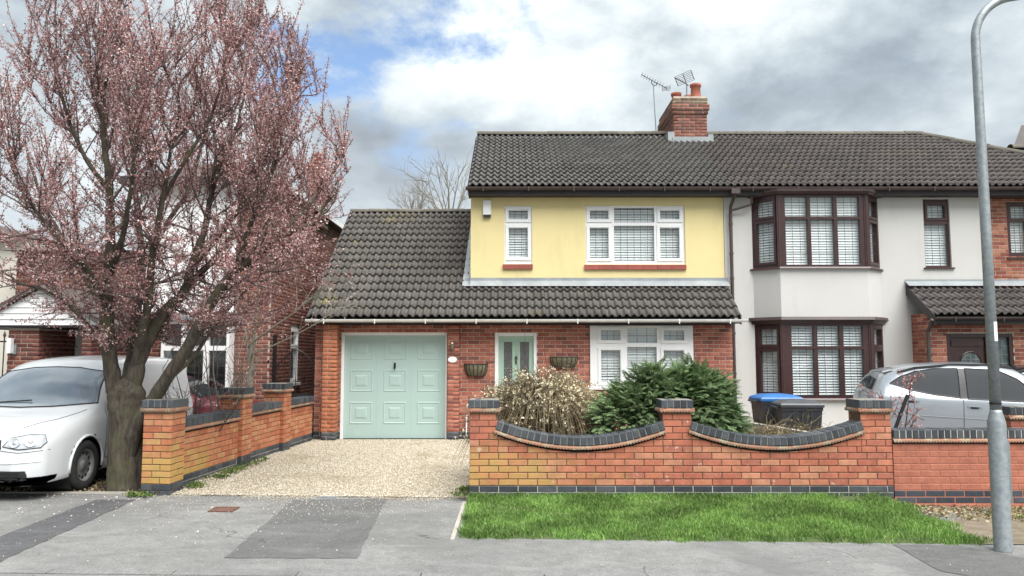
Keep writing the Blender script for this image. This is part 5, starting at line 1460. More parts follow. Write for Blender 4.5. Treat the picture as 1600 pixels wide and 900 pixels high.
# ================================================================== WHEELIE BINS
M['bin'] = pm('bin plastic', (0.030, 0.033, 0.038), (0.022, 0.025, 0.03), 12, 0.45, dirt=((0.10, 0.10, 0.10), 5, 0.6, 0.4))
M['bin_lid'] = pm('grey bin lid', (0.060, 0.064, 0.07), (0.05, 0.053, 0.06), 12, 0.4, dirt=((0.13, 0.13, 0.13), 5, 0.6, 0.4))
M['blue_lid'] = pm('blue bin lid', (0.025, 0.13, 0.36), (0.02, 0.11, 0.31), 8, 0.4, dirt=((0.12, 0.15, 0.2), 6, 0.62, 0.5))
def bin_(x, y, z, rz, lidm, label, w=.48, d=.55, h=.98):
    T_ = Matrix.Translation((x, y, z)) @ Matrix.Rotation(R(rz), 4, 'Z')
    t = thing('wheelie_bin', label, 'bin', (x, y, z), 'wheelie bins by the bay window')
    b0, b1 = .78, 1.0
    def ringv(s, z_): return [(-d / 2 * s, -w / 2 * s, z_), (d / 2 * s, -w / 2 * s, z_), (d / 2 * s, w / 2 * s, z_), (-d / 2 * s, w / 2 * s, z_)]
    lv = [ringv(.76, .05), ringv(.80, .2), ringv(.96, h - .12), ringv(.965, h - .10), ringv(1.0, h - .10), ringv(1.0, h - .05)]
    vs = [p for r_ in lv for p in r_]; fs = [(3, 2, 1, 0)]
    for k in range(len(lv) - 1):
        for c in range(4): fs.append((k * 4 + c, k * 4 + (c + 1) % 4, k * 4 + 4 + (c + 1) % 4, k * 4 + 4 + c))
    MB().add(vs, fs, T_).build('body', M['bin'], t)
    rb = MB()
    for u in (-.12, 0, .12): rb.box(u - .012, u + .012, -w / 2 * .99, -w / 2 * .93, h - .26, h - .10, T_)
    rb.build('ribs', M['bin'], t)
    lv = [ringv(1.05, h - .055), ringv(1.06, h - .02), ringv(1.0, h + .0), ringv(.72, h + .035), ringv(.25, h + .05)]
    vs = [p for r_ in lv for p in r_]; fs = [(3, 2, 1, 0)]
    for k in range(len(lv) - 1):
        for c in range(4): fs.append((k * 4 + c, k * 4 + (c + 1) % 4, k * 4 + 4 + (c + 1) % 4, k * 4 + 4 + c))
    fs.append((16, 17, 18, 19))
    MB().add(vs, fs, T_).build('lid', lidm, t)
    MB().tube([T_ @ Vector((-d / 2 - .05, -w / 2 * .7, h - .06)), T_ @ Vector((-d / 2 - .05, w / 2 * .7, h - .06))], .016, 8).build('handle', M['bin'], t)
    for s_ in (-1, 1):
        MB().lathe([(.02, -.025), (.1, -.025), (.1, .025), (.02, .025)], 16, T_ @ Matrix.Translation((-d / 2 + .05, s_ * w * .42, .1)) @ Matrix.Rotation(R(90), 4, 'X')).build('wheel', M['black'], t)
bg_ = at(1246, 640, 11.0)
bin_(bg_.x, 11.0, -.03, -4, M['bin_lid'], 'dark grey wheelie bin with grey lid in front of the bay window', d=.56, h=.95)
bb_ = at(1212, 632, 11.62)
bin_(bb_.x, 11.62, 0.0, 3, M['blue_lid'], 'dark wheelie bin with a blue lid behind the grey one', d=.60, h=.97)
# low concrete edging between the two front gardens
a, b = at(1168, 646, 12.2), at(1300, 684, 9.6)
MB().add([(3.2, 12.3, -.1), (3.42, 12.3, -.1), (4.05, 9.4, -.1), (3.85, 9.4, -.1), (3.2, 12.3, .62), (3.42, 12.3, .62), (4.05, 9.4, .55), (3.85, 9.4, .55)], [(0, 3, 2, 1), (4, 7, 6, 5), (0, 1, 5, 4), (1, 2, 6, 5), (2, 3, 7, 6), (3, 0, 4, 7)])
low = MB().add([(3.15, 13.0, 0), (3.95, 9.30, 0), (4.05, 9.30, 0), (3.27, 13.0, 0), (3.15, 13.0, .60), (3.95, 9.30, .60), (4.05, 9.30, .60), (3.27, 13.0, .60)], [(0, 1, 5, 4), (1, 2, 6, 5), (2, 3, 7, 6), (3, 0, 4, 7), (4, 5, 6, 7)])
tag(low.build('boundary_kerb', M['concrete']), 'low pale concrete edging between front garden and bins', 'low wall')
# ================================================================== VEHICLES
def herm(xs, ys, xq):
    xs = np.array(xs, float); ys = np.array(ys, float)
    d = np.diff(xs); sl = np.diff(ys, axis=0) / d[:, None]
    m = np.zeros_like(ys); m[0], m[-1] = sl[0], sl[-1]
    for i in range(1, len(xs) - 1):
        a, b = sl[i - 1], sl[i]; w = (a * b > 0)
        m[i] = np.where(w, 2 * a * b / np.where(w, a + b, 1), 0)
    i = np.clip(np.searchsorted(xs, xq) - 1, 0, len(xs) - 2)
    h = d[i]; t = ((xq - xs[i]) / h)[:, None]; h = h[:, None]
    return (2 * t**3 - 3 * t**2 + 1) * ys[i] + (t**3 - 2 * t**2 + t) * h * m[i] + (-2 * t**3 + 3 * t**2) * ys[i + 1] + (t**3 - t**2) * h * m[i + 1]
def loft(stn, nx=90, sub=4):
    xs = [s[0] for s in stn]; K = len(stn[0][1])
    arr = np.array([s[1] for s in stn]).reshape(len(stn), -1)
    xq = np.unique(np.concatenate([np.linspace(xs[0], xs[-1], nx), np.linspace(xs[0], xs[0] + .25, 12), np.linspace(xs[-1] - .25, xs[-1], 12)]))
    S = herm(xs, arr, xq).reshape(len(xq), K, 2)
    kq = np.linspace(0, K - 1, (K - 1) * sub + 1)
    prof = []
    for s in S: prof.append(herm(np.arange(K), s, kq))
    P = np.array(prof)                                   # nx, n, (y,z)
    n = P.shape[1]
    full = np.concatenate([P, (P * [-1, 1])[:, -2::-1]], 1)
    m_ = full.shape[1]
    V = np.concatenate([np.repeat(xq[:, None, None], m_, 1), full], 2).reshape(-1, 3)
    F_ = []
    for i in range(len(xq) - 1):
        for k in range(m_ - 1):
            a = i * m_ + k; F_.append((a, a + m_, a + m_ + 1, a + 1))
    F_.append(tuple(range(m_)))
    F_.append(tuple((len(xq) - 1) * m_ + k for k in range(m_))[::-1])
    return V, F_
def dense(poly, maxlen=.05):
    bm = bmesh.new(); vs = [bm.verts.new((a, b, 0)) for a, b in poly]; bm.faces.new(vs)
    bmesh.ops.triangulate(bm, faces=bm.faces[:])
    for _ in range(6):
        ed = [e for e in bm.edges if e.calc_length() > maxlen]
        if not ed: break
        bmesh.ops.subdivide_edges(bm, edges=ed, cuts=1, use_grid_fill=True)
        bmesh.ops.triangulate(bm, faces=bm.faces[:])
    bm.verts.index_update()
    v = [(p.co.x, p.co.y) for p in bm.verts]; f = [tuple(q.index for q in p.verts) for p in bm.faces]
    bm.free(); return v, f
class Car:
    def __init__(s, root, T, V, F_):
        s.root, s.T = root, T
        s.V, s.F = V, F_
        s.bvh = BVHTree.FromPolygons([tuple(v) for v in V], F_)
        s.VN = np.zeros_like(V); Q = np.array([f for f in F_ if len(f) == 4])
        nn = np.cross(V[Q[:, 2]] - V[Q[:, 0]], V[Q[:, 3]] - V[Q[:, 1]])
        for k in range(4): np.add.at(s.VN, Q[:, k], nn)
        s.VN /= np.linalg.norm(s.VN, axis=1, keepdims=True) + 1e-12
    def hit(s, axis, a, b):
        if axis == 'front': o, d = Vector((-3, a, b)), Vector((1, 0, 0))
        elif axis == 'rear': o, d = Vector((9, a, b)), Vector((-1, 0, 0))
        elif axis == 'near': o, d = Vector((a, 3, b)), Vector((0, -1, 0))
        elif axis == 'off': o, d = Vector((a, -3, b)), Vector((0, 1, 0))
        else: o, d = Vector((a, b, 4)), Vector((0, 0, -1))
        p, n, ix, _ = s.bvh.ray_cast(o, d)
        if p is not None and len(s.F[ix]) == 4:      # smooth normal from the body's corners
            q = s.F[ix]; w = np.array([1 / ((s.V[i] - np.array(p)) ** 2).sum().clip(1e-9) for i in q])
            n = Vector((s.VN[list(q)] * w[:, None]).sum(0)).normalized()
        return p, (n if (n is None or n.dot(d) < 0) else -n), d
    def patch(s, name, axis, poly, mat, off=.006, parent=None, maxlen=.05):
        v, f = dense(poly, maxlen); P = []; ok = []; NN = []
        for a, b in v:
            p, n, d = s.hit(axis, a, b)
            NN.append(tuple((s.T.to_3x3() @ n).normalized()) if p is not None else (0, 0, 1))
            ok.append(p is not None); P.append(tuple(p + n * off) if p else (0, 0, 0))
        f = [q for q in f if all(ok[i] for i in q)]
        if f:      # wind the faces the way the body faces
            q = f[len(f) // 2]; g = (Vector(P[q[1]]) - Vector(P[q[0]])).cross(Vector(P[q[2]]) - Vector(P[q[0]]))
            if (s.T.to_3x3() @ g).dot(Vector(NN[q[0]])) < 0: f = [t_[::-1] for t_ in f]
        ob = MB().add(P, f, s.T).build(name, mat, parent or s.root, smooth=True)
        ob.data.normals_split_custom_set_from_vertices(NN)
        return ob
    def line(s, name, axis, pts, r, mat, parent=None, off=.002):
        q = []
        for (a0, b0), (a1, b1) in zip(pts, pts[1:]):
            k = max(2, int(math.hypot(a1 - a0, b1 - b0) / .04))
            for i in range(k + (1 if (a1, b1) == pts[-1] else 0)):
                p, n, d = s.hit(axis, a0 + (a1 - a0) * i / k, b0 + (b1 - b0) * i / k)
                if p is not None: q.append(s.T @ (p + n * off))
        if len(q) > 1: return MB().tube(q, r, 5).build(name, mat, parent or s.root)
    def body(s, mat, arches=(), name='body'):
        bad = lambda c: any((c[0] - ax) ** 2 + (c[2] - az_) ** 2 < ar * ar and abs(c[1]) > .55 for ax, az_, ar in arches)
        F2 = []
        for f in s.F:
            c = np.mean(s.V[list(f)], 0)
            if not bad(c): F2.append(f)
        b = MB().add(s.V, F2, s.T).build(name, mat, s.root, smooth=True)
        return b
def wheel(car, x, y, r, side, mat_rim, name='wheel', w=.19, steel=True, parent=None):
    T_ = car.T @ Matrix.Translation((x, y, r)) @ Matrix.Rotation(R(90 if side < 0 else -90), 4, 'X')
    rr = r * .64
    ty = MB().lathe([(rr, -w / 2), (r * .93, -w / 2), (r * .985, -w * .38), (r, -w * .2), (r, w * .2), (r * .985, w * .38), (r * .93, w / 2), (rr * 1.03, w / 2), (rr, w * .44), (rr * .97, -w / 2)], 32, T_, cap=False).build(name, M['tyre'], car.root, smooth=True)
    rim = MB().lathe([(rr * 1.0, w * .46), (rr * .95, w * .47), (rr * .90, w * .30), (rr * .80, w * .22), (rr * .62, w * .30), (rr * .34, w * .26), (rr * .30, w * .36), (0.001, w * .36)], 32, T_, cap=False)
    rim = rim.build('rim', mat_rim, ty, smooth=True)
    MB().lathe([(rr * .99, -.02), (.001, -.02)], 24, T_, cap=False).build('brake_disc', M['black'], ty)
    ho = MB()
    for k in range(12 if steel else 5):
        a = 2 * math.pi * k / (12 if steel else 5); rad = rr * .73
        ho.lathe([(rr * .085, w * .20), (rr * .085, w * .245), (.001, w * .245)], 8, T_ @ Matrix.Translation((rad * math.cos(a), rad * math.sin(a), .012)), cap=False)
    ho.build('rim_holes', M['black'], ty)
def car_paint(name, c, rough=.25, metal=0.0):
    return pm(name, c, tuple(x * .96 for x in c), 1.5, rough, coat=.8, metal=metal, dirt=(tuple(x * .72 + .02 for x in c), 3, .60, .35))
M['tyre'] = pm('tyre rubber', (0.020, 0.020, 0.021), (0.032, 0.031, 0.03), 20, 0.85, 0.3, 90)
M['van_white'] = car_paint('white vehicle paint', (0.64, 0.655, 0.665), .3)
M['silver'] = car_paint('silver blue vehicle paint', (0.28, 0.305, 0.335), .3, .3)
M['black_paint'] = car_paint('black vehicle paint', (0.015, 0.016, 0.018), .2)
M['red_paint'] = car_paint('dark red vehicle paint', (0.14, 0.012, 0.022), .25)
M['car_glass'] = pm('tinted car glass', (0.022, 0.026, 0.030), (0.018, 0.022, 0.026), 2, 0.05, spec=0.09)
M['screen_glass'] = pm('windscreen glass', (0.21, 0.25, 0.295), (0.13, 0.165, 0.20), 1.2, 0.03, spec=1.0, coat=1.0)  # pale base colour paints in the sky's reflection on the windscreen
M['trim_black'] = pm('black trim', (0.014, 0.014, 0.015), (0.022, 0.022, 0.022), 12, 0.5)
M['steel_rim'] = pm('steel wheel', (0.26, 0.26, 0.255), (0.18, 0.175, 0.165), 12, 0.5, metal=.3)
M['lamp_chrome'] = pm('lamp reflector', (0.62, 0.64, 0.66), (0.46, 0.48, 0.50), 60, 0.25, metal=.5)
M['lamp_clear'] = pm('headlamp lens', (0.46, 0.49, 0.51), (0.34, 0.37, 0.40), 22, 0.06, coat=1.0)
M['tail_red'] = pm('tail lamp', (0.20, 0.01, 0.012), None, 5, 0.1, coat=1)

# ---- white van, nose towards the road
VT = Matrix.Translation((-6.10, 8.66, -.055)) @ Matrix.Rotation(R(90), 4, 'Z')
lo = [(.75, .17), (.88, .22), (.895, .52)]
van_st = [
    (0.00, [(.30, .24), (.48, .25), (.56, .38), (.56, .48), (.50, .58), (.40, .62), (.20, .64), (0, .64)]),
    (0.05, [(.52, .19), (.68, .22), (.73, .40), (.73, .54), (.67, .65), (.54, .70), (.28, .72), (0, .725)]),
    (0.18, [(.66, .17), (.81, .21), (.835, .44), (.83, .60), (.775, .72), (.64, .78), (.34, .805), (0, .81)]),
    (0.45, [(.72, .17), (.865, .22), (.88, .50), (.868, .67), (.82, .79), (.70, .86), (.36, .89), (0, .895)]),
    (0.90, lo + [(.885, .74), (.845, .87), (.745, .94), (.38, .975), (0, .98)]),
    (1.12, lo + [(.885, .79), (.845, .92), (.765, 1.00), (.40, 1.05), (0, 1.06)]),
    (1.45, lo + [(.885, .82), (.84, .97), (.735, 1.23), (.40, 1.31), (0, 1.33)]),
    (1.75, lo + [(.885, .83), (.84, 1.0), (.70, 1.41), (.40, 1.485), (0, 1.505)]),
    (2.05, lo + [(.885, .84), (.84, 1.02), (.695, 1.52), (.40, 1.58), (0, 1.60)]),
    (2.6, lo + [(.885, .85), (.845, 1.03), (.70, 1.575), (.40, 1.625), (0, 1.645)]),
    (3.6, lo + [(.885, .85), (.845, 1.03), (.70, 1.57), (.40, 1.62), (0, 1.64)]),
    (3.98, lo + [(.88, .85), (.84, 1.02), (.69, 1.53), (.40, 1.58), (0, 1.595)]),
    (4.12, [(.70, .22), (.84, .26), (.86, .52), (.84, .82), (.79, 1.0), (.63, 1.42), (.36, 1.46), (0, 1.47)]),
    (4.18, [(.62, .28), (.76, .32), (.78, .52), (.76, .80), (.70, .96), (.54, 1.28), (.30, 1.32), (0, 1.33)])]
van = thing('van', 'white van parked nose-out on the left drive behind the tree trunk', 'van', (-6.10, 10.7, -.055))
V_, F_ = loft(van_st)
vc = Car(van, VT, V_, F_)
AX = .90
vbody = vc.body(M['van_white'], [(AX, .31, .355), (3.45, .31, .355)])
ws = [(-.80, 1.035), (-.4, 1.005), (0, .995), (.4, 1.005), (.80, 1.035), (.66, 1.42), (.3, 1.475), (0, 1.485), (-.3, 1.475), (-.66, 1.42)]
wsc = vc.patch('windscreen', 'front', ws, M['screen_glass'])
vc.line('seal', 'front', ws + [ws[0]], .010, M['trim_black'], wsc, off=.004)
MB().tube([VT @ (vc.hit('front', .6, 1.03)[0] + Vector((-.02, 0, .01))), VT @ (vc.hit('front', -.05, 1.06)[0] + Vector((-.02, 0, .02)))], .008, 5).build('wiper', M['trim_black'], van)
for s_ in (-1, 1):
    hl = [(s_ * y_, z_) for y_, z_ in ((.435, .625), (.60, .592), (.79, .605), (.815, .66), (.78, .735), (.66, .745), (.50, .715))]
    if s_ > 0: hl = hl[::-1]
    h_ = vc.patch('headlight', 'front', hl, M['lamp_clear'], off=.008, maxlen=.03)
    vc.line('rim', 'front', hl + [hl[0]], .006, M['trim_black'], h_, off=.006)
    for yy_, zz_, rr_ in ((.555, .662, .058), (.70, .670, .064)):
        p_, n_, _ = vc.hit('front', s_ * yy_, zz_)
        if p_:
            q_ = n_.to_track_quat('Z', 'Y').to_matrix().to_4x4()
            MB().lathe([(rr_, 0), (rr_ * .94, .009), (rr_ * .86, .006), (rr_ * .60, .001), (rr_ * .34, .003), (rr_ * .30, .010), (.002, .012)], 20, VT @ Matrix.Translation(p_ + n_ * .008) @ q_).build('reflector', M['lamp_chrome'], h_, smooth=True)
gr_ = vc.patch('grille', 'front', [(-.425, .60), (.425, .60), (.40, .695), (.0, .715), (-.40, .695)], M['trim_black'], off=.006)
for z_ in (.62, .645, .67): vc.line('grille_bar', 'front', [(-.35, z_), (.35, z_)], .007, M['black'], gr_, off=.010)
lg_ = vc.patch('lower_grille', 'front', [(-.66, .245), (.66, .245), (.70, .30), (.68, .355), (.0, .37), (-.68, .355), (-.70, .30)], M['trim_black'], off=.006)
for z_ in (.275, .305, .335): vc.line('grille_bar', 'front', [(-.62, z_), (.62, z_)], .006, M['black'], lg_, off=.010)
vc.patch('bumper_valance', 'front', [(-.84, .19), (.84, .19), (.86, .285), (.74, .262), (.66, .24), (-.66, .24), (-.74, .262), (-.86, .285)], M['trim_black'], off=.007)
vc.line('bumper_seam', 'front', [(-.84, .575), (-.6, .555), (-.4, .585)], .003, M['trim_black']); vc.line('bumper_seam', 'front', [(.84, .575), (.6, .555), (.4, .585)], .003, M['trim_black'])
vc.line('bumper_crease', 'front', [(-.80, .455), (-.5, .44), (0, .437), (.5, .44), (.80, .455)], .006, M['van_white'], off=.002)
for s_ in (-1, 1): vc.line('bonnet_seam', 'top', [(.22, s_ * .52), (.55, s_ * .70), (1.05, s_ * .78)], .004, M['trim_black'], off=.001)
for ax_, s_ in ((AX, -1), (3.45, -1), (AX, 1), (3.45, 1)):
    wheel(vc, ax_, s_ * .79, .305, s_, M['steel_rim'])
    pts = []
    for k in range(17):
        an = math.pi * (-.05 + 1.1 * k / 16); p_, n_, _ = vc.hit('near' if s_ > 0 else 'off', ax_ + .352 * math.cos(an), .31 + .352 * math.sin(an))
        if p_: pts.append(VT @ (p_ + n_ * .004))
    MB().tube(pts, .016, 6).build('wheel_arch', M['van_white'], van, smooth=True)
    MB().lathe([(.35, 0.0), (.35, .45), (.01, .46)], 24, VT @ Matrix.Translation((ax_, s_ * .86, .31)) @ Matrix.Rotation(R(90 * s_), 4, 'X'), cap=False).build('arch_liner', M['black'], van)
for axs in ('off', 'near'):
    vc.patch('side_window', axs, [(1.55, .98), (2.25, 1.0), (2.25, 1.40), (1.98, 1.40), (1.62, 1.12)], M['car_glass'])
    vc.line('door_seam', axs, [(1.35, .95), (1.3, .35), (2.3, .30), (2.32, 1.45)], .003, M['trim_black'])
    vc.patch('door_handle', axs, [(2.05, .86), (2.22, .87), (2.22, .90), (2.05, .89)], M['trim_black'], off=.02)
    vc.line('side_moulding', axs, [(1.35, .50), (2.9, .50)], .012, M['trim_black'], off=.004)
MB().box(-.06, .06, -.99, -.86, .93, 1.06, VT @ Matrix.Translation((1.45, 0, 0))).build('door_mirror', M['trim_black'], van)
MB().box(-.06, .06, .86, .99, .93, 1.06, VT @ Matrix.Translation((1.45, 0, 0))).build('door_mirror', M['trim_black'], van)

# ---- hatchback / crossover shape: silver, black and red cars
lo2 = [(.74, .20), (.90, .24), (.92, .58)]
car_st = [
    (0.00, [(.40, .30), (.58, .32), (.64, .50), (.64, .60), (.58, .70), (.42, .74), (.22, .75), (0, .75)]),
    (0.14, [(.68, .20), (.84, .24), (.865, .54), (.85, .71), (.79, .81), (.61, .85), (.30, .87), (0, .875)]),
    (0.6, lo2 + [(.90, .80), (.84, .90), (.66, .95), (.32, .97), (0, .98)]),
    (1.12, lo2 + [(.905, .86), (.86, .96), (.71, 1.01), (.34, 1.04), (0, 1.05)]),
    (1.5, lo2 + [(.905, .88), (.86, 1.0), (.72, 1.16), (.36, 1.22), (0, 1.23)]),
    (2.0, lo2 + [(.905, .90), (.865, 1.01), (.68, 1.385), (.34, 1.445), (0, 1.455)]),
    (2.6, lo2 + [(.905, .92), (.868, 1.03), (.665, 1.45), (.34, 1.495), (0, 1.505)]),
    (3.3, lo2 + [(.905, .95), (.865, 1.05), (.66, 1.44), (.34, 1.482), (0, 1.49)]),
    (3.85, lo2 + [(.90, .98), (.855, 1.08), (.64, 1.37), (.34, 1.415), (0, 1.425)]),
    (4.15, [(.76, .28), (.88, .32), (.905, .6), (.885, .97), (.83, 1.08), (.62, 1.28), (.33, 1.33), (0, 1.335)]),
    (4.36, [(.72, .36), (.84, .40), (.86, .6), (.84, .94), (.77, 1.01), (.58, 1.08), (.3, 1.11), (0, 1.11)]),
    (4.41, [(.60, .42), (.74, .46), (.77, .6), (.75, .88), (.68, .94), (.50, 1.0), (.26, 1.02), (0, 1.02)])]
def road_car(label, T_, paint, glass, loc, fancy=True):
    root = thing('parked_car', label, 'car', loc)
    V_, F_ = loft(car_st, 80)
    c = Car(root, T_, V_, F_)
    c.body(paint, [(.82, .29, .305), (3.5, .29, .305)])
    for axs in ('near', 'off'):
        qw = [(4.06, 1.20), (3.75, 1.115), (3.35, 1.05), (2.93, 1.01), (2.93, 1.03), (2.90, 1.41), (3.3, 1.405), (3.62, 1.365), (3.87, 1.295)]
        c.patch('rear_side_window', axs, qw, glass, maxlen=.06); c.line('window_trim', axs, qw + [qw[0]], .008, M['trim_black'], off=.006)
        fw_ = [(2.80, .995), (1.62, .955), (1.55, .985), (1.95, 1.27), (2.25, 1.39), (2.78, 1.41)]
        c.patch('front_side_window', axs, fw_, glass, maxlen=.06); c.line('window_trim', axs, fw_ + [fw_[0]], .008, M['trim_black'], off=.006)
        c.patch('door_pillar', axs, [(2.79, 1.0), (2.94, 1.0), (2.91, 1.41), (2.79, 1.41)], M['trim_black'], off=.005)
        c.line('door_seam', axs, [(2.88, .99), (2.92, .30)], .0035, M['trim_black']); c.line('door_seam', axs, [(1.60, .95), (1.52, .3)], .0035, M['trim_black']); c.line('door_seam', axs, [(3.75, 1.04), (3.85, .8), (3.55, .70)], .0035, M['trim_black'])
        for hx_, hz_ in ((2.70, .90), (3.72, .975)):
            c.patch('door_handle', axs, [(hx_ - .12, hz_ - .018), (hx_ + .12, hz_ - .010), (hx_ + .12, hz_ + .022), (hx_ - .12, hz_ + .012)], paint, off=.024, maxlen=.08)
            c.patch('handle_recess', axs, [(hx_ - .05, hz_ - .04), (hx_ + .07, hz_ - .04), (hx_ + .08, hz_ - .008), (hx_ - .06, hz_ - .012)], M['trim_black'], off=.004, maxlen=.08)
        c.line('roof_rail', axs, [(1.95, 1.405), (2.4, 1.452), (3.0, 1.455), (3.6, 1.41), (3.9, 1.345)], .017, M['trim_black'], off=.012)
        c.line('crease', axs, [(.5, .74), (2.0, .70), (3.6, .76)], .006, paint, off=.001)
        c.patch('sill_cladding', axs, [(.4, .235), (4.1, .30), (4.1, .40), (.4, .36)], M['trim_black'], off=.006, maxlen=.2)
        c.patch('tail_lamp', axs, [(4.20, .90), (4.33, .87), (4.335, .97), (4.22, 1.03)], M['tail_red'], off=.008)
        s_ = 1 if axs == 'near' else -1
        mm_ = MB(); mm_.lathe([(.02, -.10), (.075, -.08), (.095, 0), (.08, .09), (.03, .11)], 12, T_ @ Matrix.Translation((1.66, s_ * 1.00, 1.02)) @ Matrix.Rotation(R(90), 4, 'X') @ Matrix.Diagonal((1, .85, 1, 1)))
        mm_.box(1.60, 1.68, min(s_ * .84, s_ * .95), max(s_ * .84, s_ * .95), .965, .995, T_)
        mm_.build('door_mirror', M['trim_black'], root, smooth=True)
        for ax_ in (.82, 3.5):
            wheel(c, ax_, s_ * .80, .285, s_, M['steel_rim'], steel=False)
            MB().lathe([(.30, 0.0), (.30, .45), (.01, .46)], 24, T_ @ Matrix.Translation((ax_, s_ * .87, .29)) @ Matrix.Rotation(R(90 * s_), 4, 'X'), cap=False).build('arch_liner', M['black'], root)
    ws = [(-.74, 1.05), (0, 1.075), (.74, 1.05), (.63, 1.36), (0, 1.43), (-.63, 1.36)]
    c.patch('windscreen', 'front', ws, glass)
    rw = [(.60, 1.10), (.0, 1.13), (-.60, 1.10), (-.50, 1.25), (0, 1.29), (.50, 1.25)]
    c.patch('rear_window', 'rear', rw, glass)
    for s_ in (-1, 1):
        hl = [(s_ * .42, .68), (s_ * .80, .70), (s_ * .82, .76), (s_ * .5, .74)]
        c.patch('headlight', 'front', hl if s_ < 0 else hl[::-1], M['lamp_clear'], off=.008)
    c.patch('grille', 'front', [(-.36, .42), (.36, .42), (.40, .62), (-.40, .62)], M['trim_black'])
    # roof spoiler
    sp_ = MB(); e0 = [T_ @ (c.hit('top', 3.95, y_)[0] + Vector((0, 0, .012))) for y_ in np.linspace(-.55, .55, 9)]; e1 = [p + (T_.to_3x3() @ Vector((.16, 0, -.035))) for p in e0]; e2 = [p + Vector((0, 0, -.03)) for p in e1]
    vs = e0 + e1 + e2; sp_.add(vs, [(i, i + 1, 10 + i, 9 + i) for i in range(8)] + [(9 + i, 10 + i, 19 + i, 18 + i) for i in range(8)])
    sp_.build('spoiler', paint, root)
    return root
def heading_right(xf, yc, z, s=1.0): return Matrix.Translation((xf, yc, z)) @ Matrix.Rotation(R(180), 4, 'Z') @ Matrix.Scale(s, 4)
sx = at(1335, 615, 11.7).x
_yaw = R(-14); _nr = at(1360, 615, 11.95)
_rc = Vector((_nr.x, 11.95, 0)) - Vector((math.sin(_yaw), -math.cos(_yaw), 0)) * .77
_fc = _rc + Vector((math.cos(_yaw), math.sin(_yaw), 0)) * 4.41 * .82
road_car('silver car parked side-on behind the red painted wall', Matrix.Translation((_fc.x, _fc.y, -.13)) @ Matrix.Rotation(R(180) + _yaw, 4, 'Z') @ Matrix.Diagonal((.82, 1, 1.075, 1)), M['silver'], M['car_glass'], (_rc + _fc) / 2)
road_car('black car parked behind the silver car by the porch', heading_right(12.1, 13.85, -.02) @ Matrix.Diagonal((.88, .86, .97, 1)), M['black_paint'], M['car_glass'], (10.2, 13.85, 0))
rx = at(416, 640, 13.3).x
road_car('dark red car glimpsed behind the drive wall and bare shrubs', heading_right(rx, 13.75, -.03, .86), M['red_paint'], M['car_glass'], (rx - 2, 13.75, 0))
# ================================================================== PLANTS
def nrm(v): return v / (np.linalg.norm(v) + 1e-9)
class Wood:
    """collects tapered limbs as one mesh, keeps twig nodes for leaves"""
    def __init__(s): s.V = []; s.F = []; s.k = 0; s.nodes = []
    def limb(s, pts, rad, n):
        pts = np.array(pts, float); m = len(pts)
        d = np.gradient(pts, axis=0); d /= (np.linalg.norm(d, axis=1, keepdims=True) + 1e-9)
        ref = np.array([.3, .9, .1]) if abs(d[0][1]) < .8 else np.array([1., 0, 0])
        x = np.cross(d, ref); x /= (np.linalg.norm(x, axis=1, keepdims=True) + 1e-9); y = np.cross(d, x)
        a = np.arange(n) * 2 * np.pi / n
        ringv = pts[:, None] + (x[:, None] * np.cos(a)[None, :, None] + y[:, None] * np.sin(a)[None, :, None]) * np.array(rad)[:, None, None]
        s.V.append(ringv.reshape(-1, 3))
        i = np.arange(m - 1)[:, None]; k = np.arange(n)[None]
        f = np.stack([i * n + k, i * n + (k + 1) % n, (i + 1) * n + (k + 1) % n, (i + 1) * n + k], -1).reshape(-1, 4) + s.k
        s.F.append(f); s.k += m * n
    def build(s, name, mat, parent):
        return link(name, np_mesh(name, np.concatenate(s.V), np.concatenate(s.F), 4, True), mat, parent)
def wander(p, d, L, seg, wob, up=0.0, grav=0.0):
    pts = [np.array(p, float)]; d = nrm(np.array(d, float))
    for i in range(seg):
        d = nrm(d + rng.normal(0, wob, 3) + np.array([0, 0, up - grav * (i / seg)]))
        pts.append(pts[-1] + d * L / seg)
    return np.array(pts), d
def bark_mat(name, c1, c2, c3):
    m, t, b = new_mat(name); p = pos(t)
    sx_ = t.vmath('MULTIPLY', p, (22, 22, 5))
    n1 = t.noise(sx_, 1.0, 7, 0.65, 0.8)
    c = t.mix(t.step(n1, .3, .7), c1, c2)
    c = t.mix(t.math('MULTIPLY', t.step(t.noise(p, 3.5, 5, .6), .48, .66), .75), c, c3)
    t.put(b.inputs['Base Color'], c); b.inputs['Roughness'].default_value = .9; b.inputs['Specular IOR Level'].default_value = .2
    bn = t.add('ShaderNodeBump'); bn.inputs['Strength'].default_value = 1.0; bn.inputs['Distance'].default_value = .02
    t.l.new(n1, bn.inputs['Height']); t.l.new(bn.outputs[0], b.inputs['Normal'])
    return m
M['bark'] = bark_mat('lichened bark', (0.105, 0.088, 0.068), (0.040, 0.033, 0.027), (0.10, 0.098, 0.055))
M['twig'] = bark_mat('dark twig', (0.13, 0.10, 0.092), (0.08, 0.062, 0.058), (0.15, 0.13, 0.11))
M['pale_twig'] = bark_mat('pale grey twig', (0.30, 0.27, 0.225), (0.20, 0.18, 0.15), (0.20, 0.20, 0.13))
M['far_twig'] = bark_mat('far pale twig', (0.36, 0.33, 0.30), (0.27, 0.25, 0.225), (0.30, 0.28, 0.25))
M['plum_leaf'] = leaf_mat('young plum leaves', [(0.23, 0.092, 0.098), (0.41, 0.205, 0.198), (0.58, 0.375, 0.345)], .45)
M['blossom'] = leaf_mat('fading blossom', [(0.52, 0.32, 0.31), (0.70, 0.53, 0.52), (0.82, 0.72, 0.70)], .4)

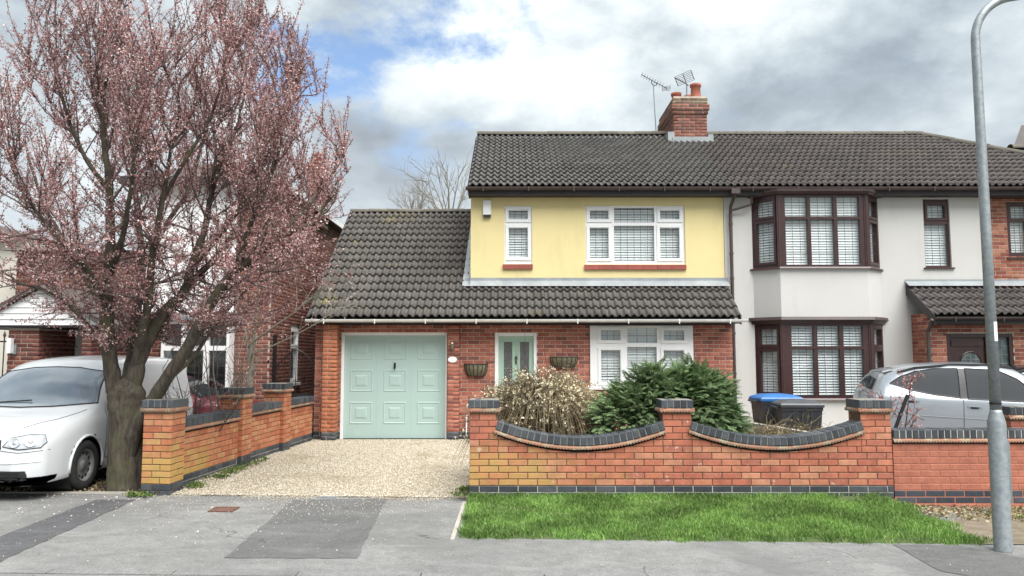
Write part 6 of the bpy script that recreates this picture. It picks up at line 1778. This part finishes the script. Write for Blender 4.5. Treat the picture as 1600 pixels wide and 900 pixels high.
# ---- the blossom tree
TY = 9.56
bt = thing('plum_tree', 'large purple-leaved plum tree in blossom at the left', 'tree', (at(195, 770, TY).x, TY, -.06))
W_ = Wood(); TWG = Wood()
def tp(px, py, dy=0.0):
    a = at(px, py, TY + dy); return np.array(a)
# trunk with flare, knots and an oval section
tr_c = [tp(196, 785), tp(196, 768), tp(196, 745), tp(196, 700), tp(197, 660), tp(198, 632), tp(199, 612), tp(200, 596), tp(200, 588)]
tr_r = [.262, .238, .220, .206, .198, .20, .195, .12, .02]
n = 28; rows_ = []
for j in range(45):
    f_ = j / 44 * (len(tr_c) - 1); i = min(int(f_), len(tr_c) - 2); f_ -= i
    c = tr_c[i] * (1 - f_) + tr_c[i + 1] * f_; r_ = tr_r[i] * (1 - f_) + tr_r[i + 1] * f_
    a = np.arange(n) * 2 * np.pi / n
    rr_ = r_ * (1 + .07 * np.sin(3 * a + j * .05) + .05 * np.sin(5 * a + 1.3 - j * .04) + .035 * np.sin(9 * a + j * .11)) + rng.normal(0, .004, n)
    for (ja, aa, am, ws_) in ((24, 4.75, .06, 5), (27, 4.4, .05, 3), (18, 4.9, .075, 4), (15, 4.6, .06, 3), (21, 5.1, .05, 3), (31, 4.1, .04, 3), (33, 5.3, .05, 3), (12, 4.85, .05, 3)):
        rr_ += am * np.exp(-((j - ja) / ws_ * 1.6) ** 2) * np.exp(-(((a - aa + np.pi) % (2 * np.pi) - np.pi) / .17) ** 2)
    rows_.append(np.stack([c[0] + rr_ * np.cos(a), c[1] + rr_ * .9 * np.sin(a), np.full(n, c[2])], 1))
W_.V.append(np.concatenate(rows_)); i = np.arange(44)[:, None]; k = np.arange(n)[None]
W_.F.append(np.stack([i * n + k, i * n + (k + 1) % n, (i + 1) * n + (k + 1) % n, (i + 1) * n + k], -1).reshape(-1, 4)); W_.k = 45 * n
LIMBS = [  # (px,py,depth offset) points, start radius, end radius
    ([(190, 660, 0), (184, 622, -.02), (176, 590, -.05), (169, 525, -.12), (168, 462, -.2), (176, 380, -.3), (172, 300, -.35), (160, 215, -.4)], .135, .035),
    ([(200, 712, -.06), (210, 676, -.10), (228, 640, -.14), (253, 601, -.2), (295, 538, -.3), (329, 475, -.35), (371, 420, -.4), (408, 392, -.4), (440, 362, -.4), (490, 338, -.35)], .115, .030),
    ([(200, 665, 0), (207, 615, 0), (219, 559, .05), (236, 525, .1), (262, 487, .15), (291, 458, .2), (306, 410, .2), (330, 340, .25), (340, 270, .3)], .125, .030),
    ([(196, 610, .1), (206, 560, .3), (212, 500, .5), (222, 420, .7), (214, 330, .9), (205, 240, 1.0)], .10, .028),
    ([(212, 575, .02), (222, 520, -.1), (232, 470, -.2), (238, 400, -.35), (250, 320, -.5), (262, 230, -.6)], .075, .022),
    ([(172, 520, -.1), (155, 470, .1), (128, 420, .3), (100, 370, .5), (70, 310, .7), (50, 240, .8)], .060, .018),
    ([(170, 480, -.2), (140, 430, -.5), (110, 395, -.7), (70, 350, -.9), (30, 300, -1.0)], .052, .016),
    ([(262, 487, .15), (300, 440, .5), (345, 390, .8), (380, 330, 1.1), (400, 260, 1.3)], .062, .018),
    ([(306, 410, .2), (350, 360, 0), (392, 300, -.1), (420, 240, -.1)], .045, .015),
    ([(371, 420, -.4), (392, 350, -.6), (418, 290, -.7), (440, 225, -.8)], .045, .015),
    ([(222, 420, .7), (260, 350, 1.1), (300, 280, 1.4), (320, 200, 1.5)], .048, .015),
    ([(168, 440, -.2), (190, 370, -.7), (200, 300, -1.0), (210, 220, -1.2)], .050, .015),
    ([(172, 300, -.35), (130, 240, -.4), (105, 170, -.4), (95, 110, -.4)], .035, .012),
    ([(160, 545, -.1), (135, 505, -.3), (105, 475, -.5), (70, 452, -.6), (30, 440, -.6), (0, 420, -.6)], .030, .010),
    ([(440, 362, -.4), (475, 330, -.1), (505, 290, .1), (530, 250, .1)], .026, .010),
    ([(253, 601, -.2), (300, 560, .4), (330, 520, .8), (370, 470, 1.1), (430, 430, 1.2)], .035, .010),
    ([(250, 320, -.5), (290, 250, -.6), (330, 180, -.6), (350, 120, -.6)], .030, .010),
    ([(340, 270, .3), (370, 200, .3), (385, 140, .3)], .028, .010),
    ([(205, 240, 1.0), (215, 160, 1.0), (230, 90, 1.0)], .028, .010),
    ([(160, 215, -.4), (165, 140, -.4), (180, 70, -.4)], .033, .010)]
def smooth_path(P, m):
    P = np.array(P); t_ = np.arange(len(P)); return herm(t_, P, np.linspace(0, len(P) - 1, m))
cen = tp(255, 300)
ZLOW, XLOW = tp(100, 405)[2], tp(165, 400)[0]
def inside(p):
    # crown envelope: wide in the middle, open at the top
    X0_ = tp(262, 300)[0]; dx_ = (p[0] - X0_); dy_ = (p[1] - TY) / 2.3
    z = p[2]
    if z < ZLOW and p[0] < XLOW and rng.uniform() < .45: return False      # thin low down on the left
    zmid = tp(262, 330)[2]
    wr_ = 2.35 if dx_ > 0 else 2.55
    if z > zmid: hz_ = (z - zmid) / 3.35
    else: hz_ = (zmid - z) / 1.75
    return (dx_ / wr_) ** 2 + dy_ ** 2 + hz_ ** (2 if z > zmid else 5) < 1.0
twigs = []
def spawn_twig(p, d, L, r0):
    seg = max(4, int(L / .11))
    pts, d2 = wander(p, d, L, seg, .11, up=.06)
    TWG.limb(pts, np.linspace(r0, .0022, len(pts)), 4 if r0 > .006 else 3)
    twigs.append((pts, d2)); return pts
sec = 0
for pts, r0, r1 in LIMBS:
    P = smooth_path([tp(*q) for q in pts], max(10, 5 * len(pts)))
    P += np.cumsum(rng.normal(0, .006, P.shape), 0) * np.linspace(0, 1, len(P))[:, None]
    r_ = np.linspace(r0 * .9, r1 * .9, len(P)) * (1 + .06 * np.sin(np.arange(len(P)) * 1.7) + rng.normal(0, .03, len(P))); W_.limb(P, r_, 10)
    # extend the end
    dd_ = nrm(P[-1] - P[-3])
    ext, _ = wander(P[-1], dd_ + np.array([0, 0, .5]), rng.uniform(.8, 1.5), 9, .1, .1)
    ke = 1 + sum(1 for q in ext[1:] if inside(q)); ext = ext[:max(3, ke)]
    W_.limb(ext, np.linspace(r1 * .9, .004, len(ext)), 6); twigs.append((ext, dd_))
    Pall = np.concatenate([P, ext[1:]]); N_ = len(Pall)
    L_ = np.sum(np.linalg.norm(np.diff(Pall, axis=0), axis=1))
    nb = int(L_ * 8.0)
    for q in range(nb):
        f_ = rng.uniform(.18, 1.0); i = min(int(f_ * (N_ - 1)), N_ - 2)
        p = Pall[i]; t_ = nrm(Pall[i + 1] - Pall[i])
        if p[2] < 1.6: continue
        ang = rng.uniform(0, 6.28); o = np.cross(t_, [np.cos(ang), np.sin(ang), .3]); o = nrm(o)
        hor = np.array([p[0] - cen[0], (p[1] - TY), 0]); hor = hor / (np.linalg.norm(hor) + .6)
        low_ = p[2] < 3.1
        d = nrm(t_ * (.1 if low_ else .35) + o * .75 + np.array([0, 0, -.05 if low_ else .38]) + hor * (.8 if low_ else .45))
        Lb = rng.uniform(.5, 1.25)
        bp, bd = wander(p, d, Lb, 8, .12, up=.0 if low_ else .07)
        if not inside(bp[-1]):
            bp, bd = wander(p, d, Lb * .45, 6, .12, up=.12)
            if not inside(bp[-1]): continue
        TWG.limb(bp, np.linspace(max(.007, min(.016, r1 * .7)), .004, len(bp)), 5); sec += 1
        twigs.append((bp[3:], bd))
        for w2 in range(rng.integers(6, 10)):
            j = rng.integers(1, len(bp)); a2 = rng.uniform(0, 6.28)
            tw_d = nrm(np.array([np.cos(a2) * .62, np.sin(a2) * .62, rng.uniform(-.25, .9) if low_ else rng.uniform(.25, 1.25)]) + bd * .35)
            Lt = rng.uniform(.22, .62)
            if inside(bp[j] + tw_d * Lt * .9): spawn_twig(bp[j], tw_d, Lt, .0055)
        # water shoots: upright whips at the top
        if bp[-1][2] > 3.2 and rng.uniform() < .55:
            spawn_twig(bp[-2], nrm(np.array([rng.normal(0, .16), rng.normal(0, .16), 1.0])), rng.uniform(.5, 1.05), .006)
# low hanging sprays on the left and under the big limb
for px, py, dy in ((60, 470, -.6), (90, 480, -.5), (30, 455, -.6), (110, 500, -.45), (130, 520, -.4), (100, 440, -.7), (20, 430, -.7), (150, 530, -.35)):
    for _ in range(3):
        spawn_twig(tp(px + rng.uniform(-25, 25), py + rng.uniform(-22, 12), dy), nrm(rng.normal(0, 1, 3) * [.8, .8, .3] + [-.5, 0, .1]), rng.uniform(.25, .5), .005)
W_.build('trunk', M['bark'], bt)
TWG.build('twigs', M['twig'], bt)
LP, LD, BP = [], [], []
for pts, d in twigs:
    L_ = np.linalg.norm(pts[-1] - pts[0]); m_ = max(2, int(L_ / .058))
    ts = np.linspace(.08, 1, m_) * (len(pts) - 1); i = np.minimum(ts.astype(int), len(pts) - 2); f_ = (ts - i)[:, None]
    q = pts[i] * (1 - f_) + pts[i + 1] * f_
    kk = rng.integers(4, 9, m_)
    for p_, k_ in zip(q, kk):
        LP.append(p_ + rng.normal(0, .013, (k_, 3)))
        if rng.uniform() < .80: BP.append(p_ + rng.normal(0, .020, (rng.integers(2, 5), 3)))
LP = np.concatenate(LP); BP = np.concatenate(BP)
print('plum: twigs', len(twigs), 'leaves', len(LP), 'blossoms', len(BP))
D_ = rng.normal(0, 1, LP.shape) + np.array([0, 0, .5])
V_, F_ = quads(LP, .025, aspect=.6, dirs=D_)
cr_ = link('crown', np_mesh('crown', V_, F_, 4), M['plum_leaf'], bt)
V_, F_ = quads(BP, .020, aspect=.95)
link('blossom', np_mesh('blossom', V_, F_, 4), M['blossom'], cr_)
# petals under the tree and on the roofs' gravel
n = 900
xx = rng.normal(-4.3, 1.7, n); yy = rng.normal(9.6, 1.1, n)
ok = (yy > 6.3) & (yy < 12.5) & ~((xx > -.5) & (yy > 7.2))
xx, yy = xx[ok], yy[ok]
zz = np.where(yy > 9.3, -.045, zp(xx) + .006) + .008
V_, F_ = quads(np.stack([xx, yy, zz], 1), .016, aspect=.9, dirs=rng.normal(0, 1, (len(xx), 3)) * [1, 1, .08])
link('fallen_petals', np_mesh('fallen_petals', V_, F_, 4), M['petal'], kind='stuff')

# ---- bare shrubs and saplings
def bare_plant(name, label, cat, base, stems, mat, leafmat=None, leafp=0.0, leafsize=.03, group=None):
    """stems: (direction, length, radius, children, childlength)"""
    t = thing(name, label, cat, base, group); wd_ = Wood(); nodes = []
    for d, L, r, nc, cl, *up_ in stems:
        pts, dd = wander(np.array(base) + np.array([0, 0, up_[0] if up_ else 0.0]), d, L, 12, .06 if r < .05 else .02, .02)
        wd_.limb(pts, np.linspace(r, r * .25, len(pts)), 6); nodes += list(pts[6:])
        for _ in range(nc):
            j = rng.integers(4, len(pts)); a = rng.uniform(0, 6.28)
            d2 = nrm(nrm(pts[j] - pts[j - 1]) * .6 + np.array([math.cos(a) * .7, math.sin(a) * .7, rng.uniform(-.1, .6)]))
            p2, _ = wander(pts[j], d2, cl * rng.uniform(.5, 1.1), 7, .1, .03)
            wd_.limb(p2, np.linspace(max(.004, r * .3), .0025, len(p2)), 4); nodes += list(p2[2:])
            for _ in range(3):
                k2 = rng.integers(2, len(p2)); p3, _ = wander(p2[k2], nrm(d2 + rng.normal(0, .6, 3)), cl * rng.uniform(.2, .45), 5, .1, .03)
                wd_.limb(p3, np.linspace(.0035, .002, len(p3)), 3); nodes += list(p3[1:])
    wd_.build('branches', mat, t)
    if leafmat:
        C = np.array([q for q in nodes if rng.uniform() < leafp]); C = np.concatenate([C + rng.normal(0, .012, C.shape) for _ in range(3)])
        V, F2 = quads(C, leafsize, aspect=.6); link('buds', np_mesh('buds', V, F2, 4), leafmat, t, kind='stuff')
    return t
g0 = lambda px, py, Y: np.array(at(px, py, Y))
b0 = g0(296, 655, 10.6); b0[2] = 0
bare_plant('bare_shrub', 'bare dark shrub behind the nearest drive wall pier', 'shrub', b0, [((rng.normal(0, .35), rng.normal(0, .25), 1), rng.uniform(.9, 1.6), .017, 6, .5) for _ in range(8)], M['twig'], M['plum_leaf'], .10)
b0 = g0(352, 640, 11.4); b0[2] = 0
bare_plant('bare_shrub', 'pale twiggy shrub behind the middle drive wall pier', 'shrub', b0, [((rng.normal(-.05, .2), rng.normal(0, .2), 1), rng.uniform(1.3, 2.4), .020, 6, .6) for _ in range(6)], M['pale_twig'])
b0 = g0(398, 640, 12.6); b0[0] -= .12; b0[2] = 0
bare_plant('young_tree', 'slim young tree with pale trunk between the drive wall and the brick house', 'tree', b0,
           [((.01, 0, 1), 2.4, .070, 5, .6), ((.30, -.05, .9), 1.9, .028, 9, .9, 1.55), ((.85, -.25, .55), 2.0, .020, 11, 1.0, 1.75), ((-.15, 0, 1), 1.6, .026, 6, .7, 1.5), ((.8, .05, .25), 1.7, .016, 10, .9, 1.6)], M['pale_twig'], M['blossom'], .16)
b0 = g0(1412, 700, 9.6); b0[2] = 0
bare_plant('sapling', 'spindly budding sapling behind the right wall pier', 'sapling', b0, [((-.02, 0, 1), 1.46, .012, 9, .32), ((-.35, .1, 1), 1.2, .008, 7, .3), ((.18, 0, 1), 1.1, .008, 5, .25)], M['twig'], M['plum_leaf'], .33, .03)
sk = MB(); a, b_ = at(1398, 672, 9.45), at(1418, 617, 9.45)
d_ = (b_ - a); a2 = a - d_ * .75
tag(sk.tube([a2, b_], .022, 8).build('stake', M['black']), 'black leaning stake beside the sapling', 'stake')
# far bare trees above the roofs
for px, py, Yd, h_, lab in ((692, 345, 33, 5.2, 'bare winter tree far behind the garage roof ridge'), (655, 345, 38, 3.6, 'smaller bare tree just left of it behind the garage roof')):
    b0 = np.array(at(px, py, Yd)); zb0 = b0[2]; 
    b0[2] = 0.0
    top = h_
    t = thing('bare_tree', lab, 'tree', b0, 'bare trees behind the house'); wd_ = Wood()
    tk, _ = wander(b0, (0, 0, 1), zb0 - .2, 8, .02); wd_.limb(tk, np.linspace(.28, .16, len(tk)), 7); wd_.build('trunk', M['bark'], t)
    wd_ = Wood()
    for _ in range(11):
        d = nrm(np.array([rng.normal(0, .62), rng.normal(0, .4), 1.0])); p1, _ = wander(tk[-1], d, rng.uniform(.45, .62) * h_ * .75, 9, .06, .04); wd_.limb(p1, np.linspace(.045, .010, len(p1)), 4)
        for _ in range(5):
            j = rng.integers(3, 10); p2, _ = wander(p1[j], nrm(d + rng.normal(0, .45, 3)), rng.uniform(.6, 1.3), 6, .08, .04); wd_.limb(p2, np.linspace(.018, .006, len(p2)), 3)
            for _ in range(3):
                j2 = rng.integers(2, 7); p3, _ = wander(p2[j2], nrm(d + rng.normal(0, .6, 3)), rng.uniform(.3, .7), 4, .08); wd_.limb(p3, np.linspace(.009, .004, len(p3)), 3)
    wd_.build('crown', M['far_twig'], t)

# ---- dry arching shrub with cream flower heads
M['dry_stem'] = leaf_mat('dry stems', [(0.085, 0.062, 0.036), (0.17, 0.13, 0.075), (0.29, 0.23, 0.145)], 0, .85, .25)
M['cream_flower'] = leaf_mat('dried cream flowers', [(0.50, 0.43, 0.25), (0.66, 0.59, 0.40), (0.78, 0.73, 0.56)], .2)
sx0 = at(852, 640, 10.15)
ds = thing('shrub', 'dry arching shrub with cream flower heads behind the front wall', 'shrub', (sx0.x, 10.15, 0))
wd_ = Wood(); FP = []
for _ in range(2000):
    a = rng.uniform(0, 6.28); rr_ = rng.uniform(.15, 1.0) ** .7
    tipx, tipy = 1.0 * rr_ * math.cos(a) * (1.18 if math.cos(a) < 0 else 1.0), .75 * rr_ * math.sin(a)
    topz = 1.42 * math.sqrt(max(.0, 1 - .60 * rr_ ** 2)) * rng.uniform(.84, 1.03)
    if tipx < -.45: topz *= .93
    b0 = np.array([sx0.x + rng.normal(0, .14), 10.15 + rng.normal(0, .12), 0.0])
    t_ = np.linspace(0, 1, 9)[:, None]
    tip = np.array([sx0.x + tipx, 10.15 + tipy, topz])
    hang = rng.uniform() < .55
    droop = rng.uniform(.0, .15)
    tip[2] = rng.uniform(.30, 1.0) * (1.05 - .25 * rr_) if hang else topz
    ctrl = np.array([sx0.x + tipx * .42, 10.15 + tipy * .42, (2.30 - .55 * rr_) * rng.uniform(.86, 1.03) if hang else topz * 1.1])
    P = (1 - t_) ** 2 * b0 + 2 * t_ * (1 - t_) * ctrl + t_ ** 2 * tip
    P[:, 2] -= (t_[:, 0] ** 4) * droop * .8
    P += np.cumsum(rng.normal(0, .017, P.shape), 0)
    wd_.limb(P, np.linspace(.0045, .0022, len(P)), 3)
    for j in (5, 6, 7, 8):
        if rng.uniform() < .30 * (1 if P[j][2] > .95 else .45): FP.append(P[j] + rng.normal(0, .008, (rng.integers(4, 8), 3)) * [1.3, 1.3, 1.3])
for px, py0, py1 in ((818, 500, 590), (850, 508, 590), (871, 505, 590), (806, 545, 600), (897, 558, 600)):   # long whips
    p0, p1 = np.array(at(px + 8, py1, 10.2)), np.array(at(px, py0, 10.2))
    P = smooth_path([p0, (p0 + p1) / 2 + rng.normal(0, .02, 3), p1], 10); wd_.limb(P, np.linspace(.004, .002, 10), 3)
wd_.build('stems', M['dry_stem'], ds)
C = np.concatenate(FP); V_, F_ = quads(C, .024, aspect=.9)
link('flower_heads', np_mesh('flower_heads', V_, F_, 4), M['cream_flower'], ds)
n = 5200; a = rng.uniform(0, 6.28, n); e_ = rng.uniform(-.1, 1.0, n); q_ = np.sqrt(np.clip(1 - e_ ** 2, 0, 1)) * rng.uniform(.8, 1.02, n)
C = np.stack([sx0.x + .98 * q_ * np.cos(a), 10.15 + .72 * q_ * np.sin(a), .35 + .98 * e_ * rng.uniform(.85, 1.03, n)], 1)
V_, F_ = quads(C, .05, aspect=.12); link('fine_twigs', np_mesh('fine_twigs', V_, F_, 4), M['dry_stem'], ds)

# ---- low twiggy plant at the right end of the bed
lt = at(1222, 668, 9.75)
tw = thing('shrub', 'low tangle of dry straw-coloured twigs in front of the bins', 'shrub', (lt.x, 9.9, 0)); wd_ = Wood()
for _ in range(420):
    b0 = np.array([lt.x + rng.uniform(-.75, .62), 9.95 + rng.uniform(-.45, .7), .40]); a = rng.uniform(0, 6.28)
    P, _ = wander(b0, (math.cos(a) * .8, math.sin(a) * .8, rng.uniform(.2, 1.0)), rng.uniform(.3, .62), 7, .28, .05, .35); wd_.limb(P, np.linspace(.0055, .0022, len(P)), 3)
wd_.build('twigs', M['dry_stem'], tw)
M['olive_leaf'] = leaf_mat('straw leaves', [(0.10, 0.085, 0.03), (0.22, 0.17, 0.07), (0.30, 0.25, 0.12)], .2)
n = 5200
C = np.stack([lt.x + rng.uniform(-.8, .65, n), 9.95 + rng.uniform(-.5, .8, n), .36 + np.abs(rng.normal(0, .13, n))], 1)
V_, F_ = quads(C, .035, aspect=.35); link('leaves', np_mesh('leaves', V_, F_, 4), M['olive_leaf'], tw)

# ---- evergreen conifers: many drooping sprays
def frond_template():
    V, F2 = [], []; k = 0
    def blade(p, d, L, w_):
        nonlocal k
        d = nrm(np.array(d)); s = nrm(np.cross(d, [0, 0, 1])); p = np.array(p)
        m_ = p + d * L * .5 + np.array([0, 0, -L * .02]); e_ = p + d * L + np.array([0, 0, -L * .22])
        V.extend([p, m_ + s * w_, e_, m_ - s * w_]); F2.append((k, k + 1, k + 2, k + 3)); k += 4
    N_ = 9
    for i in range(N_):
        x = .06 + .9 * i / N_; z = -.34 * x * x
        blade((x - .06, 0, -.34 * (x - .06) ** 2), (1, 0, -.6 * x), .14, .020)
        if i < N_ - 1:
            for s_ in (-1, 1):
                L = .40 * (1 - .72 * x) * (1.0 if i % 2 else .82)
                a = np.array([x, 0, z]); dd_ = np.array([.78, s_ * .72, -.30 - .3 * x])
                blade(a, dd_, L, .030)
                if L > .2: blade(a + nrm(dd_) * L * .45, np.array([.95, s_ * .28, -.35]), L * .5, .022); blade(a + nrm(dd_) * L * .40, np.array([.3, s_ * 1.0, -.4]), L * .42, .020)
    return np.array(V), np.array(F2)
FT_V, FT_F = frond_template()
def fronds(P, D, size):
    n = len(P); D = D / (np.linalg.norm(D, axis=1, keepdims=True) + 1e-9)
    up = np.array([0, 0, 1.0]) + rng.normal(0, .28, (n, 3)); s = np.cross(up, D); s /= (np.linalg.norm(s, axis=1, keepdims=True) + 1e-9); u = np.cross(D, s)
    sc = size * rng.uniform(.7, 1.3, n)
    V = (FT_V[None, :, 0:1] * D[:, None] + FT_V[None, :, 1:2] * s[:, None] + FT_V[None, :, 2:3] * u[:, None]) * sc[:, None, None] + P[:, None]
    F2 = (FT_F[None] + (np.arange(n) * len(FT_V))[:, None, None]).reshape(-1, 4)
    return V.reshape(-1, 3), F2
def conifer(label, cx, cy, lobes, n, mat, size=.26):
    t = thing('conifer_bush', label, 'bush', (cx, cy, 0), 'conifers behind the front wall')
    P, D = [], []
    for lx, ly, lz, rx_, ry_, rz_, wt in lobes:
        m_ = int(n * wt); d = rng.normal(0, 1, (m_, 3)); d /= np.linalg.norm(d, axis=1, keepdims=True); d[:, 1] -= .25
        rad = rng.uniform(.45, 1.0, m_) ** .55
        lump = 1 + .13 * np.sin(d[:, 0] * 7 + lx * 5) * np.cos(d[:, 2] * 6 + ly) + .08 * np.sin(d[:, 1] * 13)
        p = np.array([lx, ly, lz]) + d * np.array([rx_, ry_, rz_]) * (rad * lump)[:, None] * .86
        P.append(p); D.append(d * [1, 1, .6] + np.array([0, 0, .10]) + rng.normal(0, .25, (m_, 3)))
    P, D = np.concatenate(P), np.concatenate(D); ok = (P[:, 2] > .12) & ~((P[:, 1] < 9.42) & (P[:, 2] < np.where((P[:, 0] > 1.7) & (P[:, 0] < 2.15), .95, .74))) & (P[:, 1] > 9.12)
    V, F2 = fronds(P[ok], D[ok], size)
    link('foliage', np_mesh('foliage', V, F2, 4), mat, t)
    wd_ = Wood()
    for _ in range(12):
        l_ = lobes[rng.integers(0, len(lobes))]; pts, _ = wander((cx + rng.normal(0, .06), cy + rng.normal(0, .06), 0), (l_[0] - cx + rng.normal(0, .3), l_[1] - cy + rng.normal(0, .2), l_[2] + .3), (l_[2] + .05) * .8, 8, .05)
        wd_.limb(pts, np.linspace(.03, .008, len(pts)), 5)
    wd_.build('stems', M['bark'], t)
M['conifer'] = leaf_mat('conifer green', [(0.066, 0.115, 0.052), (0.15, 0.225, 0.098), (0.30, 0.385, 0.185)], .25, .55, .3)
M['conifer_dk'] = leaf_mat('dark conifer green', [(0.048, 0.090, 0.040), (0.105, 0.172, 0.072), (0.21, 0.29, 0.13)], .25, .55, .3)
c1, c2 = at(1010, 620, 9.9), at(1088, 620, 9.95)
conifer('pale green spreading conifer next to the dry shrub', c1.x, 9.9, [(c1.x - .12, 9.86, .66, .64, .62, .66, .30), (c1.x + .34, 9.88, .78, .50, .58, .68, .24), (c1.x + .05, 9.95, 1.0, .46, .42, .46, .16), (c1.x + .10, 9.9, 1.25, .2, .2, .26, .05), (c1.x - .36, 9.8, .55, .42, .5, .56, .13), (c1.x + .62, 9.80, .82, .38, .45, .62, .14)], 5200, M['conifer'], .165)
conifer('darker green conifer beside the bins', c2.x, 9.95, [(c2.x + .0, 9.95, .74, .58, .58, .74, .5), (c2.x - .08, 10.0, 1.08, .40, .38, .42, .2), (c2.x + .22, 9.85, .55, .32, .45, .50, .2), (c2.x + .16, 9.95, 1.0, .3, .3, .42, .12)], 4400, M['conifer_dk'], .165)

# ---- grass verge
VR = [(-.46, 7.28), (4.32, 7.20), (4.40, 7.4), (4.34, 8.0), (4.26, 8.7), (4.30, 9.04), (-.50, 9.04)]
def vz(x, y): return zp(x) + np.clip((y - 7.24) / .12, 0, 1) * .022 - .006 + (y - 7.2) / 1.85 * (-.035 - zp(x) - .012)
M['turf'] = pm('turf soil', (0.050, 0.085, 0.022), (0.075, 0.09, 0.03), 8, 0.95, 0.6, 50)
vb = MB()
for i in range(20):
    for j in range(8):
        x0, x1 = -.48 + 4.82 * i / 20, -.48 + 4.82 * (i + 1) / 20; y0, y1 = 7.24 + 1.80 * j / 8, 7.24 + 1.80 * (j + 1) / 8
        vb.add([(x0, y0, vz(x0, y0)), (x1, y0, vz(x1, y0)), (x1, y1, vz(x1, y1)), (x0, y1, vz(x0, y1))], [(0, 1, 2, 3)])
vb.build('verge', M['turf'], kind='structure')
MB().box(-.565, -.525, 7.18, 9.0, -.2, zp(-.5) + .012).build('verge_edging', M['concrete'], kind='structure')
n = 90000
xx = rng.uniform(-.54, 4.62, n); yy = rng.uniform(7.18, 9.04, n)
clump = np.sin(xx * 7.3 + np.sin(yy * 5) * 2) * np.cos(yy * 6.1 + xx * 2) * .5 + .5
edge = np.minimum.reduce([(yy - 7.22 - .05 * np.sin(xx * 5.1) * np.sin(xx * 2.3 + 1) - .035 * np.sin(xx * 23)) / .10, (4.42 + .10 * np.sin(yy * 9) + np.clip(7.7 - yy, 0, 1) * .4 - xx) / .25, (xx + .52) / .07])
bare = np.clip(np.sin(xx * 2.1 + 4 + np.sin(yy * 3.1)) * np.sin(yy * 4.3 + xx * 1.3) - .55, 0, 1) * 1.1
thin = bare + np.exp(-((xx - 3.85) / .22) ** 2 - ((yy - 8.92) / .14) ** 2)
ok = (rng.uniform(0, 1, n) < np.clip(edge, 0, 1) * (.75 + .25 * clump)) & (rng.uniform(0, 1, n) > thin * 1.2)
xx, yy, clump = xx[ok], yy[ok], clump[ok]; n = len(xx)
wall_t = np.exp(-(9.04 - yy) / .12)
h_ = (.020 + .022 * rng.uniform(0, 1, n) * (.5 + clump) + .02 * wall_t) * rng.uniform(.7, 1.3, n)
zz = vz(xx, yy) - .004
a = rng.uniform(0, 6.28, n); wv = .0035 * rng.uniform(.7, 1.4, n); ln = h_ * rng.uniform(.2, .9, n); la = rng.uniform(0, 6.28, n)
B = np.stack([xx, yy, zz], 1)
sd_ = np.stack([np.cos(a) * wv, np.sin(a) * wv, 0 * a], 1)
mid = B + np.stack([np.cos(la) * ln * .35, np.sin(la) * ln * .35, h_ * .6], 1); tipp = B + np.stack([np.cos(la) * ln, np.sin(la) * ln, h_], 1)
V_ = np.stack([B - sd_, B + sd_, mid + sd_ * .7, tipp, mid - sd_ * .7], 1).reshape(-1, 3)
M['grass'] = leaf_mat('grass', [(0.085, 0.195, 0.030), (0.16, 0.30, 0.062), (0.30, 0.40, 0.14)], .25, .5, .38)
link('grass', np_mesh('grass', V_, np.arange(n * 5).reshape(-1, 5), 5), M['grass'], kind='stuff')
# weeds at the foot of the walls and on the dirt strip
def tufts(name, spots, mat, size, label=None):
    C = []
    for x, y, z, r, k in spots: C.append(np.stack([x + rng.normal(0, r, k), y + rng.normal(0, r * .7, k), np.full(k, z) + np.abs(rng.normal(0, .015, k))], 1))
    C = np.concatenate(C); d = rng.normal(0, 1, C.shape) * [.7, .7, .4] + [0, 0, .7]
    V, F2 = quads(C, size, aspect=.5, dirs=d); return link(name, np_mesh(name, V, F2, 4), mat, kind='stuff')
M['weed'] = leaf_mat('weeds', [(0.045, 0.09, 0.02), (0.10, 0.16, 0.04), (0.22, 0.24, 0.08)], .2)
sp_ = [(at(225, 768, 9.2).x + rng.normal(0, .1), 9.12 + rng.normal(0, .05), -.05, .05, 40) for _ in range(8)]
for i in range(34):
    s_ = rng.uniform(.2, 2.9); o_ = wpt(s_, abs(rng.normal(0, .09)) + .03); sp_.append((o_.x, o_.y, gz(o_.x, o_.y), .045, int(55 * math.exp(-s_ / 2.2))))
for i in range(10): sp_.append((-.55 + rng.normal(0, .05), 9.15 + rng.uniform(-.1, .5), -.05, .05, 35))
for i in range(60): sp_.append((rng.uniform(4.5, 9), rng.uniform(8.3, 8.98), zp(5) - .02, .09, 26))
tufts('weeds', sp_, M['weed'], .035)
M['dead_leaf'] = leaf_mat('dead leaves', [(0.16, 0.11, 0.05), (0.30, 0.23, 0.12), (0.42, 0.36, 0.24)], .1)
n = 3200; xx = rng.uniform(4.2, 9, n); yy = 9.02 - np.abs(rng.normal(0, .35, n)); yy = np.where(yy < 7.9, 8.5, yy)
V_, F_ = quads(np.stack([xx, yy, zp(xx) + .02 + (yy - 7.3) * .0], 1), .034, aspect=.7, dirs=rng.normal(0, 1, (n, 3)) * [1, 1, .25]); link('leaf_litter', np_mesh('leaf_litter', V_, F_, 4), M['dead_leaf'], kind='stuff')
n = 1500; xx = rng.uniform(-6.6, -4.45, n); yy = rng.uniform(9.32, 10.3, n)
V_, F_ = quads(np.stack([xx, yy, np.full(n, -.04)], 1), .032, aspect=.7, dirs=rng.normal(0, 1, (n, 3)) * [1, 1, .3]); link('leaf_litter', np_mesh('leaf_litter', V_, F_, 4), M['dead_leaf'], kind='stuff')
